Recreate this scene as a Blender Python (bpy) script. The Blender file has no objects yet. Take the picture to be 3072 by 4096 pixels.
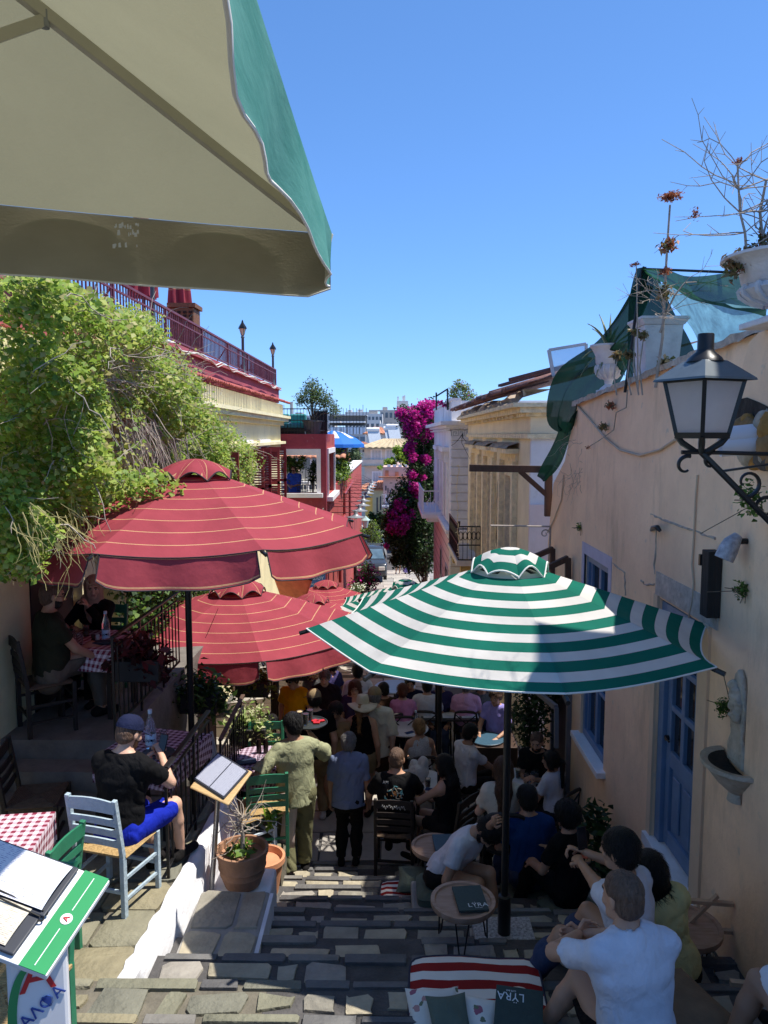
import bpy,math,random
import numpy as np
from mathutils import Vector,Matrix
random.seed(7)
RNG = np.random.default_rng(7)
S = bpy.context.scene
COL = S.collection
rad = math.radians
# ------------------------------------------------------------------ camera, sky, sun, exposure
FPX = 3080.0
TH,YW = math.atan(308 / 3080),math.atan(31 / 3080)
cam = bpy.data.cameras.new('camera')
cam.sensor_fit = 'VERTICAL';cam.sensor_height = 36.0;cam.lens = FPX / 4096 * 36.0
cam.clip_start = 0.05;cam.clip_end = 4000
camo = bpy.data.objects.new('camera',cam);COL.objects.link(camo)
camo.rotation_euler = (rad(90) - TH,0,YW)
S.camera = camo
SUN_EL,SUN_AZ = rad(66),rad(84)          # azimuth measured from +Y (street direction) towards +X
W = bpy.data.worlds.new('World');S.world = W;W.use_nodes = True
wn = W.node_tree
sky = wn.nodes.new('ShaderNodeTexSky');sky.sky_type = 'NISHITA';sky.sun_disc = False
sky.sun_elevation = SUN_EL;sky.sun_rotation = SUN_AZ;sky.altitude = 100
sky.air_density = .6;sky.dust_density = 0;sky.ozone_density = 10
bg = wn.nodes['Background'];bg.inputs[1].default_value = 0.15
cv = wn.nodes.new('ShaderNodeRGBCurve');sc1 = wn.nodes.new('ShaderNodeVectorMath');sc2 = wn.nodes.new('ShaderNodeVectorMath')   # the whole sky gets one gentle roll-off of its brightest tones
for q,k in ((sc1,.15),(sc2,1 / .15)): q.operation = 'SCALE';q.inputs['Scale'].default_value = k
for ci,pts in ((0,[(.13,.107),(.33,.205),(.80,.36)]),(1,[(.27,.247),(.62,.41),(1.0,.53)]),(2,[(.62,.57),(1.0,.75)])):
    c = cv.mapping.curves[ci];c.points[1].location = (pts[-1][0] if pts[-1][0] <= 1 else 1,pts[-1][1])
    for p in pts[:-1]: c.points.new(*p)
cv.mapping.extend = 'HORIZONTAL';cv.mapping.update()
wn.links.new(sky.outputs[0],sc1.inputs[0]);wn.links.new(sc1.outputs[0],cv.inputs['Color']);wn.links.new(cv.outputs[0],sc2.inputs[0]);wn.links.new(sc2.outputs[0],bg.inputs[0])
sl = bpy.data.lights.new('sun','SUN');sl.energy = 3.6;sl.angle = rad(0.53);sl.color = (1,.95,.87)
so = bpy.data.objects.new('sun',sl);COL.objects.link(so)
sdir = Vector((math.cos(SUN_EL) * math.sin(SUN_AZ),math.cos(SUN_EL) * math.cos(SUN_AZ),math.sin(SUN_EL)))
so.rotation_euler = sdir.to_track_quat('Z','Y').to_euler()
so.location = (30,0,60)
S.view_settings.view_transform = 'Standard';S.view_settings.look = 'None'
S.view_settings.exposure = 0.95;S.view_settings.gamma = 1;S.view_settings.use_curve_mapping = False
S.render.engine = 'CYCLES'
S.cycles.use_denoising = True
S.cycles.max_bounces = 9;S.cycles.diffuse_bounces = 6;S.cycles.transparent_max_bounces = 8
S.cycles.caustics_reflective = False;S.cycles.caustics_refractive = False
# ------------------------------------------------------------------ unprojection of photo pixels to points in the street
_F = np.array([-math.sin(YW) * math.cos(TH),math.cos(YW) * math.cos(TH),-math.sin(TH)])
_R = np.array([math.cos(YW),math.sin(YW),0.0]);_U = np.cross(_R,_F)
def ray(u,v): return _F + _R * (u - 1536) / FPX + _U * (2048 - v) / FPX
def P(u,v,Y):
    d = ray(u,v);return Vector(d * (Y / d[1]))
def PX(u,v,X):
    d = ray(u,v);return Vector(d * (X / d[0]))
def PZ(u,v,Z):
    d = ray(u,v);return Vector(d * (Z / d[2]))
# ------------------------------------------------------------------ ground levels along the stair street
EDGES = [-1.5,-.9,-.3,.3,.9,1.5,2.1,2.7,3.3,3.85,4.41,4.93,5.38,5.83,6.28,6.74,7.2,7.66,8.12,8.55]
STEPS = []                                  # (y0, y1, z)
for i in range(1,len(EDGES)):
    STEPS.append((EDGES[i - 1],EDGES[i],-1.6 - .393 * EDGES[i]))
STEPS.append((8.55,11.2,-5.25))
y_ = 11.2;z_ = -5.25
while y_ < 44:
    n_ = y_ + 1.9;z_ -= .182;STEPS.append((y_,n_,z_));y_ = n_
def gz(y):
    for a,b,z in STEPS:
        if y < b: return z
    if y < 58: return STEPS[-1][2] - (y - STEPS[-1][1]) * .075
    return STEPS[-1][2] - (58 - STEPS[-1][1]) * .075
def G(u,v,up=0.0):
    d = ray(u,v);best = None
    for i in range(60 if up < .05 else 420,7000):
        y = i * .01
        if d[2] / d[1] * y <= gz(y) + up: return Vector((d[0] / d[1] * y,y,gz(y) + up))
    return Vector(d * (60 / d[1]))
# ------------------------------------------------------------------ materials
MATS = {}
def lin(r,g,b):
    f = lambda c: (c / 255 / 12.92) if c <= 10.3 else ((c / 255 + .055) / 1.055) ** 2.4
    return (f(r),f(g),f(b))
def mat(name,col,rough=.65,var=.12,vs=6.0,bump=.0,bs=40.0,metal=0.0,trans=0.0,glass=0.0,col2=None,emis=None,spec=.4,stretch=None,alpha=1.0,wrinkle=0.0):
    if name in MATS: return MATS[name]
    m = bpy.data.materials.new(name);m.use_nodes = True;n = m.node_tree.nodes;l = m.node_tree.links
    b = n['Principled BSDF'];b.inputs['Roughness'].default_value = rough;b.inputs['Metallic'].default_value = metal
    b.inputs['Specular IOR Level'].default_value = spec
    tc = n.new('ShaderNodeTexCoord');src = tc.outputs['Object']
    if stretch:
        mp = n.new('ShaderNodeMapping');mp.inputs['Scale'].default_value = stretch;l.new(src,mp.inputs[0]);src = mp.outputs[0]
    base = None
    if var > 0:
        nz = n.new('ShaderNodeTexNoise');nz.inputs['Scale'].default_value = vs;nz.inputs['Detail'].default_value = 5;nz.inputs['Roughness'].default_value = .62
        l.new(src,nz.inputs['Vector'])
        cr = n.new('ShaderNodeValToRGB');cr.color_ramp.elements[0].position = .3;cr.color_ramp.elements[1].position = .72
        c2 = col2 or tuple(min(1,c * (1 + var)) for c in col)
        c1 = col if col2 else tuple(c * (1 - var) for c in col)
        cr.color_ramp.elements[0].color = (*c1,1);cr.color_ramp.elements[1].color = (*c2,1)
        l.new(nz.outputs['Fac'],cr.inputs[0]);l.new(cr.outputs[0],b.inputs['Base Color']);base = cr.outputs[0]
    else:
        b.inputs['Base Color'].default_value = (*col,1)
    if bump > 0:
        nb = n.new('ShaderNodeTexNoise');nb.inputs['Scale'].default_value = bs;nb.inputs['Detail'].default_value = 6;l.new(src,nb.inputs['Vector'])
        bp = n.new('ShaderNodeBump');bp.inputs['Strength'].default_value = bump;bp.inputs['Distance'].default_value = .02
        l.new(nb.outputs['Fac'],bp.inputs['Height']);l.new(bp.outputs[0],b.inputs['Normal'])
    if alpha < 1:
        b.inputs['Alpha'].default_value = alpha
    if wrinkle > 0:
        n2 = n.new('ShaderNodeTexNoise');n2.inputs['Scale'].default_value = 6.5;n2.inputs['Detail'].default_value = 3;n2.inputs['Distortion'].default_value = 1.6;mp2 = n.new('ShaderNodeMapping');mp2.inputs['Scale'].default_value = (1.5,1.5,.8);l.new(tc.outputs['Object'],mp2.inputs[0]);l.new(mp2.outputs[0],n2.inputs['Vector'])
        b2 = n.new('ShaderNodeBump');b2.inputs['Strength'].default_value = wrinkle;b2.inputs['Distance'].default_value = .06;l.new(n2.outputs['Fac'],b2.inputs['Height'])
        if b.inputs['Normal'].links: l.new(b.inputs['Normal'].links[0].from_socket,b2.inputs['Normal'])
        l.new(b2.outputs[0],b.inputs['Normal'])
    if glass > 0:
        b.inputs['Transmission Weight'].default_value = glass;b.inputs['IOR'].default_value = 1.3
    if emis:
        b.inputs['Emission Color'].default_value = (*emis[:3],1);b.inputs['Emission Strength'].default_value = emis[3]
    if trans > 0:
        t = n.new('ShaderNodeBsdfTranslucent');t.inputs['Color'].default_value = (*col,1)
        if base: l.new(base,t.inputs['Color'])
        mx = n.new('ShaderNodeMixShader');mx.inputs[0].default_value = trans
        l.new(b.outputs[0],mx.inputs[1]);l.new(t.outputs[0],mx.inputs[2]);l.new(mx.outputs[0],n['Material Output'].inputs[0])
    MATS[name] = m;return m
def nodes_of(m): return m.node_tree.nodes,m.node_tree.links,m.node_tree.nodes['Principled BSDF']
def stripe_mat(name,bands,seamcol=None,trans=.25,rough=.8,axis='X',scale=1.0,under=None,smooth=0.004):
    """cloth with woven stripes: bands = [(position 0..1, colour)...] repeating along one UV axis (units of uv * scale)"""
    if name in MATS: return MATS[name]
    m = bpy.data.materials.new(name);m.use_nodes = True;n,l,b = nodes_of(m);b.inputs['Roughness'].default_value = rough
    b.inputs['Specular IOR Level'].default_value = .15
    uv = n.new('ShaderNodeUVMap');sp = n.new('ShaderNodeSeparateXYZ');l.new(uv.outputs[0],sp.inputs[0])
    mu = n.new('ShaderNodeMath');mu.operation = 'MULTIPLY';mu.inputs[1].default_value = scale;l.new(sp.outputs[axis],mu.inputs[0])
    fr = n.new('ShaderNodeMath');fr.operation = 'FRACT';l.new(mu.outputs[0],fr.inputs[0])
    cr = n.new('ShaderNodeValToRGB');cr.color_ramp.interpolation = 'CONSTANT'
    while len(cr.color_ramp.elements) < len(bands): cr.color_ramp.elements.new(.5)
    for e,(p,c) in zip(cr.color_ramp.elements,bands): e.position = p;e.color = (*c,1)
    l.new(fr.outputs[0],cr.inputs[0])
    tc = n.new('ShaderNodeTexCoord');nz = n.new('ShaderNodeTexNoise');nz.inputs['Scale'].default_value = 3;nz.inputs['Detail'].default_value = 6
    l.new(tc.outputs['Object'],nz.inputs['Vector'])
    mr = n.new('ShaderNodeMapRange');mr.inputs[1].default_value = .3;mr.inputs[2].default_value = .7;mr.inputs[3].default_value = .86;mr.inputs[4].default_value = 1.06
    l.new(nz.outputs[0],mr.inputs[0])
    mx = n.new('ShaderNodeMix');mx.data_type = 'RGBA';mx.blend_type = 'MULTIPLY';mx.inputs[0].default_value = 1
    l.new(cr.outputs[0],mx.inputs['A']);l.new(mr.outputs[0],mx.inputs['B']);outc = mx.outputs['Result']
    l.new(outc,b.inputs['Base Color'])
    nb = n.new('ShaderNodeTexNoise');nb.inputs['Scale'].default_value = 7;nb.inputs['Detail'].default_value = 3;l.new(tc.outputs['Object'],nb.inputs['Vector'])
    bp = n.new('ShaderNodeBump');bp.inputs['Strength'].default_value = .35;bp.inputs['Distance'].default_value = .03
    l.new(nb.outputs[0],bp.inputs['Height']);l.new(bp.outputs[0],b.inputs['Normal'])
    t = n.new('ShaderNodeBsdfTranslucent');l.new(outc,t.inputs['Color'])
    ms = n.new('ShaderNodeMixShader');ms.inputs[0].default_value = trans
    l.new(b.outputs[0],ms.inputs[1]);l.new(t.outputs[0],ms.inputs[2]);l.new(ms.outputs[0],n['Material Output'].inputs[0])
    MATS[name] = m;return m
def plaster(name,col,stain=(.3,.22,.15),amt=.35,rough=.85,low=None):
    """weathered painted plaster: mottling, vertical streaks, patches where the paint is gone"""
    if name in MATS: return MATS[name]
    m = bpy.data.materials.new(name);m.use_nodes = True;n,l,b = nodes_of(m);b.inputs['Roughness'].default_value = rough
    b.inputs['Specular IOR Level'].default_value = .2
    tc = n.new('ShaderNodeTexCoord')
    def noise(sc,stretch=(1,1,1),det=8,ro=.65):
        mp = n.new('ShaderNodeMapping');mp.inputs['Scale'].default_value = stretch;l.new(tc.outputs['Object'],mp.inputs[0])
        z = n.new('ShaderNodeTexNoise');z.inputs['Scale'].default_value = sc;z.inputs['Detail'].default_value = det;z.inputs['Roughness'].default_value = ro
        l.new(mp.outputs[0],z.inputs['Vector']);return z.outputs['Fac']
    def ramp(x,a,b_):
        r = n.new('ShaderNodeMapRange');r.inputs[1].default_value = a;r.inputs[2].default_value = b_;l.new(x,r.inputs[0]);return r.outputs[0]
    def mixc(f,A,B):
        x = n.new('ShaderNodeMix');x.data_type = 'RGBA'
        if hasattr(f,'links'): l.new(f,x.inputs[0])
        else: x.inputs[0].default_value = f
        for k,s in (('A',A),('B',B)):
            if hasattr(s,'links'): l.new(s,x.inputs[k])
            else: x.inputs[k].default_value = (*s,1)
        return x.outputs['Result']
    def mul(a,k):
        q = n.new('ShaderNodeMath');q.operation = 'MULTIPLY';l.new(a,q.inputs[0])
        if hasattr(k,'links'): l.new(k,q.inputs[1])
        else: q.inputs[1].default_value = k
        return q.outputs[0]
    c = mixc(ramp(noise(.9),.35,.7),tuple(x * .86 for x in col),tuple(min(1,x * 1.12) for x in col))
    c = mixc(mul(ramp(noise(1.5,(1.2,1.2,.34),10,.72),.53,.74),amt),c,stain)
    c = mixc(mul(ramp(noise(1.1,(1,1,.7),10,.75),.57,.64),amt * .6),c,tuple(x * .6 + .12 for x in col))
    c = mixc(mul(ramp(noise(5.5),.63,.70),amt * .8),c,(.5,.45,.38))
    c = mixc(mul(ramp(noise(30,det=4),.6,.75),amt * .35),c,stain)
    l.new(c,b.inputs['Base Color'])
    bp = n.new('ShaderNodeBump');bp.inputs['Strength'].default_value = .5;bp.inputs['Distance'].default_value = .012
    l.new(noise(14),bp.inputs['Height']);l.new(bp.outputs[0],b.inputs['Normal'])
    MATS[name] = m;return m
def check_mat(name,c1,c2,sc,rough=.8):
    """gingham: two crossing stripes multiplied, in object coordinates"""
    if name in MATS: return MATS[name]
    m = bpy.data.materials.new(name);m.use_nodes = True;n,l,b = nodes_of(m);b.inputs['Roughness'].default_value = rough
    tc = n.new('ShaderNodeTexCoord');sp = n.new('ShaderNodeSeparateXYZ');l.new(tc.outputs['UV'],sp.inputs[0]);fs = []
    for ax in 'XY':
        q = n.new('ShaderNodeMath');q.operation = 'MULTIPLY';q.inputs[1].default_value = sc;l.new(sp.outputs[ax],q.inputs[0])
        f = n.new('ShaderNodeMath');f.operation = 'FRACT';l.new(q.outputs[0],f.inputs[0])
        g = n.new('ShaderNodeMath');g.operation = 'GREATER_THAN';g.inputs[1].default_value = .5;l.new(f.outputs[0],g.inputs[0]);fs.append(g.outputs[0])
    a = n.new('ShaderNodeMath');a.operation = 'ADD';l.new(fs[0],a.inputs[0]);l.new(fs[1],a.inputs[1])
    h = n.new('ShaderNodeMath');h.operation = 'MULTIPLY';h.inputs[1].default_value = .5;l.new(a.outputs[0],h.inputs[0])
    x = n.new('ShaderNodeMix');x.data_type = 'RGBA';l.new(h.outputs[0],x.inputs[0]);x.inputs['A'].default_value = (*c1,1);x.inputs['B'].default_value = (*c2,1)
    l.new(x.outputs['Result'],b.inputs['Base Color']);MATS[name] = m;return m
# ------------------------------------------------------------------ mesh building
class MB:
    def __init__(s): s.v = [];s.f = [];s.m = [];s.uv = {}
    def add(s,vs,fs,mi=0,uvs=None):
        o = len(s.v);s.v += [tuple(v) for v in vs]
        for i,f in enumerate(fs):
            if uvs: s.uv[len(s.f)] = uvs[i]
            s.f.append(tuple(a + o for a in f));s.m.append(mi)
    def box(s,c,d,rz=0.0,mi=0,M=None):
        x,y,z = d[0] / 2,d[1] / 2,d[2] / 2
        vs = [Vector(((-x,x)[i & 1],(-y,y)[(i >> 1) & 1],(-z,z)[(i >> 2) & 1])) for i in range(8)]
        T = M if M is not None else Matrix.Translation(Vector(c)) @ Matrix.Rotation(rz,4,'Z')
        s.add([T @ v for v in vs],[(0,2,3,1),(4,5,7,6),(0,1,5,4),(2,6,7,3),(0,4,6,2),(1,3,7,5)],mi)
    def bb(s,x0,x1,y0,y1,z0,z1,mi=0): s.box(((x0 + x1) / 2,(y0 + y1) / 2,(z0 + z1) / 2),(x1 - x0,y1 - y0,z1 - z0),0,mi)
    def beam(s,a,b,w,h,mi=0,up=(0,0,1)):
        a,b = Vector(a),Vector(b);d = b - a;L = d.length
        if L < 1e-6: return
        d /= L;u = Vector(up)
        if abs(d.dot(u)) > .98: u = Vector((0,1,0))
        x = d.cross(u).normalized();z = x.cross(d)
        M = Matrix(((x[0],d[0],z[0],0),(x[1],d[1],z[1],0),(x[2],d[2],z[2],0),(0,0,0,1)))
        M.translation = (a + b) / 2
        s.box(None,(w,L,h),0,mi,M)
    def tube(s,pts,r,n=8,mi=0,cap=True):
        pts = [Vector(p) for p in pts];k = len(pts);rs = r if isinstance(r,(list,tuple)) else [r] * k
        vs = [];ref = None
        for i,p in enumerate(pts):
            d = (pts[min(i + 1,k - 1)] - pts[max(i - 1,0)])
            d = d.normalized() if d.length > 1e-9 else Vector((0,0,1))
            if ref is None: ref = Vector((1,0,0)) if abs(d.x) < .9 else Vector((0,1,0))
            x = (ref - d * ref.dot(d))
            x = x.normalized() if x.length > 1e-6 else d.orthogonal().normalized()
            ref = x;y = d.cross(x)
            for j in range(n):
                a = 2 * math.pi * j / n;vs.append(p + (x * math.cos(a) + y * math.sin(a)) * rs[i])
        fs = [(i * n + j,i * n + (j + 1) % n,(i + 1) * n + (j + 1) % n,(i + 1) * n + j) for i in range(k - 1) for j in range(n)]
        if cap: fs += [tuple(range(n - 1,-1,-1)),tuple((k - 1) * n + j for j in range(n))]
        s.add(vs,fs,mi)
    def lathe(s,prof,n=24,c=(0,0,0),mi=0,sx=1.0,sy=1.0,a0=0,a1=2 * math.pi):
        full = abs(a1 - a0) > 6.28;k = len(prof);m = n if full else n + 1;vs = []
        for r,z in prof:
            for j in range(m):
                a = a0 + (a1 - a0) * j / n;vs.append((c[0] + r * sx * math.cos(a),c[1] + r * sy * math.sin(a),c[2] + z))
        fs = [(i * m + j,i * m + (j + 1) % m,(i + 1) * m + (j + 1) % m,(i + 1) * m + j) for i in range(k - 1) for j in range(n)]
        if full:
            if prof[0][0] > 1e-5: fs.append(tuple(range(m - 1,-1,-1)))
            if prof[-1][0] > 1e-5: fs.append(tuple((k - 1) * m + j for j in range(m)))
        s.add(vs,fs,mi)
    def prism(s,poly,off,mi=0):
        poly = [Vector(p) for p in poly];off = Vector(off);n = len(poly)
        s.add(poly + [p + off for p in poly],[tuple(range(n - 1,-1,-1)),tuple(range(n,2 * n))] + [(i,(i + 1) % n,n + (i + 1) % n,n + i) for i in range(n)],mi)
    def sheet(s,rows,mi=0,th=0.0,uvrows=None):
        """grid of points rows[i][j] -> quads; th thickens along the mean normal"""
        k,n = len(rows),len(rows[0]);vs = [Vector(p) for r in rows for p in r]
        fs = [(i * n + j,i * n + j + 1,(i + 1) * n + j + 1,(i + 1) * n + j) for i in range(k - 1) for j in range(n - 1)]
        us = None
        if uvrows is not None:
            fl = [q for r in uvrows for q in r];us = [[fl[a] for a in f] for f in fs]
        s.add(vs,fs,mi,us)
    def build(s,name,mats,parent=None,smooth=None,bevel=0.0,solid=0.0,sub=0,world=True):
        me = bpy.data.meshes.new(name);me.from_pydata(s.v,[],s.f); 
        for m in (mats if isinstance(mats,(list,tuple)) else [mats]): me.materials.append(m)
        if max(s.m,default=0) > 0: me.polygons.foreach_set('material_index',s.m)
        if s.uv:
            ul = me.uv_layers.new(name='UVMap')
            for fi,us in s.uv.items():
                p = me.polygons[fi]
                for li,q in zip(p.loop_indices,us): ul.data[li].uv = q
        if smooth is not None:
            me.polygons.foreach_set('use_smooth',[True] * len(me.polygons))
            if smooth > 0: me.set_sharp_from_angle(angle=rad(smooth))
        me.update()
        return link(name,me,parent,bevel,solid,sub,world)
def link(name,me,parent=None,bevel=0.0,solid=0.0,sub=0,world=True):
    o = bpy.data.objects.new(name,me);COL.objects.link(o)
    if solid: q = o.modifiers.new('solid','SOLIDIFY');q.thickness = solid;q.offset = 0
    if sub: q = o.modifiers.new('sub','SUBSURF');q.levels = sub;q.render_levels = sub
    if bevel: q = o.modifiers.new('bevel','BEVEL');q.width = bevel;q.segments = 2;q.limit_method = 'ANGLE'
    if parent is not None: attach(o,parent,world)
    return o
def wmat(o):
    M = Matrix.LocRotScale(o.location,o.rotation_euler,o.scale)
    return (wmat(o.parent) @ o.matrix_parent_inverse @ M) if o.parent else M
def attach(o,parent,world=True):
    o.parent = parent
    if world: o.matrix_parent_inverse = wmat(parent).inverted()
def tag(o,label=None,cat=None,group=None,kind=None):
    if label: o['label'] = label
    if cat: o['category'] = cat
    if group: o['group'] = group
    if kind: o['kind'] = kind
    return o
def thing(name,loc,label,cat,group=None,rz=0.0):
    o = bpy.data.objects.new(name,None);COL.objects.link(o);o.location = loc;o.rotation_euler = (0,0,rz)
    o.empty_display_size = .1
    return tag(o,label,cat,group)
KIDS = {}
def dup(root,loc,rz=0.0,label=None,group=None,scale=None):
    r = root.copy();COL.objects.link(r);r.location = loc;r.rotation_euler = (0,0,rz)
    if scale: r.scale = (scale,scale,scale)
    if label: r['label'] = label
    if group: r['group'] = group
    for ch in root.children:
        c = ch.copy();COL.objects.link(c);c.parent = r
        for g in ch.children:
            d = g.copy();COL.objects.link(d);d.parent = c
    return r
_FC = {}
def lettering(name,txt,size,M,material,parent,align='CENTER',extrude=.0015):
    cu = bpy.data.curves.new(name,'FONT');cu.body = txt;cu.size = size;cu.align_x = align;cu.align_y = 'CENTER';cu.extrude = extrude;cu.resolution_u = 2
    t = bpy.data.objects.new('tmp',cu);COL.objects.link(t)
    dg = bpy.context.evaluated_depsgraph_get();me = bpy.data.meshes.new_from_object(t.evaluated_get(dg))
    bpy.data.objects.remove(t);me.name = name;me.transform(M);me.materials.clear();me.materials.append(material)
    return link(name,me,parent)
def frame(o,x,y):
    """matrix with origin o, x axis and an approximate y axis"""
    x = Vector(x).normalized();y = Vector(y);z = x.cross(y).normalized();y = z.cross(x)
    M = Matrix(((x[0],y[0],z[0],0),(x[1],y[1],z[1],0),(x[2],y[2],z[2],0),(0,0,0,1)));M.translation = Vector(o);return M
# ------------------------------------------------------------------ implicit surfaces (bodies, clothes, hair, soft things)
def V3(*a): return np.array(a,float)
def unit(a):
    n = np.linalg.norm(a);return a / n if n > 1e-9 else a
def cone(a,b,ra,rb,flat=0,fl=None,k=None):
    """round cone a->b; flat: bit 1 cuts the a end flat, bit 2 the b end; fl=(axis, factor): squash along an axis"""
    return ('c',np.asarray(a,float),np.asarray(b,float),ra,rb,flat,fl,k)
def ell(c,r,M=None,k=None): return ('e',np.asarray(c,float),np.asarray(r,float),M,k)
def surface(prims,cell,k=.03,cuts=(),noise=0.0,nfreq=28.0,seed=0,minus=()):
    lo = np.full(3,1e9);hi = -lo
    for p in prims:
        if p[0] == 'c':
            r = max(p[3],p[4]) + .01
            lo = np.minimum(lo,np.minimum(p[1],p[2]) - r);hi = np.maximum(hi,np.maximum(p[1],p[2]) + r)
        else:
            r = np.max(p[2]) + .01;lo = np.minimum(lo,p[1] - r);hi = np.maximum(hi,p[1] + r)
    lo -= 2 * cell;hi += 3 * cell
    ax = [np.arange(lo[i],hi[i] + cell,cell) for i in range(3)]
    D = np.full([len(a) for a in ax],.3,np.float32)
    def block(c0,c1,m):
        sl = []; 
        for i in range(3):
            a = max(0,int((c0[i] - m - lo[i]) / cell));b = min(len(ax[i]),int((c1[i] + m - lo[i]) / cell) + 2)
            if a >= b: return None
            sl.append(slice(a,b))
        return tuple(sl)
    def dist(p,sl):
        X = ax[0][sl[0]][:,None,None];Y = ax[1][sl[1]][None,:,None];Z = ax[2][sl[2]][None,None,:]
        if p[0] == 'c':
            _,a,b,ra,rb,flat,fl,_k = p
            px,py,pz = X - a[0],Y - a[1],Z - a[2];ba = b - a;L2 = float(ba @ ba) + 1e-12
            t0 = (px * ba[0] + py * ba[1] + pz * ba[2]) / L2;t = np.clip(t0,0,1)
            qx,qy,qz = px - t * ba[0],py - t * ba[1],pz - t * ba[2]
            q2 = qx * qx + qy * qy + qz * qz
            if fl is not None:
                n = fl[0];f = 1 / fl[1] ** 2 - 1;w = qx * n[0] + qy * n[1] + qz * n[2];q2 = q2 + f * w * w
            d = np.sqrt(q2) - (ra + (rb - ra) * t)
            if fl is not None: d = d * (fl[1] * .5 + .5)
            L = math.sqrt(L2)
            if flat & 1: d = np.maximum(d,-t0 * L)
            if flat & 2: d = np.maximum(d,(t0 - 1) * L)
            return d
        _,c,r,M,_k = p
        q = [X - c[0],Y - c[1],Z - c[2]]
        if M is not None: q = [q[0] * M[0,i] + q[1] * M[1,i] + q[2] * M[2,i] for i in range(3)]
        a0 = np.sqrt((q[0] / r[0]) ** 2 + (q[1] / r[1]) ** 2 + (q[2] / r[2]) ** 2) + 1e-9
        a1 = np.sqrt((q[0] / r[0] ** 2) ** 2 + (q[1] / r[1] ** 2) ** 2 + (q[2] / r[2] ** 2) ** 2) + 1e-9
        return a0 * (a0 - 1) / a1
    def box_of(p):
        if p[0] == 'c':
            r = max(p[3],p[4]);return np.minimum(p[1],p[2]) - r,np.maximum(p[1],p[2]) + r
        r = np.max(p[2]);return p[1] - r,p[1] + r
    for p in prims:
        kk = p[-1] if p[-1] is not None else k
        sl = block(*box_of(p),2.5 * cell + kk * 1.2)
        if sl is None: continue
        d = dist(p,sl);a = D[sl]
        h = np.clip(.5 + .5 * (a - d) / kk,0,1);D[sl] = a + (d - a) * h - kk * h * (1 - h)
    if noise:
        g = np.random.default_rng(seed);N = 0
        for i in range(5):
            w = g.normal(size=3);w *= nfreq * (.6 + .8 * g.random()) / np.linalg.norm(w)
            q = np.sin(ax[0][:,None,None] * w[0] + ax[1][None,:,None] * w[1] + ax[2][None,None,:] * w[2] * .7 + g.random() * 6.3 + .8 * (N if i else 0));N = N + (q if i < 2 else 1.1 - 2 * np.abs(q) ** .8)
        D = D + (noise * N * .45).astype(np.float32)
    for p in minus:
        sl = block(*box_of(p),2 * cell)
        if sl: D[sl] = np.maximum(D[sl],-dist(p,sl))
    for pt,nn in cuts:
        D = np.maximum(D,(ax[0][:,None,None] - pt[0]) * nn[0] + (ax[1][None,:,None] - pt[1]) * nn[1] + (ax[2][None,None,:] - pt[2]) * nn[2])
    D[0] = D[-1] = .3;D[:,0] = D[:,-1] = .3;D[:,:,0] = D[:,:,-1] = .3
    # surface nets
    In = D < 0
    c = np.zeros([n - 1 for n in D.shape],np.int8)
    off = [(i,j,l) for i in (0,1) for j in (0,1) for l in (0,1)]
    sh = c.shape
    view = lambda A,o: A[o[0]:o[0] + sh[0],o[1]:o[1] + sh[1],o[2]:o[2] + sh[2]]
    for o in off: c += view(In,o)
    act = (c > 0) & (c < 8);I = np.argwhere(act)
    if len(I) == 0: return np.zeros((0,3)),np.zeros((0,4),int)
    idx = np.full(sh,-1,np.int64);idx[act] = np.arange(len(I))
    vals = {o: D[I[:,0] + o[0],I[:,1] + o[1],I[:,2] + o[2]].astype(float) for o in off}
    acc = np.zeros((len(I),3));cnt = np.zeros(len(I))
    for o in off:
        for d in range(3):
            if o[d] == 0:
                o2 = list(o);o2[d] = 1;o2 = tuple(o2);a,b = vals[o],vals[o2];x = (a < 0) != (b < 0)
                t = np.where(x,a / np.where(x,a - b,1),0);q = np.array(o,float)[None,:].repeat(len(I),0);q[:,d] = t
                acc[x] += q[x];cnt += x
    Vt = lo + (I + acc / cnt[:,None]) * cell
    Fs = []
    for d in range(3):
        e,g_ = (d + 1) % 3,(d + 2) % 3
        a = np.take(In,range(0,D.shape[d] - 1),d);b = np.take(In,range(1,D.shape[d]),d)
        x = np.argwhere(a != b)
        x = x[(x[:,e] > 0) & (x[:,g_] > 0) & (x[:,e] < D.shape[e] - 1) & (x[:,g_] < D.shape[g_] - 1)]
        s = a[x[:,0],x[:,1],x[:,2]]
        def q(de,dg):
            y = x.copy();y[:,e] += de;y[:,g_] += dg;return idx[y[:,0],y[:,1],y[:,2]]
        f = np.stack([q(-1,-1),q(0,-1),q(0,0),q(-1,0)],1);f[~s] = f[~s][:,::-1];Fs.append(f)
    return Vt,np.concatenate(Fs)
def np_mesh(name,parts,mats,parent=None,world=False):
    """parts: list of (verts, faces, material index or array)"""
    vs,fs,ms,o = [],[],[],0
    for v,f,m in parts:
        if len(v) == 0: continue
        vs.append(v);fs.append(f + o);o += len(v);ms.append(np.full(len(f),m) if np.isscalar(m) else m)
    V = np.concatenate(vs);F_ = np.concatenate(fs);Mi = np.concatenate(ms)
    me = bpy.data.meshes.new(name);k = F_.shape[1]
    me.vertices.add(len(V));me.vertices.foreach_set('co',V.astype(np.float32).ravel())
    me.loops.add(len(F_) * k);me.loops.foreach_set('vertex_index',F_.astype(np.int32).ravel())
    me.polygons.add(len(F_));me.polygons.foreach_set('loop_start',np.arange(0,len(F_) * k,k,dtype=np.int32))
    for m in (mats if isinstance(mats,(list,tuple)) else [mats]): me.materials.append(m)
    me.polygons.foreach_set('material_index',Mi.astype(np.int32));me.polygons.foreach_set('use_smooth',np.ones(len(F_),bool))
    me.update(calc_edges=True);me.validate()
    return link(name,me,parent,world=world)
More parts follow.
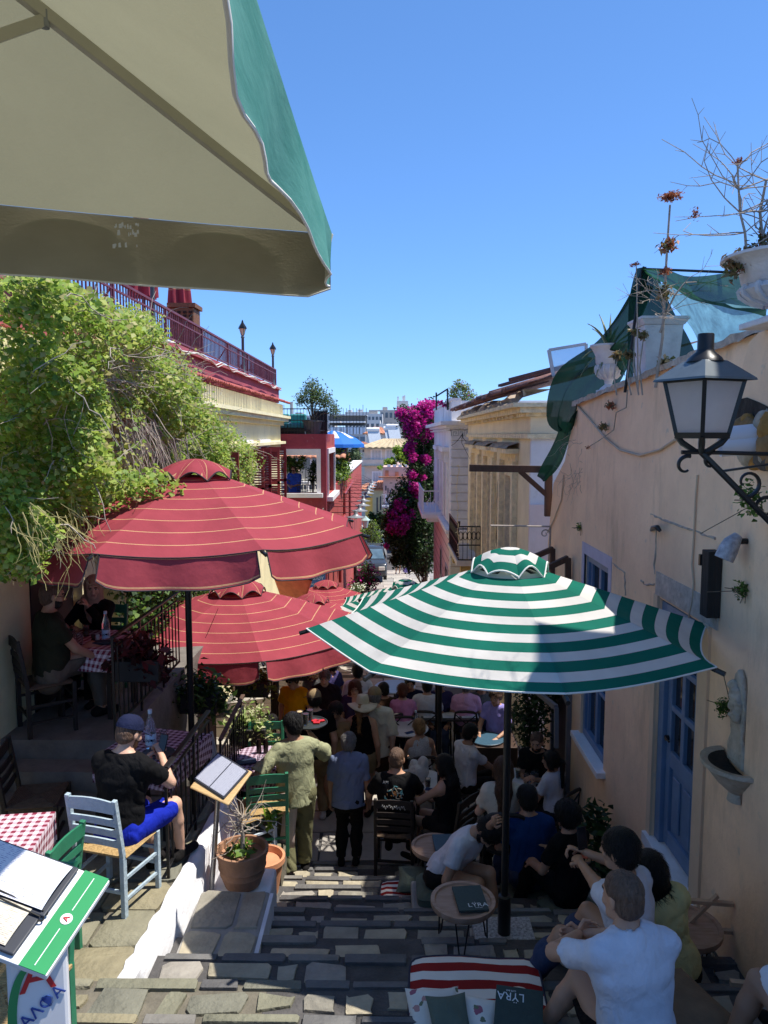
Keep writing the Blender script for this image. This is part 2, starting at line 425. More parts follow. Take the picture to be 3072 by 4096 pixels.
def blob(name,prims,cell,material,parent=None,k=.03,world=True,**kw):
    v,f = surface(prims,cell,k,**kw);return np_mesh(name,[(v,f,0)],material,parent,world)
# ------------------------------------------------------------------ people
SKIN = {'fair': (.62,.37,.26),'tan': (.47,.26,.165),'olive': (.40,.22,.135),'brown': (.22,.11,.065)}
def skin_mat(k): return mat('skin_' + k,SKIN[k],.5,.06,9,.12,120)
def cloth(name,rgb,**kw): return mat('cloth_' + name,lin(*rgb),kw.pop('rough',.85),kw.pop('var',.1),kw.pop('vs',8),kw.pop('bump',.15),kw.pop('bs',60),spec=.15,wrinkle=.28,**kw)
def rotm(ax,a):
    return np.array(Matrix.Rotation(a,3,Vector(ax)))
def ik(a,t,l1,l2,pole):
    d = t - a;L = np.linalg.norm(d);u = d / max(L,1e-6);L = min(max(L,abs(l1 - l2) + .01),(l1 + l2) * .998)
    x = (l1 * l1 - l2 * l2 + L * L) / (2 * L);h = math.sqrt(max(l1 * l1 - x * x,0));p = pole - u * (pole @ u);p = unit(p)
    return a + u * x + p * h,a + u * L
def hand_prims(w,d,pn,s,curl,thumb_side,spread=.1):
    """w wrist, d hand direction, pn palm normal (the side the fingers close to)"""
    d = unit(d);pn = unit(pn - d * (pn @ d));sd = np.cross(d,pn) * thumb_side      # sd: towards the thumb
    out = [cone(w,w + d * .085 * s,.024 * s,.036 * s,0,(pn,.42),.012)]
    for i,(o,ln) in enumerate(((.027,.070),(.009,.078),(-.010,.072),(-.027,.056))):
        b = w + d * .088 * s + sd * o * s;r = .0085 * s;p = b;ang = 0
        for j,fr in enumerate((.42,.32,.26)):
            ang += curl * (.75,.95,.7)[j];dd = d * math.cos(ang) + pn * math.sin(ang) + sd * spread * (o / .027) * .4
            q = p + unit(dd) * ln * fr * s * 1.15;out.append(cone(p,q,r,r * .9,0,None,.004));p = q;r *= .9
    p = w + d * .03 * s + sd * .024 * s
    a = unit(d * .75 + sd * .75 + pn * .25);q = p + a * .042 * s;out.append(cone(p,q,.012 * s,.0105 * s,0,None,.008))
    a2 = unit(d * (1 - .5 * curl) + sd * (.25 - .35 * curl) + pn * (.15 + .8 * curl));out.append(cone(q,q + a2 * .035 * s,.0105 * s,.008 * s,0,None,.004))
    return out
def person(label,loc,rz=0.0,H=1.72,girth=1.0,pose='stand',lean=4,side=0,twist=0,yaw=0,pitch=5,tilt=0,hl=None,hr=None,fl=None,fr=None,seat=.46,
           top=('tshirt','white'),bottom=('trousers','black'),shoes='dark',hair=('short','black'),hat=None,skin='tan',fem=False,cell=.02,fine=False,
           beard=None,glasses=None,curl=.55,el=None,er=None,group='people in the stair street',kl=(0,1,.25),kr=(0,1,.25),neckline=0,hipz=None,palm_l=None,palm_r=None,hem=None,legs=True):
    s = H / 1.75;g = girth;root = thing('person',loc,label,'person',group,rad(rz))
    A = lambda x: np.asarray(x,float)
    hz = hipz * s if hipz is not None else (.515 * H if pose == 'stand' else seat + .085 * s)
    hip = V3(0,0,hz)
    Rt = rotm((0,1,0),rad(side)) @ rotm((1,0,0),-rad(lean));up = Rt @ V3(0,0,1)
    Rs = rotm(up,rad(twist)) @ Rt;rt = Rs @ V3(1,0,0);fw = Rs @ V3(0,1,0)
    sw = (.158 if fem else .180) * s * (1 + (g - 1) * .4);hw = (.098 if fem else .09) * s
    nb = hip + up * .515 * s + fw * -.005;ch = hip + up * .36 * s;wa = hip + up * .17 * s
    # slouch: upper spine bows forward when leaning
    sh = [nb - up * .065 * s + rt * sw * sg for sg in (-1,1)]
    Rh = rotm((0,0,1),rad(yaw)) @ rotm((1,0,0),-rad(pitch)) @ rotm((0,1,0),rad(tilt))
    if abs(lean) > 25: Rh = Rt @ Rh
    hu,hf,hr_ = Rh @ V3(0,0,1),Rh @ V3(0,1,0),Rh @ V3(1,0,0)
    hc = nb + unit(up * .45 + hu * .55) * .165 * s + hf * .025 * s
    ua,fa = .30 * s,.262 * s
    def T(x): return A(x) * s
    dl = V3(-.235,.05,hz / s - .085) if pose == 'stand' else V3(-.16,.36,hz / s + .1)
    hl = T(hl) if hl is not None else dl * s;hr = T(hr) if hr is not None else dl * V3(-1,1,1) * s
    arms = []
    for i,(tg,e) in enumerate(((hl,el),(hr,er))):
        pole = A(e) if e is not None else V3((-.5,.5)[i],-.8,-.25)
        arms.append(ik(sh[i],tg,ua,fa,pole))
    if pose == 'stand': fdef = [V3(-.095,.0,.0),V3(.095,.02,.0)]
    else: fdef = [V3(-.12,.42,0),V3(.12,.45,0)]
    feet = [T(fl) if fl is not None else fdef[0] * s,T(fr) if fr is not None else fdef[1] * s]
    hips = [hip + V3(-hw,0,-.02 * s),hip + V3(hw,0,-.02 * s)]
    lgs = [ik(hips[i],feet[i] + V3(0,0,.085 * s),.425 * s,.425 * s,A((kl,kr)[i])) for i in (0,1)]
    fd = []
    for i in (0,1):
        kn,an = lgs[i];d = V3(an[0] - hips[i][0],0,0) * .3 + V3((-.12,.12)[i],1,0)
        if pose != 'stand' and abs(kn[1] - hips[i][1]) + abs(kn[0] - hips[i][0]) > .1: q = kn - hips[i];d = V3(q[0],q[1],0)
        fd.append(unit(d))
    ysq = (fw,.66)
    def torso(e,fem=fem):
        wr = (.118 if fem else .138) * s * g
        pr = [cone(hip + V3(0,0,.0),hip + up * .05 * s,(.158 if fem else .15) * s * g + e,.152 * s * g + e,0,(fw,.74),.05),
              cone(hip + up * .05 * s,wa,.15 * s * g + e,wr + e,0,(fw,.7),.05),cone(wa,ch,wr + e,(.148 if fem else .165) * s * g + e,0,(fw,.68),.05),
              cone(ch,nb - up * .10 * s,(.148 if fem else .165) * s * g + e,.135 * s + e,0,(fw,.66),.05)]
        pr.append(cone(sh[0] + rt * .02 * s,sh[1] - rt * .02 * s,.054 * s + e * .8,.054 * s + e * .8,0,None,.05))
        pr.append(cone(nb - up * .07 * s,nb - up * .01 * s,.095 * s + e * .5,.052 * s + e * .5,0,(fw,.75),.04))
        for q in sh: pr.append(cone(nb + up * .005 * s,nb * .35 + q * .65 + up * .012 * s,.05 * s + e * .7,.046 * s + e * .7,0,None,.03))
        if fem:
            for sg in (-1,1): pr.append(ell(ch + rt * sg * .075 * s + fw * .085 * s - up * .02 * s,A((.065,.055,.065)) * s + e * .5,None,.03))
        elif g > 1.08: pr.append(ell(hip + up * .14 * s + fw * .05 * s,A((.14,.10,.13)) * s * g + e,None,.05))
        return pr
    # ---- body
    sk = skin_mat(skin)
    pr = torso(0) + [cone(nb - up * .04 * s,hc - hu * .05 * s - hf * .01,.058 * s,.054 * s,0,None,.03)]
    hands = []
    for i in (0,1):
        e_,w_ = arms[i];pr += [cone(sh[i],e_,.052 * s * (g * .5 + .5),.042 * s,0,None,.025),cone(e_,w_,.042 * s,.028 * s,0,None,.02)]
        d = unit(w_ - e_);pn = (palm_l,palm_r)[i]
        pn = A(pn) if pn is not None else (V3((1,-1)[i],.2,-.1) if pose == 'stand' else V3((.5,-.5)[i],.1,-1))
        dd = d
        hands += hand_prims(w_,dd,pn,s,curl,-1 if np.dot(np.cross(d,pn),V3(0,1,.3)) < 0 else 1)
    if legs:
        for i in (0,1):
            kn,an = lgs[i]
            pr += [cone(hips[i],kn,.085 * s * g,.058 * s,0,None,.03),cone(kn,kn + (an - kn) * .35,.056 * s,.056 * s,0,None,.02),cone(kn + (an - kn) * .35,an,.055 * s,.036 * s,0,None,.02),
                   cone(an - V3(0,0,.04 * s) - fd[i] * .04 * s,an + fd[i] * .14 * s - V3(0,0,.055 * s),.036 * s,.028 * s,0,None,.02)]
    bv,bf = surface(pr,cell,.03)
    # head
    hp = lambda x,y,z: hc + (hr_ * x + hf * y + hu * z) * s
    fs_ = .95 if fem else 1.0
    MH = np.stack([hr_,hf,hu],1)
    hd = [ell(hp(0,-.012,.035),A((.077,.098,.088)) * s,MH,.02),ell(hp(0,.022,-.02),A((.064 * fs_,.076,.092)) * s,MH,.03),
          cone(hp(-.03 * fs_,.045,-.088),hp(.03 * fs_,.045,-.088),.026 * s,.026 * s,0,None,.03),cone(hp(0,.065,-.095),hp(0,.07,-.092),.02 * s,.02 * s,0,None,.02),
          cone(hp(0,.095,.005),hp(0,.112,-.034),.008 * s,.014 * s,0,None,.012),cone(hp(-.012,.100,-.036),hp(.012,.100,-.036),.008 * s,.008 * s,0,None,.008),
          cone(hp(-.035,.086,.026),hp(.035,.086,.026),.010 * s,.010 * s,0,None,.015),cone(hp(-.018,.087,-.065),hp(.018,.087,-.065),.009 * s,.009 * s,0,None,.01),
          cone(nb + (hc - nb) * .3,hc - hu * .06 * s,.054 * s,.052 * s,0,None,.02)]
    for sg in (-1,1):
        hd.append(ell(hp(sg * .078,-.008,-.008),A((.010,.02,.033)) * s,MH,.008));hd.append(ell(hp(sg * .045,.066,-.03),A((.02,.016,.02)) * s,MH,.02))
    mn = [ell(hp(sg * .031,.105,.004),A((.017,.016,.011)) * s,MH) for sg in (-1,1)]
    hcell = .0062 if fine else max(.0085,cell * .5)
    hv,hf_ = surface(hd,hcell,.02,minus=mn)
    ctr = hv[hf_].mean(1) - hc;L = np.stack([ctr @ hr_,ctr @ hf,ctr @ hu],1) / s;mi = np.zeros(len(hf_),int)
    eye = ((np.abs(np.abs(L[:,0]) - .031) < .0125) & (np.abs(L[:,2] - .004) < .0065) & (L[:,1] > .06));mi[eye] = 1
    iris = eye & (np.abs(np.abs(L[:,0]) - .031) < .0065);mi[iris] = 2
    mi[(np.abs(L[:,2] + .065) < .0085) & (np.abs(L[:,0]) < .024) & (L[:,1] > .07)] = 3
    brow = (np.abs(np.abs(L[:,0]) - .033) < .019) & (np.abs(L[:,2] - .024) < .0055) & (L[:,1] > .06);mi[brow] = 4
    if beard: mi[(L[:,1] > .0) & (L[:,2] < -.045 + .3 * np.maximum(0,.05 - L[:,1])) & (L[:,2] > -.125) & (mi != 3) & (L[:,1] + 0 > .012)] = 5
    hairc = {'black': (12,10,9),'dark': (28,20,15),'brown': (70,45,28),'blond': (150,112,70),'grey': (120,116,112),'auburn': (90,45,25),'buzz': (96,74,60)}
    hm = lambda c: mat('hair_' + c,lin(*hairc[c]),.5,.5,70,1.0,110,stretch=(1,1,.22))
    hmats = [sk,mat('eye_white',(.6,.58,.55),.3,0),mat('eye_dark',(.03,.02,.015),.2,0),mat('lips_' + skin,tuple(c * f for c,f in zip(SKIN[skin],(.75,.5,.5))),.45,.05),hm(hair[1] if hair[1] in hairc and hair[1] != 'buzz' else 'dark'),hm(beard) if beard else sk]
    parts = [(bv,bf,0),(hv,hf_,mi)]
    hcl = .0052 if fine else .0075
    n2 = len(hands) // 2
    for q in (hands[:n2],hands[n2:]):
        v,f = surface(q,hcl,.004);parts.append((v,f,0))
    np_mesh('body',parts,hmats,root)
    sd = int(abs(loc[0] * 97 + loc[1] * 31)) % 999
    # ---- clothes
    kind,colr = top[0],top[1];e = .014 * s + (.006 if kind in ('shirt','loose') else 0)
    tm = top[2] if len(top) > 2 else CLOTH[colr]
    tp = torso(e);cuts = [];zend = hem if hem is not None else (.03 if pose == 'stand' else .0)
    if kind in ('dress',): zend = .0
    if kind in ('tank','halter','sundress'):
        tp = tp[:4] + tp[8:] + [cone(sh[0] + rt * .085 * s - up * .02 * s,ch,.035 * s + e,.05 * s,0,None,.04),cone(sh[1] - rt * .085 * s - up * .02 * s,ch,.035 * s + e,.05 * s,0,None,.04)]
    if kind in ('tshirt','shirt','loose','long','blouse','dress','polo'):
        for i in (0,1):
            e_,w_ = arms[i];lo_ = 1.25 if kind in ('loose','blouse') else 1.0
            if kind in ('long','blouse'):
                tp += [cone(sh[i],e_,.058 * s * lo_ + e * .5,.053 * s * lo_,0,None,.03),cone(e_,e_ + (w_ - e_) * (.95 if kind == 'long' else .8),.053 * s * lo_,.04 * s * lo_,2,None,.02)]
            else:
                fr_ = {'tshirt': .62,'polo': .62,'shirt': .8,'loose': .95,'dress': .5}[kind]
                tp += [cone(sh[i] - unit(e_ - sh[i]) * .015,sh[i] + (e_ - sh[i]) * fr_,.054 * s + e * .5,(.058 if kind != 'loose' else .072) * s + e * .6,2,None,.035)]
        if kind in ('polo','shirt'): tp.append(cone(nb - up * .05 * s,nb + up * .035 * s + hf * .012,.088 * s,.074 * s,2,None,.012))
    if pose == 'stand' and kind in ('shirt','loose','long'):
        tp.append(cone(wa,hip - V3(0,0,.11 * s),.15 * s * g + e,.182 * s * g + e,2,(fw,.78),.03));zend = -.11
    elif pose == 'stand' and kind in ('tshirt','polo','blouse'):
        tp.append(cone(wa,hip - V3(0,0,.05 * s),.15 * s * g + e,.178 * s * g + e,2,(fw,.78),.03));zend = -.05
    cuts.append((hip + up * zend * s * (1 if pose == 'stand' else 1) - (0 if pose == 'stand' else .06) * up * s,-up))
    cuts.append((nb + up * (.03 - neckline) * s,up)) if kind not in ('polo','shirt') else None
    mn = [cone(nb - up * .03 * s,hc,.066 * s,.066 * s)] if kind not in ('polo','shirt') else [cone(nb - up * .03 * s,hc,.063 * s,.060 * s)]
    if neckline: mn.append(ell(nb + fw * .07 * s - up * .03 * s,A((.05,.09,.05 + neckline)) * s))
    tcell = cell * .8 if not fine else .010
    v,f = surface(tp,tcell,.03,cuts,(.0062 if fine else .0075) if kind not in ('loose','shirt') else .009,24,sd,mn)
    np_mesh({'tshirt': 't_shirt','polo': 'polo_shirt','tank': 'tank_top','halter': 'halter_top','dress': 'dress','sundress': 'dress','blouse': 'blouse'}.get(kind,'shirt'),[(v,f,0)],tm,root)
    if legs or bottom[0] in ('dress',):
        bk,bc = bottom[0],bottom[1];bm_ = CLOTH[bc];bp_ = [];e2 = .016 * s
        bp_ += [cone(hip - V3(0,0,.03 * s),hip + up * .06 * s,.155 * s * g + e2,.142 * s * g + e2,0,(fw if pose == 'stand' else fw,.76),.04)]
        for i in (0,1):
            kn,an = lgs[i];h_ = hips[i]; 
            if bk == 'trousers': bp_ += [cone(h_,kn,.09 * s * g + e2,.066 * s + .004,0,None,.03),cone(kn,kn + (an - kn) * .4,.07 * s,.074 * s,0,None,.03),cone(kn + (an - kn) * .4,kn + (an - kn) * .97,.074 * s,.058 * s,2,None,.03)]
            elif bk == 'wide': bp_ += [cone(h_,kn,.10 * s * g + e2,.085 * s,0,None,.03),cone(kn,kn + (an - kn) * .95,.085 * s,.068 * s,2,None,.03)]
            elif bk == 'shorts': bp_ += [cone(h_,h_ + (kn - h_) * (.9 if not fem else .6),.092 * s * g + e2,.088 * s,2,None,.03)]
        if bk == 'skirt':
            kn = (lgs[0][0] + lgs[1][0]) / 2
            bp_ += [cone(hip,V3(0,kn[1],kn[2] + .0) if pose != 'stand' else V3(0,.02,hz - .42 * s),.16 * s * g,.2 * s,2,(V3(0,1,0),.8),.03)]
        if bk == 'longskirt':
            bp_ += [cone(hip,V3(0,.02,.10 * s),.16 * s * g,.25 * s,2,(V3(0,1,0),.85),.03)]
        v,f = surface(bp_,tcell * 1.1,.03,[(hip + up * .10 * s,up)],.007,22,sd + 5)
        np_mesh({'wide': 'trousers','longskirt': 'skirt'}.get(bk,bk),[(v,f,0)],bm_,root)
        if bk == 'trousers' and len(bottom) > 2:
            b = MB();b.lathe([(.15,-.02),(.153,-.02),(.153,.02),(.15,.02)],24,tuple(hip + up * .09),sx=1,sy=.72);b.build('belt',CLOTH[bottom[2]],root,40,world=False)
        if shoes:
            for i in (0,1):
                kn,an = lgs[i];b0 = an - V3(0,0,.045 * s);sp = [cone(b0 - fd[i] * .055 * s,b0 + fd[i] * .15 * s,.043 * s,.036 * s,0,(V3(0,0,1),.95),.02),cone(b0 - fd[i] * .03 * s,an - V3(0,0,.0),.042 * s,.045 * s,2,None,.02)]
                v,f = surface(sp,.011,.02,[(b0 - V3(0,0,.04 * s),V3(0,0,-1))]);np_mesh('shoe',[(v,f,0)],CLOTH[shoes],root)
    # ---- hair and hats
    hk,hcol = hair;hs = None
    if hk in ('short','buzz','long','bob','bun','pony','curly','receding'):
        t = .011 if hk != 'buzz' else .0035
        if hk == 'curly': t = .03
        hs = [ell(hp(0,-.016,.037),A((.079 + t,.098 + t,.088 + t)) * s,MH,.02),ell(hp(0,-.04,-.02),A((.074 + t * .7,.066 + t,.075)) * s,MH,.02)]
        face = [ell(hp(0,.13,-.06),A((.085,.115,.135)) * s,MH)] if hk != 'receding' else [ell(hp(0,.12,-.02),A((.09,.13,.16)) * s,MH)]
        if hk in ('long','bob','pony','bun'):
            for sg in (-1,1):
                if hk != 'bun': hs.append(cone(hp(sg * .065,-.005,.02),hp(sg * .08,-.015,-.11 if hk == 'bob' else -.07),.04 * s,(.045 if hk == 'bob' else .035) * s,0,None,.03))
            if hk == 'bob': hs.append(cone(hp(0,-.06,.0),hp(0,-.05,-.11),.085 * s,.085 * s,0,(hf,.7),.03))
            if hk == 'long':
                bk_ = nb - up * .28 * s - fw * .125 * s;hs += [cone(hp(0,-.06,-.02),nb - up * .03 * s - fw * .085 * s,.08 * s,.085 * s,0,(fw,.6),.03),cone(nb - up * .03 * s - fw * .085 * s,bk_,.085 * s,.055 * s,0,(fw,.45),.03)]
            if hk == 'pony': hs += [cone(hp(0,-.10,.03),hp(0,-.16,-.02),.028 * s,.035 * s,0,None,.02),cone(hp(0,-.16,-.02),nb - up * .16 * s - fw * .14 * s,.038 * s,.02 * s,0,None,.02)]
            if hk == 'bun': hs += [ell(hp(0,-.115,-.01),A((.045,.04,.045)) * s,MH,.02)]
        cz = -.075 if hk in ('short','buzz','receding','curly') else -.6
        cuts = [(hp(0,-.05,cz),-(hu * .8 - hf * .6))] if cz > -.5 else []
        if hat: cuts.append((hp(0,0,.045),hu))
        mn = face
        v,f = surface(hs,hcell * 1.05 if not fine else .007,.02,cuts,.003 if hk != 'curly' else .008,55 if hk != 'curly' else 90,sd,mn)
        hp_ = [(v,f,0)]
        if hk != 'buzz' and len(v):
            g_ = np.random.default_rng(sd);n_ = 2600 if fine else 900;b0 = v[g_.integers(0,len(v),n_)];o_ = b0 - hc;nr = o_ / (np.linalg.norm(o_,axis=1)[:,None] + 1e-6)
            tg = -hu * .9 - hf * .35 + g_.normal(0,.22 if hk != 'curly' else 1.2,(n_,3)) + .35 * nr * np.array([1,1,0]);tg -= nr * (tg * nr).sum(1)[:,None] * .86;tg /= np.linalg.norm(tg,axis=1)[:,None]
            ln = (g_.uniform(.016,.034,n_) if hk in ('short','receding','curly') else g_.uniform(.03,.075,n_))[:,None] * s;sdv = np.cross(tg,nr);wd = g_.uniform(.0012,.0026,n_)[:,None]
            a_ = b0 - nr * .004;m_ = b0 + tg * ln * .55 + nr * g_.uniform(.001,.005,n_)[:,None];e_ = b0 + tg * ln + nr * g_.uniform(-.002,.004,n_)[:,None]
            V_ = np.stack([a_ - sdv * wd,a_ + sdv * wd,m_ + sdv * wd,m_ - sdv * wd,e_ + sdv * wd * .3,e_ - sdv * wd * .3],1).reshape(-1,3);k_ = np.arange(n_)[:,None] * 6;hp_.append((V_,np.concatenate([k_ + np.array([0,1,2,3]),k_ + np.array([3,2,4,5])]),0))
        np_mesh('hair',hp_,hm(hcol),root)
    if hk == 'hijab':
        hs = [ell(hp(0,-.012,.04),A((.094,.112,.103)) * s,MH,.02),ell(hp(0,.0,-.04),A((.092,.095,.11)) * s,MH,.03),cone(hp(0,-.02,-.10),nb - up * .05 * s,.09 * s,.13 * s,0,(fw,.85),.04),
              cone(nb - up * .02 * s + rt * .05,ch + fw * .11 * s,.10 * s,.06 * s,0,(fw,.6),.04),cone(nb + rt * .1 * s,ch + rt * .13 * s - fw * .03 - up * .15,.06 * s,.035 * s,0,None,.04)]
        v,f = surface(hs,.011,.03,(),.006,34,sd,[ell(hp(0,.125,-.025),A((.062,.09,.085)) * s,MH)])
        np_mesh('headscarf',[(v,f,0)],CLOTH[hcol],root)
    if hat:
        ht,hc_ = hat;b = MB();Mx = Matrix([list(MH[0]) + [0],list(MH[1]) + [0],list(MH[2]) + [0],[0,0,0,1]]);Mx.translation = Vector(hp(0,-.012,.045))
        if ht == 'cap':
            b.lathe([(.0,.088),(.03,.086),(.06,.072),(.083,.045),(.092,.01),(.093,-.012),(.088,-.012)],24,sy=1.18,mi=0)
            n0 = len(b.v);rows = []
            for j in range(3):
                r = .085 + .04 * j;rows.append([(r * .98 * math.sin(a),r * 1.15 * math.cos(a),-.006 - .012 * j - .02 * abs(math.sin(a)) ** 2) for a in np.linspace(-.85,.85,11)])
            b.sheet(rows)
        else:
            br = {'panama': .155,'bucket': .125,'sun': .21}[ht]
            b.lathe([(0,.105),(.045,.108),(.07,.098),(.084,.05),(.093,-.005)],28,sy=1.15)
            rows = [];nn = 29
            for j in range(5):
                r = .092 + (br - .092) * j / 4;q = []
                for i in range(nn):
                    a = 2 * math.pi * i / (nn - 1);z = {'panama': -.008 + .012 * (j / 4) * math.cos(2 * a),'bucket': -.005 - .05 * j / 4,'sun': -.005 - .012 * j + .035 * (j / 4) ** 2 * math.sin(2 * a + .6)}[ht]
                    q.append((r * math.cos(a),r * 1.12 * math.sin(a),z))
                rows.append(q)
            b.sheet(rows)
        for i in range(len(b.v)): b.v[i] = tuple(Mx @ (Vector(b.v[i]) * s))
        ho = b.build('hat' if ht != 'cap' else 'cap',CLOTH[hc_],root,60,solid=.004,world=False)
        if ht in ('panama',):
            b = MB();b.lathe([(.0935,-.004),(.0945,-.004),(.090,.026),(.088,.026)],28,sy=1.15)
            for i in range(len(b.v)): b.v[i] = tuple(Mx @ (Vector(b.v[i]) * s))
            b.build('hat_band',CLOTH['black'],ho,60,world=False)
    if glasses:
        b = MB()
        for sg in (-1,1):
            c_ = hp(sg * .032,.112,.004);ring = [c_ + (hr_ * .024 * math.cos(a) + hu * .019 * math.sin(a) - hf * (.006 * abs(math.cos(a)))) * s for a in np.linspace(0,6.283,13)]
            if glasses == 'sun': b.prism(ring[:-1],Vector(-hf * .004))
            b.tube(ring,.0022 if glasses == 'sun' else .0016,5)
            b.tube([hp(sg * .056,.104,.008),hp(sg * .078,.06,.008),hp(sg * .08,-.005,.004)],.0022,5)
        b.tube([hp(-.01,.116,.008),hp(.01,.116,.008)],.002,5)
        b.build('sunglasses' if glasses == 'sun' else 'glasses',mat('spectacle_frame',(.01,.01,.012),.15,0),root,world=False)
    return dict(root=root,sh=sh,arms=arms,hc=hc,hip=hip,nb=nb,up=up,fw=fw,rt=rt,hf=hf,hu=hu,hr=hr_,lgs=lgs,s=s,M=Matrix.Translation(Vector(loc)) @ Matrix.Rotation(rad(rz),4,'Z'),ch=ch)
CLOTH = {}
def _cl():
    for n,c in dict(white=(205,205,212),offwhite=(200,190,172),black=(17,17,19),navy=(28,34,62),olive=(150,152,120),olive_trouser=(108,106,78),blue=(26,60,112),royal=(24,42,165),checkblue=(112,124,152),
                     khaki=(140,122,92),beige=(160,130,92),yellow=(236,178,20),pink=(205,135,175),pinkpale=(216,160,190),lemon=(196,184,128),denim=(56,66,92),green=(28,120,84),darkgreen=(44,46,34),grey=(90,90,92),scarf=(186,150,130),
                     scarf2=(150,130,118),darkpat=(40,30,38),straw=(198,186,160),dark=(28,26,26),shoewhite=(190,188,184),lavender=(150,140,205),brown=(70,48,34),purple=(58,52,92),bluelinen=(62,96,200),greytrouser=(104,94,82),leg=(34,32,36)).items():
        CLOTH[n] = cloth(n,c)
_cl()
# ------------------------------------------------------------------ shared colours
M_mortar = mat('mortar',(.085,.08,.078),.9,.3,5,.6,50)
M_stone = [mat('stone_%d' % i,c,.7,.28,7,.7,22,col2=tuple(min(1,x * 1.5) for x in c)) for i,c in enumerate([(.26,.235,.18),(.30,.265,.19),(.20,.185,.15),(.32,.28,.20),(.24,.22,.19)])]
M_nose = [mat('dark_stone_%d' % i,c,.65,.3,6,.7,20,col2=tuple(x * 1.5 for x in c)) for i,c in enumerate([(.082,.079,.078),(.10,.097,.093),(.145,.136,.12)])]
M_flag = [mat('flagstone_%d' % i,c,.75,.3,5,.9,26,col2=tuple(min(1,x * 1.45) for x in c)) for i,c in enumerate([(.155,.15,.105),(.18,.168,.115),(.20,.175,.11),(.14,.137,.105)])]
M_whitewash = mat('whitewash',(.72,.72,.74),.85,.12,4,.6,14)
M_conc = mat('concrete',(.30,.285,.26),.9,.2,3,.5,30)
M_black = mat('black_metal',(.012,.012,.013),.35,.2,10,0)
M_ironred = mat('red_iron',(.16,.035,.045),.5,.2,10,0)
M_yellow = plaster('yellow_plaster',(.88,.80,.50),(.35,.28,.16),.35)
M_cream = plaster('cream_plaster',(.86,.74,.50),(.45,.33,.18),.32)
M_apricot = plaster('apricot_plaster',(.92,.635,.42),(.46,.31,.2),.7)
M_redshade = plaster('maroon_plaster',(.32,.055,.075),(.15,.03,.035),.5)  # same red plaster, shade of the front put into a deeper tone
M_redwall = plaster('red_plaster',(.42,.085,.075),(.52,.25,.22),.35)
M_whitewall = plaster('white_plaster',(.80,.78,.78),(.5,.45,.42),.25)
M_pinkwall = plaster('pink_plaster',(.80,.64,.60),(.5,.36,.3),.25)
M_trimwhite = mat('white_trim',(.78,.76,.76),.7,.08,5,.2,30)
M_tile = mat('roof_tile',(.50,.20,.115),.8,.3,9,.4,30,col2=(.62,.30,.18))
M_redtile = mat('red_tile',(.40,.09,.07),.7,.25,9,.4,30)
M_shut = mat('red_shutter',(.26,.028,.035),.5,.15,6,0)
M_bluepaint = mat('blue_paint',(.13,.215,.355),.45,.12,5,.15,40)
M_glass = mat('dark_glass',(.02,.024,.028),.06,0,spec=.7)
M_farglass = mat('far_glass',(.07,.09,.12),.12,.3,2,spec=.7)
M_twig = mat('dry_twig',(.36,.31,.26),.9,.25,12,.3,60)
M_bark = mat('bark',(.14,.10,.07),.9,.3,14,.7,40)
def leafmat(n,c,tr=.35): return mat('leaf_' + n,c,.5,.25,3.0,0,trans=tr,spec=.3)
LV_ivy = [leafmat('ivy_%d' % i,c,.45) for i,c in enumerate([(.36,.47,.07),(.25,.38,.06),(.46,.50,.13),(.16,.26,.05),(.48,.45,.2)])]
LV_dark = [leafmat('dark_%d' % i,c,.25) for i,c in enumerate([(.035,.07,.02),(.05,.10,.025),(.025,.05,.018)])]
LV_mid = [leafmat('mid_%d' % i,c,.35) for i,c in enumerate([(.10,.19,.035),(.15,.25,.04),(.07,.13,.03)])]
LV_lime = [leafmat('lime_%d' % i,c,.45) for i,c in enumerate([(.22,.36,.03),(.30,.42,.05),(.13,.24,.03)])]
LV_olive = [leafmat('olive_%d' % i,c,.3) for i,c in enumerate([(.14,.19,.09),(.20,.25,.13),(.09,.13,.06)])]
LV_mag = [leafmat('bract_%d' % i,c,.4) for i,c in enumerate([(.60,.02,.29),(.44,.012,.21),(.70,.06,.38)])]
LV_white = [leafmat('petal_0',(.75,.74,.66),.3),leafmat('petal_1',(.6,.62,.42),.3)]
LV_dry = [leafmat('dry_%d' % i,c,.3) for i,c in enumerate([(.20,.15,.07),(.28,.20,.10),(.16,.17,.06)])]
def leaf_mesh(name,pts,size,mats,parent=None,aspect=.75,up=.4,seed=1,world=True,weights=None,out=None):
    g = np.random.default_rng(seed);N = len(pts);pts = np.asarray(pts)
    n = g.normal(size=(N,3));n[:,2] = np.abs(n[:,2]) + up
    if out is not None: n += out
    n /= np.linalg.norm(n,axis=1)[:,None]
    a = g.normal(size=(N,3));a -= n * (a * n).sum(1)[:,None];a /= np.linalg.norm(a,axis=1)[:,None];b = np.cross(n,a)
    s = size * (.55 + .8 * g.random(N))[:,None]
    V = np.stack([pts - a * s * .5,pts + b * s * aspect * .5 + n * s * .12 - a * s * .08,pts + a * s * .55,pts - b * s * aspect * .5 + n * s * .12 - a * s * .08],1).reshape(-1,3)
    F_ = np.arange(4 * N).reshape(N,4);mi = g.choice(len(mats),N,p=weights)
    return np_mesh(name,[(V,F_,mi)],mats,parent,world)
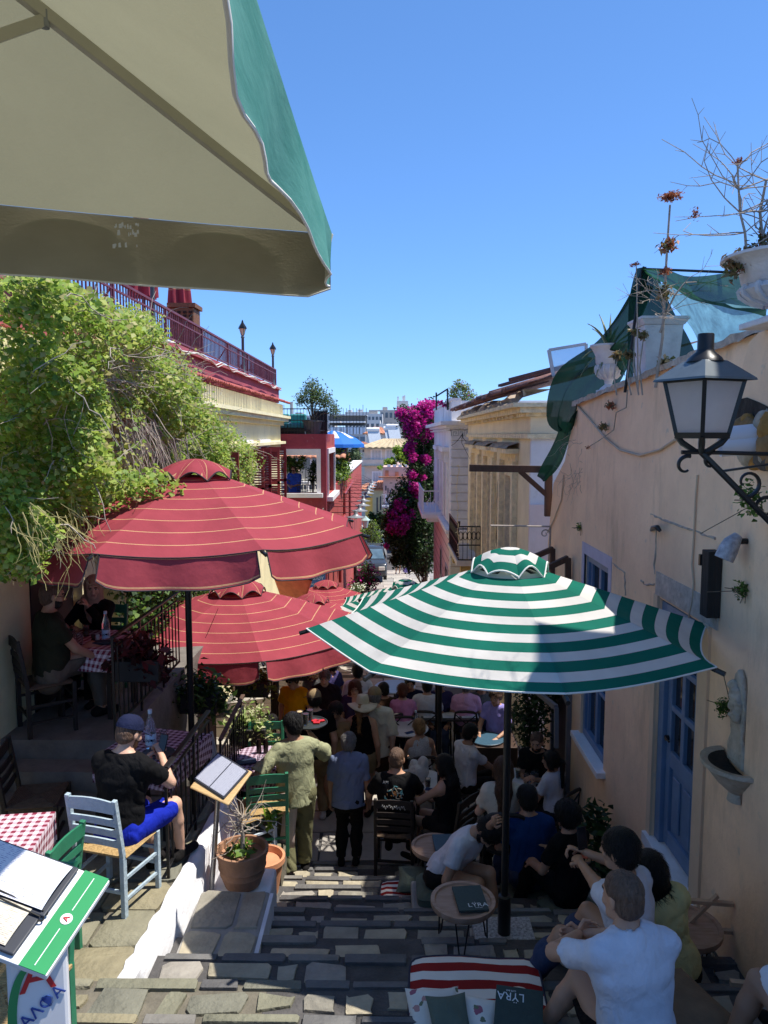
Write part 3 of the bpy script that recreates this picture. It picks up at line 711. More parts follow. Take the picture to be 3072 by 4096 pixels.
def clump_pts(centres,radii,n,seed,shell=.6):
    g = np.random.default_rng(seed);c = np.asarray(centres);r = np.asarray(radii,float)
    if r.ndim == 1: r = r[:,None].repeat(3,1)
    w = r.prod(1) ** (2 / 3);i = g.choice(len(c),n,p=w / w.sum());d = g.normal(size=(n,3));d /= np.linalg.norm(d,axis=1)[:,None]
    q = (shell + (1 - shell) * g.random(n)) if shell < 1 else np.ones(n)
    q *= 1 + .12 * g.normal(size=n)
    return c[i] + d * r[i] * q[:,None]
def tree(name,label,base,h,crown,seed,mats=None,leaf=.12,n=3000,cat='tree',group=None,trunk=.09,lean=(0,0)):
    """crown: list of (dx, dy, dz, r) lobes relative to the base"""
    g = random.Random(seed);t = thing(name,base,label,cat,group);b = MB();base = Vector(base)
    top = base + Vector((lean[0],lean[1],h));b.tube([base,base + Vector((lean[0] * .3,lean[1] * .3,h * .5)),top],[trunk,trunk * .75,trunk * .5],8)
    for dx,dy,dz,r in crown:
        e = base + Vector((dx,dy,dz));m_ = (top + e) / 2 + Vector((g.uniform(-.1,.1),g.uniform(-.1,.1),-.05)) * r;b.tube([top - Vector((0,0,h * .25)),m_,e],[trunk * .45,trunk * .3,trunk * .12],5)
    b.build('trunk',M_bark,t,40)
    cs = [];rs = []
    for dx,dy,dz,r in crown:
        for k in range(7):
            v = Vector((g.gauss(0,1),g.gauss(0,1),g.gauss(0,.8))).normalized() * r * g.uniform(.35,.95)
            cs.append(tuple(base + Vector((dx,dy,dz)) + v));rs.append(r * g.uniform(.22,.5))
    o = leaf_mesh('crown',clump_pts(cs,rs,n,seed,.35),leaf,mats or LV_mid,t,.6,.5,seed);o['kind'] = 'stuff'
    return t
# ------------------------------------------------------------------ the ground: stairs, terraces, street
def struct(name,b,m,**kw): return tag(b.build(name,m,None,**kw),kind='structure')
b = MB();b.add([(-900,55,-12.3),(900,55,-12.3),(900,2500,-12.3),(-900,2500,-12.3)],[(0,1,2,3)]);b.add([(-60,-20,-14),(60,-20,-14),(60,60,-14),(-60,60,-14)],[(0,1,2,3)])
struct('city_ground',b,M_conc)
b = MB()
for y0,y1,z in STEPS:
    x0 = -4.6 if y1 <= 4.42 else (-1.6 if y1 <= 8.6 else -3.6)
    b.bb(x0 if x0 > -4 else -.75,2.36,y0,y1 + .001,z - 1.6,z - .012)
    if x0 < -4: b.bb(x0,-.752,y0,y1 + .001,z - 1.6,z - .012,1)
b.bb(-4.6,3,-14,-1.5,-4,-1.1);b.bb(-7,8,44,60,STEPS[-1][2] - 4,STEPS[-1][2] - .35); 
stairs = struct('stairs',b,[M_mortar,mat('pale_mortar',(.14,.125,.095),.9,.3,6,.6,40)])  # sunlit corner of the steps: sunlight put into a paler mortar
def stone(x0,x1,y0,y1,z,parent,mats,h=.014,name='stone',jit=.018):
    g = random;c = min(x1 - x0,y1 - y0) * g.uniform(.04,.17);j = lambda: g.uniform(-jit,jit)
    p = [(x0 + c,y0),(x1 - c,y0),(x1,y0 + c),(x1,y1 - c),(x1 - c,y1),(x0 + c,y1),(x0,y1 - c),(x0,y0 + c)]
    p = [(x + j(),y + j()) for x,y in p];cx,cy = (x0 + x1) / 2,(y0 + y1) / 2;t = g.uniform(-.004,.006)
    b = MB();ins = lambda k,zz: [(cx + (x - cx) * k,cy + (y - cy) * k,zz + g.uniform(-.002,.002)) for x,y in p]
    b.add([(x,y,z - .02) for x,y in p] + ins(.995,z + h * .6 + t) + ins(.972,z + h + t),[(i,(i + 1) % 8,8 + (i + 1) % 8,8 + i) for i in range(8)] + [(8 + i,8 + (i + 1) % 8,16 + (i + 1) % 8,16 + i) for i in range(8)] + [tuple(range(16,24))])
    return b.build(name,random.choice(mats),parent,45)
nst = 0
for y0,y1,z in STEPS:
    if y1 < 2.6 or y1 > 8.6: continue
    xl = -3.0 if y1 <= 4.42 else -1.55
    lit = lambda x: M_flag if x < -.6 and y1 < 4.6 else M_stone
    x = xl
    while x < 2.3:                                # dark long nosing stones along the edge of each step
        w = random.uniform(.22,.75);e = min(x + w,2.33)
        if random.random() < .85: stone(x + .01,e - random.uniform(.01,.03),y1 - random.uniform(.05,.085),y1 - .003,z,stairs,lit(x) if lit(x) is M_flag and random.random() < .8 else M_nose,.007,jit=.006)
        x = e
    x = xl
    while x < 2.3:                                # the pale tread stones behind them, set in dark mortar
        w = random.uniform(.17,.48);e = min(x + w,2.33)
        if random.random() < .9: stone(x + random.uniform(.015,.04),e - random.uniform(.02,.055),y1 - random.uniform(.2,.34),y1 - random.uniform(.075,.14),z,stairs,lit(x),random.uniform(.004,.013),jit=.021)
        x = e
# paving of the landing and of the lower street
pav = MB();g_ = random.Random(4)
y_ = 8.6
while y_ < 56:
    dy = g_.uniform(.35,.7) * (1 if y_ < 20 else 1.6);x = -3.5
    while x < 2.3:
        w = g_.uniform(.4,.9) * (1 if y_ < 20 else 1.6);zz = min(gz(y_ + .02),gz(min(y_ + dy,200) - .02));j = lambda: g_.uniform(-.02,.02)
        if abs(gz(y_ + .02) - gz(y_ + dy - .02)) < .03 or y_ > 40:
            q = [(x + .02 + j(),y_ + .02 + j()),(min(x + w,2.33) - .02 + j(),y_ + .02 + j()),(min(x + w,2.33) - .02 + j(),y_ + dy - .02 + j()),(x + .02 + j(),y_ + dy - .02 + j())]
            if y_ > 40: pav.add([(a,c,gz(c) + .006) for a,c in q],[(0,1,2,3)],g_.randrange(3))
            else: pav.prism([(a,c,zz - .03) for a,c in q],(0,0,.032 + g_.uniform(0,.008)),g_.randrange(3))
        x += w
    y_ += dy
po = pav.build('paving_stones',[mat('paving_%d' % i,c,.7,.25,4,.4,18,col2=tuple(x * 1.4 for x in c)) for i,c in enumerate([(.32,.295,.255),(.36,.33,.28),(.27,.25,.225)])],stairs);po['kind'] = 'stuff'
b = MB()
for i in range(14):
    a,c = 42 + i * 1.5,42 + (i + 1) * 1.5;b.add([(-6,a,gz(a) - .004),(8,a,gz(a) - .004),(8,c,gz(c) - .004),(-6,c,gz(c) - .004)],[(0,1,2,3)])
b.add([(-14,63,gz(63)),(20,63,gz(63)),(20,78,gz(63)),(-14,78,gz(63))],[(0,1,2,3)])
struct('street',b,mat('street_slabs',(.27,.255,.235),.75,.3,1.2,.4,8))
# terraces of the taverna on the left
b = MB();b.bb(-4.6,-1.68,4.412,7.4,-8,-3.512);b.bb(-3.6,-1.12,7.4,8.9,-8,-4.352);b.bb(-3.6,-2.5,8.9,10.6,-8,-4.352)
ter = struct('terrace',b,MATS['pale_mortar'])
for (xa,xb,ya,yb,z) in [(-4.5,-1.7,4.43,7.38,-3.5),(-2.48,-1.14,7.42,8.88,-4.34)]:
    y = ya
    while y < yb - .05:
        dy = random.uniform(.3,.52);ye = min(y + dy,yb);x = xb
        if yb - ye < .12: ye = yb
        while x > xa + .05:
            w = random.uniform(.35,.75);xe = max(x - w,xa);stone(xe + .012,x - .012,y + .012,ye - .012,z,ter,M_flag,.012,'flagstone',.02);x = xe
        y = ye
b = MB();b.bb(-3.6,-2.5,6.8,10.6,-8,-2.79)
for i in range(3): b.bb(-4.6,-2.5,6.8 - .28 * (i + 1),6.8 - .28 * i - .002,-5,-2.79 - .178 * (i + 1))
struct('upper_terrace',b,mat('dark_floor',(.17,.15,.13),.7,.3,4,.3,30))
# whitewashed kerb wall between terrace and stairs, with its rough painted edge
def rough_wall(name,pts,w,zt,zb,m,label=None,cat=None,seed=3,parent=None):
    g = random.Random(seed);rows = []
    n = 40
    for i in range(n):
        t = i / (n - 1) * (len(pts) - 1);k = min(int(t),len(pts) - 2);f = t - k
        x = pts[k][0] * (1 - f) + pts[k + 1][0] * f;y = pts[k][1] * (1 - f) + pts[k + 1][1] * f;j = lambda a=.02: g.uniform(-a,a)
        top = zt(y);rows.append([(x - w / 2 + j(),y,zb(y)),(x - w / 2 + j(.012),y,top + j(.006)),(x - w / 2 + .03,y,top + .012),(x + w / 2 - .03 + j(.012),y,top + .010),(x + w / 2 + j(.008),y,top - .02),(x + w / 2 + j(.008),y,zb(y))])
    b = MB();b.sheet(rows);b.add(rows[0],[(0,1,2,3,4,5)]);b.add(rows[-1],[(5,4,3,2,1,0)])
    o = b.build(name,m,parent,50)
    return tag(o,label,cat) if label else o
rough_wall('kerb_wall',[(-1.72,4.45),(-1.62,6.0),(-1.60,7.39)],.10,lambda y: -3.47,lambda y: gz(y) - .3,M_whitewash,'low whitewashed kerb wall running along the sunlit flagstone terrace','wall')
b = MB();b.bb(-1.52,-1.02,5.93,6.5,-5,-3.83)
o = b.build('plinth',M_whitewash,None,bevel=.03);tag(o,'low whitewashed plinth under the terracotta pot and menu stand','plinth')
b = MB();b.bb(-1.55,-.98,4.94,5.92,-5,-3.69);o = b.build('stone_block',M_conc,None,bevel=.03);tag(o,'wide stone side step with a whitewashed flank beside the kerb wall','step')
for (a,c,d_,e) in [(-1.54,-1.26,4.97,5.4),(-1.25,-.99,4.97,5.38),(-1.54,-1.2,5.42,5.9),(-1.19,-.99,5.42,5.9)]: stone(a + .01,c - .01,d_ + .01,e - .01,-3.69,o,M_stone,.016)
b = MB();b.bb(-.985,-.955,4.95,5.9,-4.2,-3.70);b.build('painted_flank',M_whitewash,o)
# ------------------------------------------------------------------ building helpers
def part(parent,name,m,*boxes,bevel=0.0):
    b = MB()
    for q in boxes: b.bb(*q)
    return b.build(name,m,parent,bevel=bevel)
def tiles_along_y(parent,x,y0,y1,z,dx,dz,m,step=.17,name='roof_tile',r=.075,kind=None):
    """a run of barrel tiles across an eave that follows +y: one mesh each, shared"""
    n = int((y1 - y0) / step);me = None
    for i in range(n):
        if me is None:
            b = MB();rows = []
            for k in range(2):
                rows.append([(dx * k,r * math.cos(a),dz * k + r * .8 * math.sin(a)) for a in np.linspace(.1,3.04,7)])
            b.sheet(rows);o = b.build(name,m,parent,60,solid=.018,world=False);o.matrix_parent_inverse = wmat(parent).inverted();me = o.data
        else:
            o = bpy.data.objects.new(name,me);COL.objects.link(o);q = o.modifiers.new('solid','SOLIDIFY');q.thickness = .018;o.parent = parent;o.matrix_parent_inverse = wmat(parent).inverted()
        o.location = (x + random.uniform(-.015,.015),y0 + (i + .5) * step,z + random.uniform(-.012,.012));o.rotation_euler = (random.uniform(-.05,.05),0,random.uniform(-.04,.04))
def tile_roof(parent,name,p00,p10,p01,p11,n,m,rise=.05,kind=True):
    """a pitched roof of barrel tile rows: p00-p10 is the eave, p01-p11 the ridge; corrugation along the eave"""
    p00,p10,p01,p11 = map(Vector,(p00,p10,p01,p11));nrm = (p10 - p00).cross(p01 - p00).normalized()
    rows = [];K = 7
    for k in range(K + 1):
        r = []
        for i in range(n * 4 + 1):
            t = i / (n * 4);q = p00.lerp(p10,t).lerp(p01.lerp(p11,t),k / K);r.append(q + nrm * (rise * abs(math.sin(math.pi * t * n)) - (.012 * (k % 2))))
        rows.append(r)
    b = MB();b.sheet(rows);o = b.build(name,m,parent,40,solid=.04)
    return o
def window_z(parent,y,x0,x1,z0,z1,fr=.06,depth=.08,m_fr=None,m_gl=None,cols=2,rows_=2,sill=True,facing=-1):
    """window in a wall facing -y"""
    m_fr = m_fr or M_trimwhite;f = facing
    b = MB();a,c = sorted((y,y + f * depth))
    b.bb(x0 - fr,x0,a,c,z0,z1);b.bb(x1,x1 + fr,a,c,z0,z1);b.bb(x0 - fr,x1 + fr,a,c,z1,z1 + fr);b.bb(x0 - fr,x1 + fr,a,c,z0 - fr,z0)
    for i in range(1,cols): xx = x0 + (x1 - x0) * i / cols;b.bb(xx - .02,xx + .02,a + .01,c - .01,z0,z1)
    for i in range(1,rows_): zz = z0 + (z1 - z0) * i / rows_;b.bb(x0,x1,a + .013,c - .013,zz - .015,zz + .015)
    w = b.build('window',m_fr,parent);part(w,'pane',m_gl or M_glass,(x0,x1,min(y,y + f * .02),max(y,y + f * .02),z0,z1))
    if sill: part(w,'sill',m_fr,(x0 - fr - .05,x1 + fr + .05,min(y,y + f * .16),max(y,y + f * .16),z0 - fr - .05,z0 - fr - .002))
    return w
def shutter_pair(parent,y,x0,x1,z0,z1,m,f=-1,leaves=2):
    for i in range(leaves):
        a,c = x0 + (x1 - x0) * i / leaves,x0 + (x1 - x0) * (i + 1) / leaves;b = MB();ya,yb = sorted((y,y + f * .05))
        b.bb(a + .01,a + .07,ya,yb,z0,z1);b.bb(c - .07,c - .01,ya,yb,z0,z1)
        for zz in (z0,(z0 + z1) / 2,z1 - .08): b.bb(a + .07,c - .07,ya + .004,yb - .004,zz,zz + .08)
        s_ = b.build('shutter',m,parent);q = MB();k = 12
        for j in range(k): zz = z0 + .08 + (z1 - z0 - .16) * (j + .5) / k;q.beam((a + .07,(ya + yb) / 2,zz),(c - .07,(ya + yb) / 2,zz),.035,.012,up=(0,.7,1))
        q.build('slats',m,s_)['kind'] = 'stuff'
# ------------------------------------------------------------------ left: yellow taverna house with red parapet
yh = thing('yellow_house',(-3.6,15,-6),'yellow plastered house under a red roof terrace, half hidden by the climber','house')
part(yh,'wall',M_yellow,(-9,-3.6,6.3,25.0,-7.5,.30));part(yh,'side_wall',M_yellow,(-9,-3.62,5.2,6.298,-7.5,1.0))
part(yh,'cornice',M_yellow,(-9,-3.50,6.3,25.1,.302,.42),(-9,-3.36,6.3,25.24,.422,.52),(-9,-3.30,6.3,25.3,.522,.60),(-9,-3.52,6.3,25.08,.602,.97),(-9,-3.45,6.3,25.15,-.28,-.20))
part(yh,'parapet',plaster('parapet_plaster',(.40,.10,.125),(.22,.05,.06),.5),(-9,-3.62,5.2,24.9,1.02,1.42),(-9,-3.55,5.2,24.97,1.422,1.50))
tiles_along_y(yh,-3.62,9.5,25.2,1.10,.36,-.12,M_redtile,.2)
for (ya,yb) in [(20.9,22.2),(18.3,19.4),(15.3,16.4)]:
    b = MB()
    for q in [(-3.6,-3.54,ya - .16,ya,-2.25,-.32),(-3.6,-3.54,yb,yb + .16,-2.25,-.32),(-3.6,-3.52,ya - .24,yb + .24,-.318,-.12)]: b.bb(*q)
    w = b.build('window',M_trimwhite,yh);part(w,'pane',M_glass,(-3.6,-3.585,ya,yb,-2.25,-.32))
    for yy in (ya,yb):                                # open shutter leaves standing out from the wall
        q = MB();q.bb(-3.54,-3.04,yy - .02,yy + .02,-2.25,-2.15);q.bb(-3.54,-3.04,yy - .02,yy + .02,-.45,-.34);q.bb(-3.54,-3.04,yy - .02,yy + .02,-1.33,-1.25)
        q.bb(-3.54,-3.47,yy - .02,yy + .02,-2.15,-.45);q.bb(-3.11,-3.04,yy - .02,yy + .02,-2.15,-.45);s_ = q.build('shutter',M_shut,yh)
        q = MB()
        for j in range(26):
            zz = -2.12 + j * .065
            if not -1.36 < zz < -1.24: q.beam((-3.47,yy,zz),(-3.11,yy,zz),.04,.012,up=(0,-.8,1))
        q.build('slats',M_shut,s_)['kind'] = 'stuff'
# dark doorway and pilasters of the ground floor beside the upper terrace
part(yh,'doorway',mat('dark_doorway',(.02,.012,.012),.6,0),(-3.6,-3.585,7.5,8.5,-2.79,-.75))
part(yh,'pilaster',M_yellow,(-3.6,-3.5,8.55,8.95,-5,-.4));part(yh,'pilaster',M_yellow,(-3.6,-3.42,9.4,9.9,-5,-.4))
# roof terrace railing
rl = thing('roof_railing',(-3.7,15,1.5),'long dark red iron railing along the red roof parapet','railing')
b = MB();b.beam((-3.7,7,2.06),(-3.7,24.8,2.06),.05,.035);b.build('top_rail',M_ironred,rl);b = MB();b.beam((-3.7,7,1.6),(-3.7,24.8,1.6),.03,.03);b.build('rail',M_ironred,rl);b = MB();b.beam((-3.7,7,1.93),(-3.7,24.8,1.93),.025,.025);b.beam((-3.7,24.8,2.06),(-8,24.8,2.06),.05,.035);b.beam((-3.7,24.8,1.6),(-8,24.8,1.6),.03,.03);b.build('rail',M_ironred,rl)
bm = None
for i in range(150):
    y = 7 + i * .119
    if bm is None: b = MB();b.bb(-.009,.009,-.009,.009,0,.5);o = b.build('baluster',M_ironred,rl,world=False);bm = o.data
    else: o = bpy.data.objects.new('baluster',bm);COL.objects.link(o);o.parent = rl
    o.matrix_parent_inverse = wmat(rl).inverted();o.location = (-3.7,y,1.58);o.rotation_euler = (0,0,random.uniform(-.2,.2))
for i in range(8):
    y = 8 + i * 2.4;b = MB();b.bb(-3.72,-3.68,y - .02,y + .02,1.5,2.08);b.beam((-3.7,y + .02,2.0),(-4.15,y + .3,1.5),.02,.02);b.build('post',M_ironred,rl)
def lamp_post(loc,h,label):
    t = thing('lamp_post',loc,label,'lamp post','lamp posts on the red roof terrace');b = MB()
    b.lathe([(.10,0),(.09,.05),(.055,.09),(.05,.2),(.038,.25),(.034,h - .45),(.05,h - .43),(.03,h - .38)],12,loc);b.build('post',mat('grey_iron',(.06,.075,.085),.5,.2,8),t,40)
    b = MB();b.lathe([(.035,h - .38),(.075,h - .22)],6,loc);b.build('lantern_glass',mat('lamp_glass',(.75,.6,.35),.2,0),t)
    b = MB();b.lathe([(.11,h - .22),(.095,h - .17),(.03,h - .07),(.02,h - .03),(.008,h)],6,loc)
    for k in range(6): a = k * math.pi / 3;b.tube([(loc[0] + .036 * math.cos(a),loc[1] + .036 * math.sin(a),loc[2] + h - .38),(loc[0] + .078 * math.cos(a),loc[1] + .078 * math.sin(a),loc[2] + h - .22)],.006,4)
    b.build('lantern_roof',M_black,t)
lamp_post((-3.72,19.5,1.5),1.35,'dark lamp post on the red parapet, the nearer of the two with lanterns in view');lamp_post((-3.72,24.4,1.5),1.38,'dark lamp post at the far end of the red parapet');lamp_post((-3.72,12.2,1.5),1.75,'thick grey lamp post on the parapet cut off by the parasol above')
def closed_parasol(loc,h,label,s=1.0):
    t = thing('closed_parasol',loc,label,'parasol','folded parasols on the roof terrace');b = MB();rows = []
    for k in range(9):
        z = h * .35 + h * .65 * k / 8;r = (.20 - .13 * (k / 8) ** 1.6) * s;rows.append([(loc[0] + r * (1 + .28 * math.cos(a * 7 + k * .3)) * math.cos(a),loc[1] + r * (1 + .28 * math.cos(a * 7 + k * .3)) * math.sin(a),loc[2] + z) for a in np.linspace(0,6.2832,57)])
    b.sheet(rows,uvrows=[[(k / 8 * 5,i / 56) for i in range(57)] for k in range(9)]);b.build('folded_canopy',stripe_mat('red_stripe',RED_BANDS),t,50);b = MB();b.tube([loc,Vector(loc) + Vector((0,0,h * 1.03))],.03);b.build('pole',M_black,t)
RED_BANDS = [(0,lin(164,70,80)),(.93,lin(222,182,132)),(.95,lin(164,70,80)),(.962,lin(222,182,132)),(.982,lin(164,70,80))]
closed_parasol((-4.1,15.2,1.45),2.2,'folded striped red parasol standing behind the brown planter box');closed_parasol((-4.1,12.95,1.45),2.3,'folded red parasol beside the thick grey lamp post')
t = thing('planter_box',(-3.95,15.2,1.5),'tall brown woven planter box on the red roof terrace','planter');M_wick = mat('brown_wicker',(.20,.085,.035),.7,.3,30,.6,50)
b = MB()
for z0,z1 in ((1.5,2.42),): b.bb(-4.24,-3.78,14.95,15.45,z0,z1)
b.build('box',M_wick,t,bevel=.02);b = MB();b.bb(-4.28,-3.74,14.91,15.49,2.422,2.5);b.build('rim',M_wick,t)
b = MB()
for i in range(4):
    for j in range(4): b.bb(-4.2 + i * .11,-4.14 + i * .11,14.925,14.948,2.1 + j * .07,2.14 + j * .07)
b.build('lattice',mat('dark_recess',(.03,.015,.01),.9,0),t)
b = MB();pts = [(-3.5,12 + i * .5,1.45 + .03 * math.sin(i * 1.7) - (.05 if i % 5 == 2 else 0)) for i in range(26)];b.tube(pts,.014,6);b.tube([(p[0] + .03,p[1],p[2] - .03 + .03 * math.sin(i * 2.3)) for i,p in enumerate(pts)],.010,6)
tag(b.build('cables',mat('white_cable',(.6,.57,.5),.6),None,60),'loose pale cables sagging along the red parapet','cable')
# ------------------------------------------------------------------ left: the climber over the house front
ivy = thing('climber',(-3.4,9,-3),'huge sunlit green climber spilling over the house front above the red parasol','climbing plant')
poly = [(-60,1090),(180,1100),(330,1190),(420,1215),(560,1270),(640,1330),(690,1420),(760,1500),(840,1640),(905,1750),(1000,1810),(1005,1880),(980,1960),(900,2000),(840,1990),(800,2000),(560,2010),(450,2030),(300,2100),(200,2180),(130,2290),(-60,2320)]
holes = [[(430,1640),(560,1660),(640,1720),(660,1860),(560,1920),(440,1880),(400,1760)]]
thin = [[(240,1300),(420,1240),(620,1420),(640,1600),(480,1620),(330,1480)]]
def inpoly(x,y,p):
    r = np.zeros(len(x),bool);n = len(p)
    for i in range(n):
        (xa,ya),(xb,yb) = p[i],p[(i + 1) % n]
        if ya == yb: continue
        c = ((ya > y) != (yb > y)) & (x < (xb - xa) * (y - ya) / (yb - ya) + xa);r ^= c
    return r
def to_px(p):
    z = p @ _F;return 1536 + FPX * (p @ _R) / z,2048 - FPX * (p @ _U) / z
g = np.random.default_rng(5);N = 300000
yy = 5.6 + 16 * g.random(N) ** 1.25;zz = -2.6 + 5.0 * g.random(N)
bul = .45 + .55 * np.clip((12 - yy) / 5,0,1) + .22 * np.sin(yy * 2.1 + zz * 1.7) + .18 * np.sin(zz * 4.3 - yy * 1.3)     # how far the mass stands out from the wall
wav = (np.sin(yy * 3.3 + zz * 5.1) + np.sin(zz * 7.7 - yy * 4.7 + 1.3) + np.sin(yy * 9 + 2) * .6) / 2.6
xx = -3.55 + np.clip(bul,.12,None) * (g.random(N) ** .35) * (1 + .28 * wav)
pt = np.stack([xx,yy,zz],1);u_,v_ = to_px(pt)
ok = inpoly(u_ + g.normal(0,22,N),v_ + g.normal(0,22,N),poly)
for h in holes: ok &= ~(inpoly(u_ + g.normal(0,18,N),v_ + g.normal(0,18,N),h) & (g.random(N) < .96))
for h in thin: ok &= ~(inpoly(u_ + g.normal(0,40,N),v_ + g.normal(0,40,N),h) & (g.random(N) < .68))
ok &= (wav + g.normal(0,.35,N)) > -.62
pi = pt[ok][:60000]
o = leaf_mesh('foliage',pi,.058,LV_ivy,ivy,.8,.25,8,out=np.array([.55,-.35,.2]),weights=[.3,.27,.18,.15,.10]);o['kind'] = 'stuff'
u_,v_ = to_px(pt);ok = inpoly(u_ + g.normal(0,30,N),v_ + g.normal(0,30,N),thin[0]) & (g.random(N) < .16);o = leaf_mesh('dry_leaves',pt[ok][:7000],.045,LV_dry + LV_ivy[4:],ivy,.6,.25,9,out=np.array([.5,-.3,.2]));o['kind'] = 'stuff'
b = MB();gr = random.Random(11)
def vine(p,d,L,r,sag=.06,wob=.35):
    pts = [Vector(p)];d = Vector(d)
    for i in range(7):
        d = (d + Vector((gr.gauss(0,wob),gr.gauss(0,wob),gr.gauss(0,wob) - sag))).normalized();pts.append(pts[-1] + d * L / 7)
    b.tube(pts,[r * (1 - .1 * i) for i in range(8)],4,cap=False)
for i in range(420):
    k = gr.randrange(len(pi));q = pi[k];vine(q,(gr.uniform(-.2,.5),gr.uniform(-1,1),gr.uniform(-.5,.5)),gr.uniform(.3,.9),gr.uniform(.003,.008))
for i in range(260):                                       # bare grey twigs where the leaves are thin
    q = PX(gr.uniform(280,640),gr.uniform(1260,1640),-3.0)
    u0,v0 = to_px(np.array(q)); 
    if inpoly(np.array([u0]),np.array([v0]),[(240,1260),(430,1240),(680,1470),(660,1660),(430,1640),(300,1480)])[0]: vine(q,(.2,1,-.35),gr.uniform(.5,1.3),gr.uniform(.004,.010),.05,.3)
for i in range(150):                                       # dry stems hanging in the dark gap
    q = PX(gr.uniform(420,660),gr.uniform(1630,1720),-3.0);vine(q + Vector((gr.uniform(0,.3),0,0)),(.3,.1,-.6),gr.uniform(.5,1.1),gr.uniform(.003,.008),.3,.22)
b.build('stems',M_twig,ivy,60)['kind'] = 'stuff'
b = MB()
for i in range(90):                                        # trailing shoots over the parasol
    q = PX(gr.uniform(40,560),gr.uniform(2000,2160),-2.6);vine(q,(.5,-.1,-.5),gr.uniform(.25,.7),.004,.12,.3)
b.build('shoots',mat('shoot',(.30,.26,.10),.7),ivy,60)['kind'] = 'stuff'
t = thing('lean_to_roof',(-3.2,10.5,-.2),'small red tiled lean-to roof buried in the climber','roof');tile_roof(t,'tiles',PX(360,1700,-3.05),PX(690,1720,-3.05),PX(360,1640,-3.58),PX(690,1690,-3.58),12,M_redtile)
# ivy on the wall behind the second red parasol, and plants in the shade
g = np.random.default_rng(15);N = 9000;c = np.stack([-3.5 + .35 * g.random(N),9.2 + 4.5 * g.random(N),-3.6 + 2.6 * g.random(N)],1)
t = thing('wall_creeper',(-3.4,11,-5),'dark green creeper covering the shaded wall behind the woman in the black top','climbing plant');leaf_mesh('foliage',c,.085,LV_dark + LV_mid[:2],t,.8,.2,4)['kind'] = 'stuff'
b = MB();gr = random.Random(2)
for i in range(12): vine((-3.5,9.4 + i * .36,-4.6),(.1,gr.uniform(-.2,.2),1),2.6,.01,-.1,.12)
b.build('stems',M_bark,t)['kind'] = 'stuff'
# ------------------------------------------------------------------ left: dark red building beyond the yellow house
rb = thing('red_building',(-2.9,26,-7),'dark red building with a big white framed window opening beyond the yellow house','building')
wy = 25.3
wx0,wx1,wz0,wz1 = PX(1094,1900,0.0001)[0],0,0,0
A_ = P(1098,1812,wy);B_ = P(1268,1972,wy)
wx0,wx1,wz0,wz1 = A_.x,B_.x,B_.z,A_.z
top = P(1300,1736,wy).z;cx = P(1304,1800,wy).x
part(rb,'front_wall',M_redshade,(-5,wx0,wy,wy + .3,-7.5,top),(wx1,cx,wy,wy + .3,-7.5,top),(wx0,wx1,wy,wy + .3,wz1,top),(wx0,wx1,wy,wy + .3,-7.5,wz0))
part(rb,'roof_slab',M_redshade,(-5,cx,wy + .302,wy + 1.6,top - .25,top - .01))
sy0,sy1 = 25.75,28.6
part(rb,'side_wall',M_redwall,(cx - .3,cx - .004,wy + .302,sy0,-7.5,top),(cx - .3,cx - .004,sy1,29.2,-7.5,top),(cx - .3,cx - .004,sy0,sy1,-.62,top),(cx - .3,cx - .004,sy0,sy1,-7.5,-2.05))
part(rb,'long_wall',M_redwall,(-2.6,cx - .004,29.202,55,-9.5,-1.9));part(rb,'coping',M_trimwhite,(-2.75,cx + .06,32,55.05,-1.898,-1.80))
part(rb,'terrace_floor',M_conc,(-9,-2.6,27.2,36,-2.6,-2.2),(-9,cx - .302,wy + .302,27.198,-3.1,-2.72))
w = part(rb,'window_frame',M_trimwhite,(wx0 - .02,wx1 + .13,wy - .05,wy - .002,wz1,wz1 + .13),(wx1,wx1 + .13,wy - .05,wy - .002,wz0,wz1 - .002),(wx0 - .10,wx0,wy - .05,wy - .002,wz0,wz1 - .002),(wx0,wx1,wy - .04,wy + .1,wz1 - .07,wz1 - .003))
part(w,'sill',M_trimwhite,(wx0 - .1,wx1 + .2,wy - .22,wy + .05,wz0 - .14,wz0 - .002))
w = part(rb,'side_window',M_trimwhite,(cx,cx + .06,sy0 - .1,sy1 + .1,-.62,-.45),(cx,cx + .06,sy0 - .1,sy0,-2.05,-.622),(cx,cx + .06,sy1,sy1 + .1,-2.05,-.622),(cx - .1,cx - .06,26.9,27.05,-2.05,-.62),(cx - .1,cx + .2,sy0 - .2,sy1 + .2,-2.2,-2.052));part(w,'pane',M_glass,(cx - .14,cx - .12,sy0,sy1,-2.05,-.62))
b = MB()
for (y0,z0,y1,z1) in [(25.4,-4.3,34,-3.55),(34,-3.55,34.05,-2.6),(34.05,-2.6,41,-2.45),(38.5,-2.5,38.55,-5),(31,-3.8,31.05,-6)]: b.tube([(cx + .06,y0,z0),(cx + .06,y1,z1)],.06,6)
b.build('drain_pipe',mat('red_pipe',(.32,.05,.05),.5),rb,50)
b = MB();b.box((cx - .5,wy - .05,-2.85),(.09,.14,.1),.5);b.tube([(cx - .45,wy,-2.8),(cx - .2,wy - .02,-2.75),(cx - .1,wy - .05,-2.4)],.015);tag(b.build('security_camera',M_trimwhite,None,bevel=.01),'small white security camera under the big window of the red building','camera')
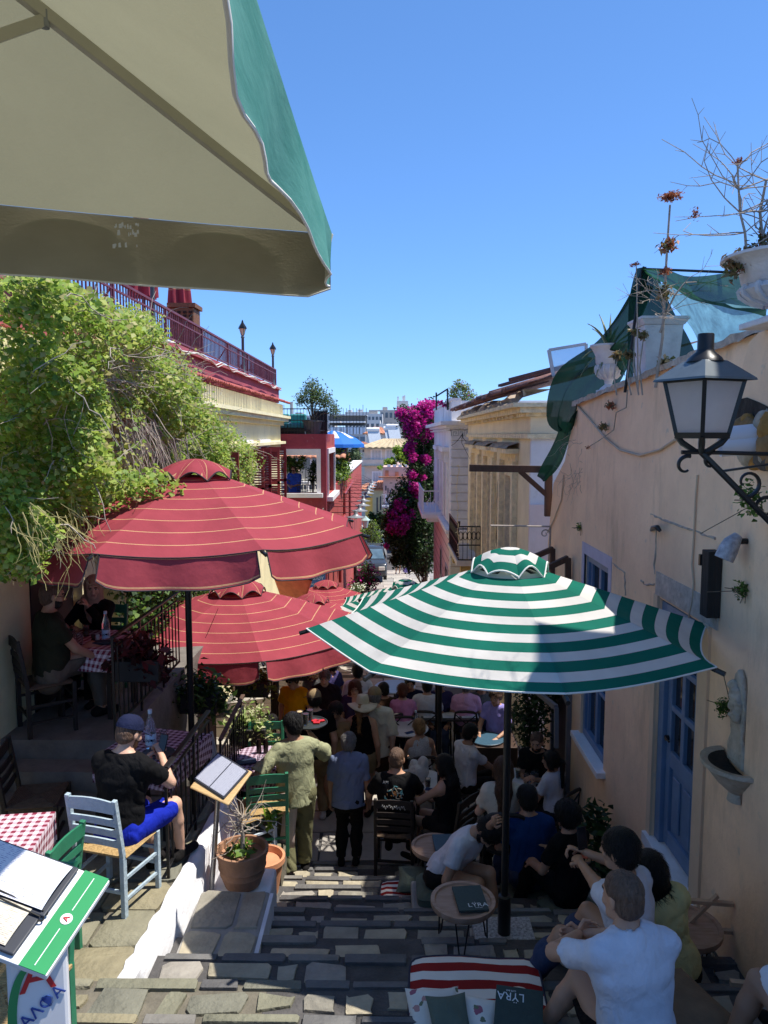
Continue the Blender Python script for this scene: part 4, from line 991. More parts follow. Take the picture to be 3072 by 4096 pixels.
# courtyard seen through the opening
t = thing('pergola',(-4.5,32,-2.2),'tiled courtyard pergola with white posts seen through the red building window','pergola')
tile_roof(t,'tiles',(-8,31.5,-.95),(-1.9,31.5,-.95),(-8,33.6,-.15),(-1.9,33.6,-.15),26,M_tile,.06)
for i,x in enumerate([-6.3,-4.6,-3.35,-3.0,-2.7]): part(t,'post',M_trimwhite,(x,x + .09,31.6,31.7,-2.2,-.95))
part(t,'back_wall',mat('courtyard_wall',(.30,.30,.28),.8),(-8,-2.6,35.5,35.6,-2.2,-.3)); 
for i,(x,h) in enumerate([(-4.1,.75),(-3.75,.75),(-3.3,.8)]):
    t = thing('garden_chair',(x,30.8 + .2 * i,-2.2),'pale wicker chair in the courtyard, ' + ['left','middle','right hand'][i] + ' one of three','chair','courtyard chairs');M_wk = mat('pale_wicker',(.5,.48,.42),.8)
    part(t,'seat',M_wk,(x - .2,x + .2,30.7 + .2 * i,31.1 + .2 * i,-1.85,-1.78));part(t,'backrest',M_wk,(x - .2,x + .2,31.1 + .2 * i,31.14 + .2 * i,-1.85,-1.4))
    for sx in (-.18,.15): part(t,'leg',M_wk,(x + sx,x + sx + .04,30.72 + .2 * i,31.08 + .2 * i,-2.2,-1.852))
def potted(name,label,loc,pot,crown_c,rs,n,mats,leaf,seed,potm=None,group=None,cat='potted plant',flowers=None,nf=0,trunk=True):
    """pot=(radius, height); crown_c: list of offsets above the ground"""
    t = thing(name,loc,label,cat,group);b = MB();r,h = pot;L = Vector(loc)
    b.lathe([(r * .68,0),(r * .95,h * .88),(r * 1.06,h * .9),(r * 1.06,h),(r * .93,h),(r * .9,h * .86),(0,h * .86)],18,loc);b.build('pot',potm or mat('grey_pot',(.13,.12,.115),.8,.15),t,40)
    if trunk:
        b = MB();gr = random.Random(seed)
        for c in crown_c: b.tube([L + Vector((0,0,h * .85)),L + Vector((c[0] * .4,c[1] * .4,(c[2] + h) * .55)),L + Vector(c)],[.03,.022,.008],5)
        b.build('stem',M_bark,t,40)
    cs = [tuple(L + Vector(c)) for c in crown_c];p = clump_pts(cs,rs,n,seed,.3);o = leaf_mesh('foliage',p,leaf,mats,t,.55,.4,seed);o['kind'] = 'stuff'
    if flowers: f = leaf_mesh('flowers',clump_pts(cs,[q * 1.05 if not isinstance(q,tuple) else tuple(a * 1.05 for a in q) for q in rs],nf,seed + 1,.75),leaf * 1.0,flowers,t,.9,.5,seed);f['kind'] = 'stuff'
    return t
potted('potted_shrub','leafy potted shrub in a tall dark urn left of the man in the blue shirt',(wx0 + .35,26.6,-2.72),(.24,1.2),[(0,0,1.62),(.3,0,1.7),(-.1,.1,1.8)],[.35,.3,.3],1200,LV_mid + LV_lime[:1],.09,3)
potted('potted_shrub','narrow dark potted shrub right of the man in the blue shirt',(wx1 - .25,26.4,-2.72),(.2,.75),[(0,0,1.2),(0,0,1.5),(.08,0,1.7)],[.2,.2,.16],700,LV_dark,.08,4)
b = MB();b.tube([(-3.6,26,-.72),(-2.9,26.1,-.72)],.01,4);t = thing('hanging_plant',(-3.3,26,-.75),'green plant hanging under the top of the red window opening','plant');b.build('rod',M_black,t);leaf_mesh('foliage',clump_pts([(-3.55,26,-.85),(-3.0,26,-.8),(-3.3,26,-.95)],[.15,.14,.12],350,3,.2),.07,LV_dark + LV_mid,t)['kind'] = 'stuff'
t = thing('metal_rack',(wx1 - .45,26,-2.72),'black grid rack inside the red window opening','rack');b = MB()
for i in range(7): b.beam((wx1 - .72 + i * .09,25.85,-2.72),(wx1 - .72 + i * .09,25.85,-1.55),.012,.012);b.beam((wx1 - .72,25.85,-2.15 + i * .095),(wx1 - .18,25.85,-2.15 + i * .095),.012,.012)
b.build('grid',M_black,t)
# its roof: railing, sofa, tree
rr = thing('terrace_railing',(-3,25.4,top),'black iron railing on the roof of the dark red building','railing');x_l = -4.4
b = MB(); 
for z in (.12,.45,.82): b.beam((x_l,25.42,top + z),(cx - .55,25.42,top + z),.03,.03);b.beam((cx - .55,25.42,top + z),(cx - .1,27.2,top + z),.03,.03)
b.build('rails',M_black,rr)
for i in range(34): b = MB();x = x_l + i * .108;b.beam((x,25.42,top),(x,25.42,top + (.95 if i % 4 == 0 else .84)),.014,.014);b.build('bar',M_black,rr)
part(rr,'screen',mat('black_mesh',(.02,.02,.022),.8),(cx - .52,cx - .08,26.9,26.93,top,top + .8))
t = thing('garden_sofa',(-3.9,26.2,top),'teal cushioned sofa behind the black roof railing','sofa');M_teal = mat('teal_cloth',(.06,.30,.31),.9)
part(t,'base',M_black,(-4.6,-2.9,25.8,26.4,top,top + .2)); 
for i in range(3): part(t,'seat_cushion',M_teal,(-4.6 + i * .57,-4.05 + i * .57,25.75,26.35,top + .2,top + .36),bevel=.04);part(t,'back_cushion',M_teal,(-4.6 + i * .57,-4.05 + i * .57,26.3,26.5,top + .37,top + .68),bevel=.05)
L = P(1248,1732,25.55)
potted('potted_tree','round olive tree in a grey pot on the corner of the red roof',(L.x,25.75,top),(.33,.45),[(-.1,0,1.25),(.25,0,1.2),(0,.1,1.55),(.5,0,1.0),(-.4,0,1.15),(.75,0,.75)],[.42,.42,.35,.3,.25,.25],3000,LV_olive + LV_mid[:1],.075,9,cat='tree')
b = MB();b.lathe([(.0,1.0),(.5,.9),(1.0,.66),(1.32,.42),(1.34,.28)],16,(P(1370,1745,33).x - .4,33,P(1370,1745,33).z - .75));pu = thing('blue_parasol',(P(1370,1745,33).x - .4,33,-3),'blue and white striped parasol showing past the red building','parasol')
for i in range(len(b.f)): p_ = [b.v[k] for k in b.f[i]];b.m[i] = 0
b.build('canopy',[mat('blue_canopy',(.03,.22,.72),.7,0,trans=.3)],pu);b2 = MB()
for k in range(8):
    a = k * math.pi / 4 + .2;c0 = (P(1370,1745,33).x - .4,33,P(1370,1745,33).z - .75)
    b2.add([(c0[0] + r * math.cos(a + da),c0[1] + r * math.sin(a + da),c0[2] + z + .012) for r,z,da in ((.15,.97,-.1),(.5,.9,-.14),(1.0,.66,-.14),(1.0,.66,.14),(.5,.9,.14),(.15,.97,.1))],[(0,1,4,5),(1,2,3,4)])
b2.build('white_stripes',mat('white_cloth',(.75,.76,.8),.8,0),pu)
b = MB();b.tube([(c0[0],c0[1],-6),(c0[0],c0[1],c0[2] + 1)],.03);b.build('pole',M_black,pu)
g = np.random.default_rng(31)
t = thing('roof_plants',(-2.3,33,-1.9),'bright green plants trailing over the long red wall','plant')
cs = [tuple(P(u,v,y)) for u,v,y in [(1362,1790,33),(1372,1830,33),(1352,1870,32),(1378,1870,35),(1368,1900,34),(1350,1815,32),(1385,1895,36),(1350,1910,31)]]
leaf_mesh('foliage',clump_pts(cs,[.34,.42,.42,.35,.4,.35,.3,.3],3600,5,.2),.095,LV_lime + LV_mid,t)['kind'] = 'stuff';b = MB();gr = random.Random(9)
for c in cs: b.tube([(c[0],c[1],-2.9),c],.012,4)
for i in range(10): vine((-2.1,31 + i * .5,-2.1),(.2,0,-1),.7,.006,.1,.2)
b.build('stems',M_bark,t)['kind'] = 'stuff'
# industrial lamps along the red wall
lp0 = None;M_galv = mat('galvanised',(.26,.27,.28),.5,.15,10,0,metal=.5)
LAMPS = [(26 + 2.3 * i,-1.22 + .03 * (i % 3)) for i in range(10)]
for i,(y,x) in enumerate(LAMPS):
    if lp0 is None:
        lp0 = thing('wall_lamp',(0,0,0),'','lamp','galvanised lamps on iron arms along the red wall')
        b = MB();b.tube([(-.96,0,.10),(0,0,.10)],.014,6);b.tube([(-.96,0,.42),(-.55,0,.40),(-.08,0,.14)],.008,5);b.build('arm',mat('brown_iron',(.12,.05,.045),.6),lp0,world=False)
        b = MB();b.lathe([(.03,.18),(.06,.16),(.07,.05),(.12,.0),(.30,-.05),(.305,-.07),(.11,-.03)],16);b.build('shade',M_galv,lp0,40,world=False)
        b = MB();b.lathe([(0,-.14),(.05,-.12),(.06,-.07),(.05,-.02)],10);b.build('bulb',mat('frosted_bulb',(.7,.7,.66),.3,0),lp0,40,world=False);q = lp0
    else: q = dup(lp0,(0,0,0))
    q.location = (x,y,-2.72 - .012 * i);q['label'] = 'galvanised lamp on an iron arm, ' + ['nearest','second','third','fourth','fifth','sixth','seventh','eighth','ninth','farthest'][i] + ' in the row along the red wall'
# street furniture, signs, plants at the foot of the red wall
def sign_board(name,label,o,xd,w,h,m_board,rows,m_txt,thick=.03,cat='sign'):
    """rows: (text, size, offset up)"""
    M = frame(o,xd,(0,0,1));t = thing(name,o,label,cat);b = MB();b.box(None,(w,h,thick),0,0,M);b.build('board',m_board,t,bevel=.005)
    for tx,sz,dy in rows: lettering('lettering',tx,sz,M @ Matrix.Translation((0,dy,thick / 2 + .002)),m_txt,t)
    return t,M
t,M = sign_board('street_sign','blue painted board with Greek lettering at the foot of the red building',P(1262,2318,24),(1,0,0),.62,.66,mat('sign_blue',(.04,.12,.36),.5),[('ΟΔΟΣ',.15,.22),('ΛΥΣΙΟΥ',.14,.04),('Οδός Λυσίου',.09,-.14)],mat('sign_pale',(.6,.66,.75),.6))
p_ = P(1262,2318,24);b = MB();b.beam((p_.x - .28,24.05,gz(24)),(p_.x - .28,24.05,p_.z + .3),.05,.05);b.beam((p_.x + .28,24.05,gz(24)),(p_.x + .28,24.05,p_.z + .3),.05,.05);b.build('post',M_black,t)
potted('flower_pot','white flowering shrub in a long pot below the red wall',(P(1362,2400,24).x,24,gz(24)),(.42,.5),[(-.35,0,.95),(.1,0,1.05),(.4,0,1.25),(-.1,0,.8),(.55,.1,1.6)],[.33,.35,.34,.3,.25],2600,LV_olive + LV_mid[:1],.07,12,flowers=LV_white,nf=800)
potted('flower_pot','dark pink bougainvillea bush in a black planter beside the parked car',(P(1455,2390,29).x,29,gz(29)),(.5,.8),[(0,0,1.3),(.25,0,1.6),(-.3,0,1.2),(.05,.1,2.0),(.1,0,.9)],[.45,.42,.4,.35,.4],2600,LV_dark + LV_mid[:1],.09,13,flowers=LV_mag[:2],nf=380)
potted('flower_pot','empty looking dark round pot below the bougainvillea planter',(P(1440,2380,26).x,26,gz(26)),(.3,.62),[(0,0,.62)],[(.2,.2,.07)],150,LV_dark,.06,14)
potted('potted_tree','pale lime young tree in a pot far down the street',(P(1495,2200,52).x - .3,52,gz(52)),(.4,.6),[(0,0,2.2),(.5,0,2.0),(-.5,0,2.3),(.2,0,2.8),(.6,0,1.6)],[.6,.55,.5,.5,.4],1800,LV_lime + LV_olive,.13,15,cat='tree')
# motorbike
mb = thing('motorcycle',P(1488,2218,62),'black motorbike parked across the end of the street','motorcycle');o_ = P(1490,2218,62);z0 = o_.z
for dx in (-.65,.65):
    b = MB();ring = [(o_.x + dx + .3 * math.cos(a),62,z0 + .32 + .3 * math.sin(a)) for a in np.linspace(0,6.283,17)];b.tube(ring,.065,6);w = b.build('wheel',mat('tyre',(.015,.015,.016),.8),mb,50)
    b = MB();b.tube([(o_.x + dx,61.96,z0 + .32),(o_.x + dx,62.04,z0 + .32)],.16,12);b.build('rim',M_galv,w)
b = MB();b.tube([(o_.x - .65,62,z0 + .32),(o_.x - .4,62,z0 + .8),(o_.x + .2,62,z0 + .78),(o_.x + .75,62,z0 + .85)],[.06,.14,.15,.08],8);b.tube([(o_.x - .3,62,z0 + .4),(o_.x + .3,62,z0 + .4)],.16,8);b.build('body',M_black,mb,50)
b = MB();b.tube([(o_.x - .65,62,z0 + .32),(o_.x - .42,62,z0 + 1.05)],.03,6);b.tube([(o_.x - .42,61.65,z0 + 1.08),(o_.x - .42,62.35,z0 + 1.08)],.02,6);b.build('fork',M_galv,mb)
b = MB();b.tube([(o_.x - .1,62,z0 + .95),(o_.x + .3,62,z0 + .92),(o_.x + .7,62,z0 + 1.02)],[.09,.1,.07],8);b.build('saddle',mat('saddle_black',(.02,.02,.02),.6),mb)
# ------------------------------------------------------------------ parked car (front towards the viewer)
def make_car(loc):
    t = thing('parked_car',loc,'dark off-road car parked head-on at the bottom of the stairs','car');x0,y0,z0 = loc;M_car = mat('car_paint',(.035,.042,.048),.22,.05,3,0,spec=.7)
    prof = [(0,.42),(-.02,.70),(.02,.98),(.12,1.06),(1.15,1.16),(1.75,1.70),(2.1,1.76),(3.9,1.74),(4.3,1.2),(4.35,.42)]        # y from the front bumper, z
    rows = []
    for y,z in prof: rows.append((y,z))
    b = MB();secs = []
    for y,zt in [(0,.86),(.05,.96),(.15,1.04),(.6,1.10),(1.1,1.15),(1.5,1.46),(1.85,1.70),(2.3,1.77),(3.6,1.76),(4.1,1.45),(4.35,1.0)]:
        hw_ = .84 if y < .1 else .9;roof = zt > 1.3;q = []
        pr = [(-hw_,.38),(-hw_ - .02,.62),(-hw_,.92),(-hw_ + .03,min(zt,1.10) - .04)] + ([(-.70,zt - .07),(-.60,zt)] if roof else [(-hw_ + .08,min(zt,1.12)),(-.5,zt)])
        q = pr + [(-a,c) for a,c in reversed(pr)];secs.append([(x0 + a,y0 + y,z0 + c) for a,c in q])
    b.sheet(secs);b.add(secs[0],[tuple(range(len(secs[0])))]);b.add(secs[-1],[tuple(range(len(secs[-1]) - 1,-1,-1))]);b.build('body',M_car,t,35)
    b = MB();b.add([(x0 - .74,y0 + 1.12,z0 + 1.19),(x0 + .74,y0 + 1.12,z0 + 1.19),(x0 + .62,y0 + 1.74,z0 + 1.66),(x0 - .62,y0 + 1.74,z0 + 1.66)],[(0,1,2,3)]);b.build('windscreen',mat('windscreen',(.10,.17,.22),.08,.3,2,spec=.8),t)
    for sg in (-1,1):
        b = MB();b.add([(x0 + sg * .895,y0 + 1.3,z0 + 1.12),(x0 + sg * .735,y0 + 1.85,z0 + 1.62),(x0 + sg * .735,y0 + 3.6,z0 + 1.64),(x0 + sg * .9,y0 + 3.9,z0 + 1.12)],[(0,1,2,3)]);b.build('side_window',M_farglass,t)
        b = MB();b.box((x0 + sg * .62,y0 - .01,z0 + .80),(.36,.10,.21),sg * .12);h = b.build('headlight',mat('headlight',(.72,.70,.58),.15,0,spec=.8),t,bevel=.03)
        b = MB();b.box((x0 + sg * 1.02,y0 + 1.35,z0 + 1.16),(.2,.1,.16));b.build('wing_mirror',M_car,t,bevel=.03)
        b = MB();b.lathe([(.0,-.02),(.07,-.02),(.07,.02),(0,.02)],12); 
        for i in range(len(b.v)): v = b.v[i];b.v[i] = (x0 + sg * .66 + v[0],y0 - .03 + v[2],z0 + .52 + v[1])
        b.build('fog_lamp',mat('headlight',(.7,.7,.6)),t)
        for yy in (.85,3.5):
            b = MB();b.tube([(x0 + sg * .90,y0 + yy,z0 + .35),(x0 + sg * .70,y0 + yy,z0 + .35)],.36,20);w = b.build('wheel',mat('tyre',(.015,.015,.016),.8),t,40);b = MB();b.tube([(x0 + sg * .91,y0 + yy,z0 + .35),(x0 + sg * .88,y0 + yy,z0 + .35)],.21,14);b.build('rim',M_galv,w,40)
    b = MB();b.bb(x0 - .42,x0 + .42,y0 - .03,y0 + .02,z0 + .70,z0 + .88);gr_ = b.build('grille',mat('grille_dark',(.02,.02,.022),.5),t,bevel=.02)
    b = MB()
    for k in range(3): b.bb(x0 - .40,x0 + .40,y0 - .045,y0 - .03,z0 + .73 + k * .05,z0 + .75 + k * .05)
    b.build('grille_bars',M_galv,gr_)
    b = MB();b.bb(x0 - .86,x0 + .86,y0 - .07,y0 + .05,z0 + .42,z0 + .62);b.build('bumper',M_car,t,bevel=.04)
    b = MB();b.bb(x0 - .27,x0 + .27,y0 - .09,y0 - .072,z0 + .50,z0 + .61);b.build('number_plate',mat('plate',(.75,.75,.76),.4),t)
    for sg in (-1,1): b = MB();b.tube([(x0 + sg * .62,y0 + 2.2,z0 + 1.83),(x0 + sg * .62,y0 + 3.8,z0 + 1.82)],.025,6);b.build('roof_rail',M_galv,t)
    return t
cl_ = P(1548,2335,43.2);make_car((cl_.x - .92,43.2,gz(43.0)))
# ------------------------------------------------------------------ right: long apricot wall of the nearest house
WX = 2.35
aw = thing('apricot_house',(WX,7,-5),'old apricot plastered house wall with blue door and window along the stairs','house')
def wz(v,y): return ray(1567,v)[2] / ray(1567,v)[1] * y
# openings in the wall plane: door y 5.72..6.68, window y 8.1..8.95 (lower), small upper windows
OP = [(5.74,6.66,-3.62,-1.42),(8.25,9.30,-3.70,-1.42)]
b = MB();T = .45
ys = [3.0,5.74,6.66,7.55,8.52,9.9]
def wtop(y): return .60 - .055 * (y - 6)
def wall_piece(y0,y1,z0,z1): b.prism([(WX,y0,z0),(WX,y1,z0),(WX,y1,z1 if not callable(z1) else z1(y1)),(WX,y0,z1 if not callable(z1) else z1(y0))],(T,0,0))
wall_piece(3.0,5.74,-7,wtop);wall_piece(5.74,6.66,-1.42,wtop);wall_piece(5.74,6.66,-7,-3.62);wall_piece(6.66,8.25,-7,wtop);wall_piece(8.25,9.30,-1.42,wtop);wall_piece(8.25,9.30,-7,-3.70)
b.prism([(WX,9.30,-7),(WX,11.5,-7),(WX,11.5,-1.6),(WX,11.2,-.7),(WX,10.5,-.35),(WX,9.9,wtop(9.9)),(WX,9.30,wtop(9.30))],(T,0,0))
b.build('wall',M_apricot,aw)
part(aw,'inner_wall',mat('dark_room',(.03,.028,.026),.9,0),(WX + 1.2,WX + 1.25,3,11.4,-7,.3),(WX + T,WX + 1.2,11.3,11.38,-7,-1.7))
b = MB();n = 60;gr = random.Random(3);rows = []
for i in range(n):
    y = 3.0 + 6.9 * i / (n - 1);z = wtop(y);j = lambda a: gr.uniform(-a,a);rows.append([(WX - .05 + j(.015),y,z - .02 + j(.008)),(WX - .055 + j(.015),y,z + .035 + j(.01)),(WX + T + .03,y,z + .045),(WX + T + .03,y,z)])
b.sheet(rows);b.build('coping',mat('worn_coping',(.42,.37,.31),.9,.35,12,.8,20),aw,40)
# higher pier at the right edge, with a broken patch where the rubble shows
PXF = 2.12;b = MB();b.prism([(WX - .03,3.0,-7),(WX - .03,4.9,-7),(WX - .03,4.9,-.5),(WX - .03,3.0,-.5)],(.4,0,0));b.prism([(PXF,3.0,-.5),(PXF,4.78,-.5),(PXF,4.8,.2),(PXF,4.74,.42),(PXF,4.66,.55),(PXF,4.55,.59),(PXF,3.0,.59)],(.6,0,0));b.build('pier',M_apricot,aw)
part(aw,'upper_storey',M_apricot,(3.25,8,3.4,5.05,-7,4.1))
M_rub = [mat('rubble_%d' % i,c,.9,.4,8,.9,20) for i,c in enumerate([(.40,.20,.05),(.30,.17,.07),(.10,.09,.08),(.42,.36,.28)])]
gr = random.Random(8)
hp_ = [PX(u,v,PXF - .002) for u,v in [(2945,1600),(2990,1590),(3040,1610),(3100,1640),(3200,1660),(3200,1870),(3080,1860),(2990,1850),(2925,1800),(2930,1680)]]
b = MB();b.prism([(p.x - .004,p.y,p.z) for p in hp_],(.003,0,0));b.build('broken_patch',mat('dark_hollow',(.035,.028,.022),.95,.4,10,.8,20),aw)
for i in range(16):
    p = PX(gr.uniform(2965,3190),gr.uniform(1680,1850),PXF - .03);s_ = gr.uniform(.05,.11);vs,fs = surface([ell((p.x,p.y,p.z),(s_ * .5,s_,s_ * .8))],.02,.02,noise=.012,nfreq=50,seed=i);np_mesh('rubble_stone',[(vs,fs,0)],gr.choice(M_rub),aw,True)
# blue door
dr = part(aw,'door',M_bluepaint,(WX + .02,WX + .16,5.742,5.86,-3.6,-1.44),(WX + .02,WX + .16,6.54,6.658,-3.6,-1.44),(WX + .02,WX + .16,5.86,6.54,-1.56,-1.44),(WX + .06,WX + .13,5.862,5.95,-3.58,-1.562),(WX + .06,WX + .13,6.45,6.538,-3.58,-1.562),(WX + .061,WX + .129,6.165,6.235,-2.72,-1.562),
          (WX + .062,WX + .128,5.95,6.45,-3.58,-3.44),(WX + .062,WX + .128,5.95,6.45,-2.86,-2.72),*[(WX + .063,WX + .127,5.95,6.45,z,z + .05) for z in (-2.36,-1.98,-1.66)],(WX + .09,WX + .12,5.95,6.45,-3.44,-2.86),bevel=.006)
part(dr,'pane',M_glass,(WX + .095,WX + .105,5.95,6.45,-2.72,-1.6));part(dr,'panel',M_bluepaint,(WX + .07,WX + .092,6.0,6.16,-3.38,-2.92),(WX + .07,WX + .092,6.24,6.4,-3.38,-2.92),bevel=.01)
b = MB();b.tube([(WX + .03,6.49,-2.62),(WX + .06,6.49,-2.62)],.025,10);b.tube([(WX + .03,6.49,-2.62),(WX + .03,6.4,-2.62)],.009,6);b.build('handle',M_black,dr);part(dr,'threshold',M_whitewash,(WX - .06,WX + .2,5.6,6.75,-3.70,-3.602))
M_band = plaster('pale_surround',(.70,.52,.36),(.5,.44,.38),.6)
part(aw,'door_surround',M_band,(WX - .022,WX + .02,5.56,5.738,-3.75,-1.4),(WX - .022,WX + .02,6.662,6.76,-3.9,-1.4))
part(aw,'lintel',mat('bare_lintel',(.50,.44,.38),.9,.3,10,.8,16),(WX - .012,WX + .02,5.45,6.75,-1.40,-1.20))
# tall blue window with sill and painted surround
Y0,Y1,Z0,Z1 = 8.252,9.298,-3.69,-1.44;ym = (Y0 + Y1) / 2
wd = part(aw,'window',M_bluepaint,(WX + .03,WX + .16,Y0,Y0 + .08,Z0,Z1),(WX + .03,WX + .16,Y1 - .08,Y1,Z0,Z1),(WX + .03,WX + .16,Y0 + .08,Y1 - .08,Z0,Z0 + .09),(WX + .03,WX + .16,Y0 + .08,Y1 - .08,Z1 - .08,Z1),(WX + .05,WX + .13,ym - .045,ym + .045,Z0 + .09,Z1 - .08),*[(WX + .06,WX + .12,a,c,Z0 + .09,Z1 - .08) for a,c in ((Y0 + .08,Y0 + .14),(Y1 - .14,Y1 - .08))],*[(WX + .062,WX + .12,Y0 + .14,Y1 - .14,z,z + .045) for z in (-3.0,-2.4,-1.9)],bevel=.006)
part(wd,'pane',M_glass,(WX + .09,WX + .1,Y0 + .08,Y1 - .08,Z0 + .09,Z1 - .08));part(wd,'sill',M_trimwhite,(WX - .10,WX + .16,Y0 - .1,Y1 + .1,Z0 - .075,Z0 - .004),bevel=.008)
part(aw,'window_surround',mat('lilac_surround',(.50,.47,.58),.8,.1),(WX - .008,WX + .02,Y0 - .11,Y0 - .002,-1.9,-1.30),(WX - .008,WX + .02,Y1 + .002,Y1 + .11,-1.9,-1.30),(WX - .008,WX + .02,Y0 - .002,Y1 + .002,-1.435,-1.30))
# cracks, stains and repairs on the wall are plaster relief
gr = random.Random(21);b = MB()
def crack(pts,r=.006):
    q = []
    for (u0,v0),(u1,v1) in zip(pts,pts[1:]):
        for k in range(6): t = k / 6;q.append(PX(u0 + (u1 - u0) * t + gr.uniform(-3,3),v0 + (v1 - v0) * t + gr.uniform(-3,3),WX - .002))
    b.tube(q,[r * gr.uniform(.4,1.4) for _ in q],5)
for c in [[(2605,2055),(2660,2085),(2780,2125),(2880,2160)],[(2430,2240),(2500,2290),(2505,2400)],[(2560,2320),(2585,2342),(2622,2335)],[(2625,2120),(2618,2330)]]: crack(c,.009)
b.build('crack',mat('bare_plaster',(.42,.36,.30),.95,.3,12,.6,30),aw)['kind'] = 'stuff'
b = MB();b.tube([PX(u,v,WX - .012) for u,v in [(2790,1900),(2782,2000),(2775,2150),(2768,2260),(2775,2330),(2770,2400),(2755,2470)]],.008,5);b.tube([PX(u,v,WX - .015) for u,v in [(2312,1625),(2370,1690),(2420,1750),(2480,1800),(2560,1822),(2640,1800),(2700,1760)]],.012,6);b.tube([PX(u,v,WX - .015) for u,v in [(2255,1900),(2245,2000),(2215,2080),(2190,2130)]],.010,5)
tag(b.build('cable',mat('beige_cable',(.55,.42,.30),.7,0),None,60),'thin beige cable sagging across the apricot wall','cable')
# black shutter board, wall spotlight, hook and stone basin on the wall
b = MB();p = PX(2858,2195,WX);q = PX(2875,2470,WX);b.bb(WX - .10,WX - .004,q.y - .03,q.y + .10,q.z,p.z);o = b.build('timber_post',mat('black_timber',(.022,.018,.016),.8,.3,8,.4,40,stretch=(1,1,.1)),None,bevel=.006);tag(o,'short black weathered timber fixed upright on the apricot wall','post');part(o,'bracket',M_black,(WX - .11,WX - .002,q.y + .102,q.y + .13,p.z - .12,p.z - .04))
t = thing('wall_spotlight',PX(2910,2200,WX),'small flaking grey spotlight beside the black timber','lamp');p = PX(2915,2195,WX - .12);b = MB();b.tube([p + Vector((.06,.0,.09)),p + Vector((.02,0,.04)),p,p - Vector((.03,0,.07))],[.03,.055,.062,.062],14);b.build('body',mat('flaking_grey',(.35,.36,.40),.6,.4,30,.3),t,50);b = MB();b.tube([p + Vector((.05,0,.05)),p + Vector((.12,0,.05))],.02,8);b.build('bracket',M_black,t)
b = MB();b.tube([PX(2605,2120,WX),PX(2612,2112,WX - .07),PX(2630,2110,WX - .10),PX(2642,2125,WX - .08)],[.014,.022,.022,.014],8);tag(b.build('hook',M_black,None,60),'black iron hook on the apricot wall','hook')
t = thing('wall_fountain',PX(2960,3100,WX),'weathered stone wall basin with scrolled back plate','fountain');M_bas = mat('old_stone',(.36,.31,.24),.9,.4,9,.9,30,col2=(.58,.52,.42))
c = PX(2958,3060,WX - .0);b = MB();b.lathe([(.02,-.26),(.06,-.25),(.05,-.19),(.13,-.12),(.20,-.03),(.235,.0),(.235,.025),(.19,.02),(.12,-.06),(0,-.08)],26,(WX - .01,c.y,c.z),0,1.0,1.15,math.pi / 2,math.pi * 1.5);b.build('basin',M_bas,t,50);b = MB();b.lathe([(.19,.0),(.10,-.05),(0,-.06)],20,(WX - .012,c.y,c.z + .018),0,1.0,1.15,math.pi / 2,math.pi * 1.5);b.build('soil',mat('dark_soil',(.03,.025,.02),.95,.3,20,.6,40),t,50)  # dark disc: the shade inside the basin is put into its colour
b = MB();out = [(-.12,0),(-.125,.12),(-.08,.2),(-.10,.32),(-.12,.42),(-.08,.52),(-.05,.62),(0,.67),(.05,.62),(.08,.52),(.12,.42),(.10,.32),(.08,.2),(.125,.12),(.12,0)]
b.prism([(WX - .04,c.y + a,c.z + z) for a,z in out],(.038,0,0));b.build('back_plate',M_bas,t,bevel=.015)
vs,fs = surface([ell((WX - .045,c.y,c.z + .46),(.035,.06,.09)),ell((WX - .05,c.y - .03,c.z + .36),(.03,.05,.05)),ell((WX - .045,c.y + .03,c.z + .54),(.025,.04,.04)),ell((WX - .045,c.y - .05,c.z + .42),(.025,.03,.05))],.009,.012,noise=.012,nfreq=90);np_mesh('relief',[(vs,fs,0)],M_bas,t,True)
def tuft(label,p,r,n,mats,seed,leaf=.035,cat='plant'):
    t = thing('wall_plant',p,label,cat);b = MB();gr = random.Random(seed)
    for i in range(7): b.tube([p,Vector(p) + Vector((-abs(gr.gauss(0,r)),gr.gauss(0,r),gr.gauss(0,r)))],.003,4)
    b.build('stems',M_bark,t);leaf_mesh('leaves',clump_pts([tuple(Vector(p) + Vector((-r * .5,0,0)))],[(r * .6,r,r)],n,seed,.2),leaf,mats,t,.6)['kind'] = 'stuff';return t
tuft('small green weed growing out of the wall above the wall basin',PX(2925,2830,WX),.09,120,LV_mid,1);tuft('small weed rooted in the wall right of the black timber',PX(2985,2362,WX),.07,90,LV_mid,2);tuft('little weed high on the wall near its far end',PX(2325,2110,WX),.06,60,LV_mid,3,.03);tuft('green sprigs climbing the scrolled lamp bracket',P(3045,2000,4.05),.12,150,LV_mid,4)
# street lantern on its scrolled bracket
ly = 3.95;O = P(2800,1740,ly);t = thing('wall_lantern',(WX,ly,O.z),'large black square street lantern on a scrolled iron bracket','street lamp')
lx,lz = O.x,O.z;px_ = ly / FPX                                    # one photo pixel at the lantern
def lan(u,v): return P(u,v,ly)
tz,bz = lan(2815,1524).z,lan(2815,1742).z;tw,bw = .132,.086
b = MB()
LR = Matrix.Translation((lan(2812,1640).x,ly,0)) @ Matrix.Rotation(rad(24),4,'Z')
def LP(x,y,z): return LR @ Vector((x,y,z))
cr_t = [LP(sx * tw,sy * tw,tz) for sx,sy in ((-1,-1),(1,-1),(1,1),(-1,1))];cr_b = [LP(sx * bw,sy * bw,bz) for sx,sy in ((-1,-1),(1,-1),(1,1),(-1,1))]
for i in range(4): b.beam(cr_b[i],cr_t[i],.020,.020);b.beam(cr_b[i],cr_b[(i + 1) % 4],.024,.030);b.beam(cr_t[i],cr_t[(i + 1) % 4],.022,.016)
b.build('frame',M_black,t)
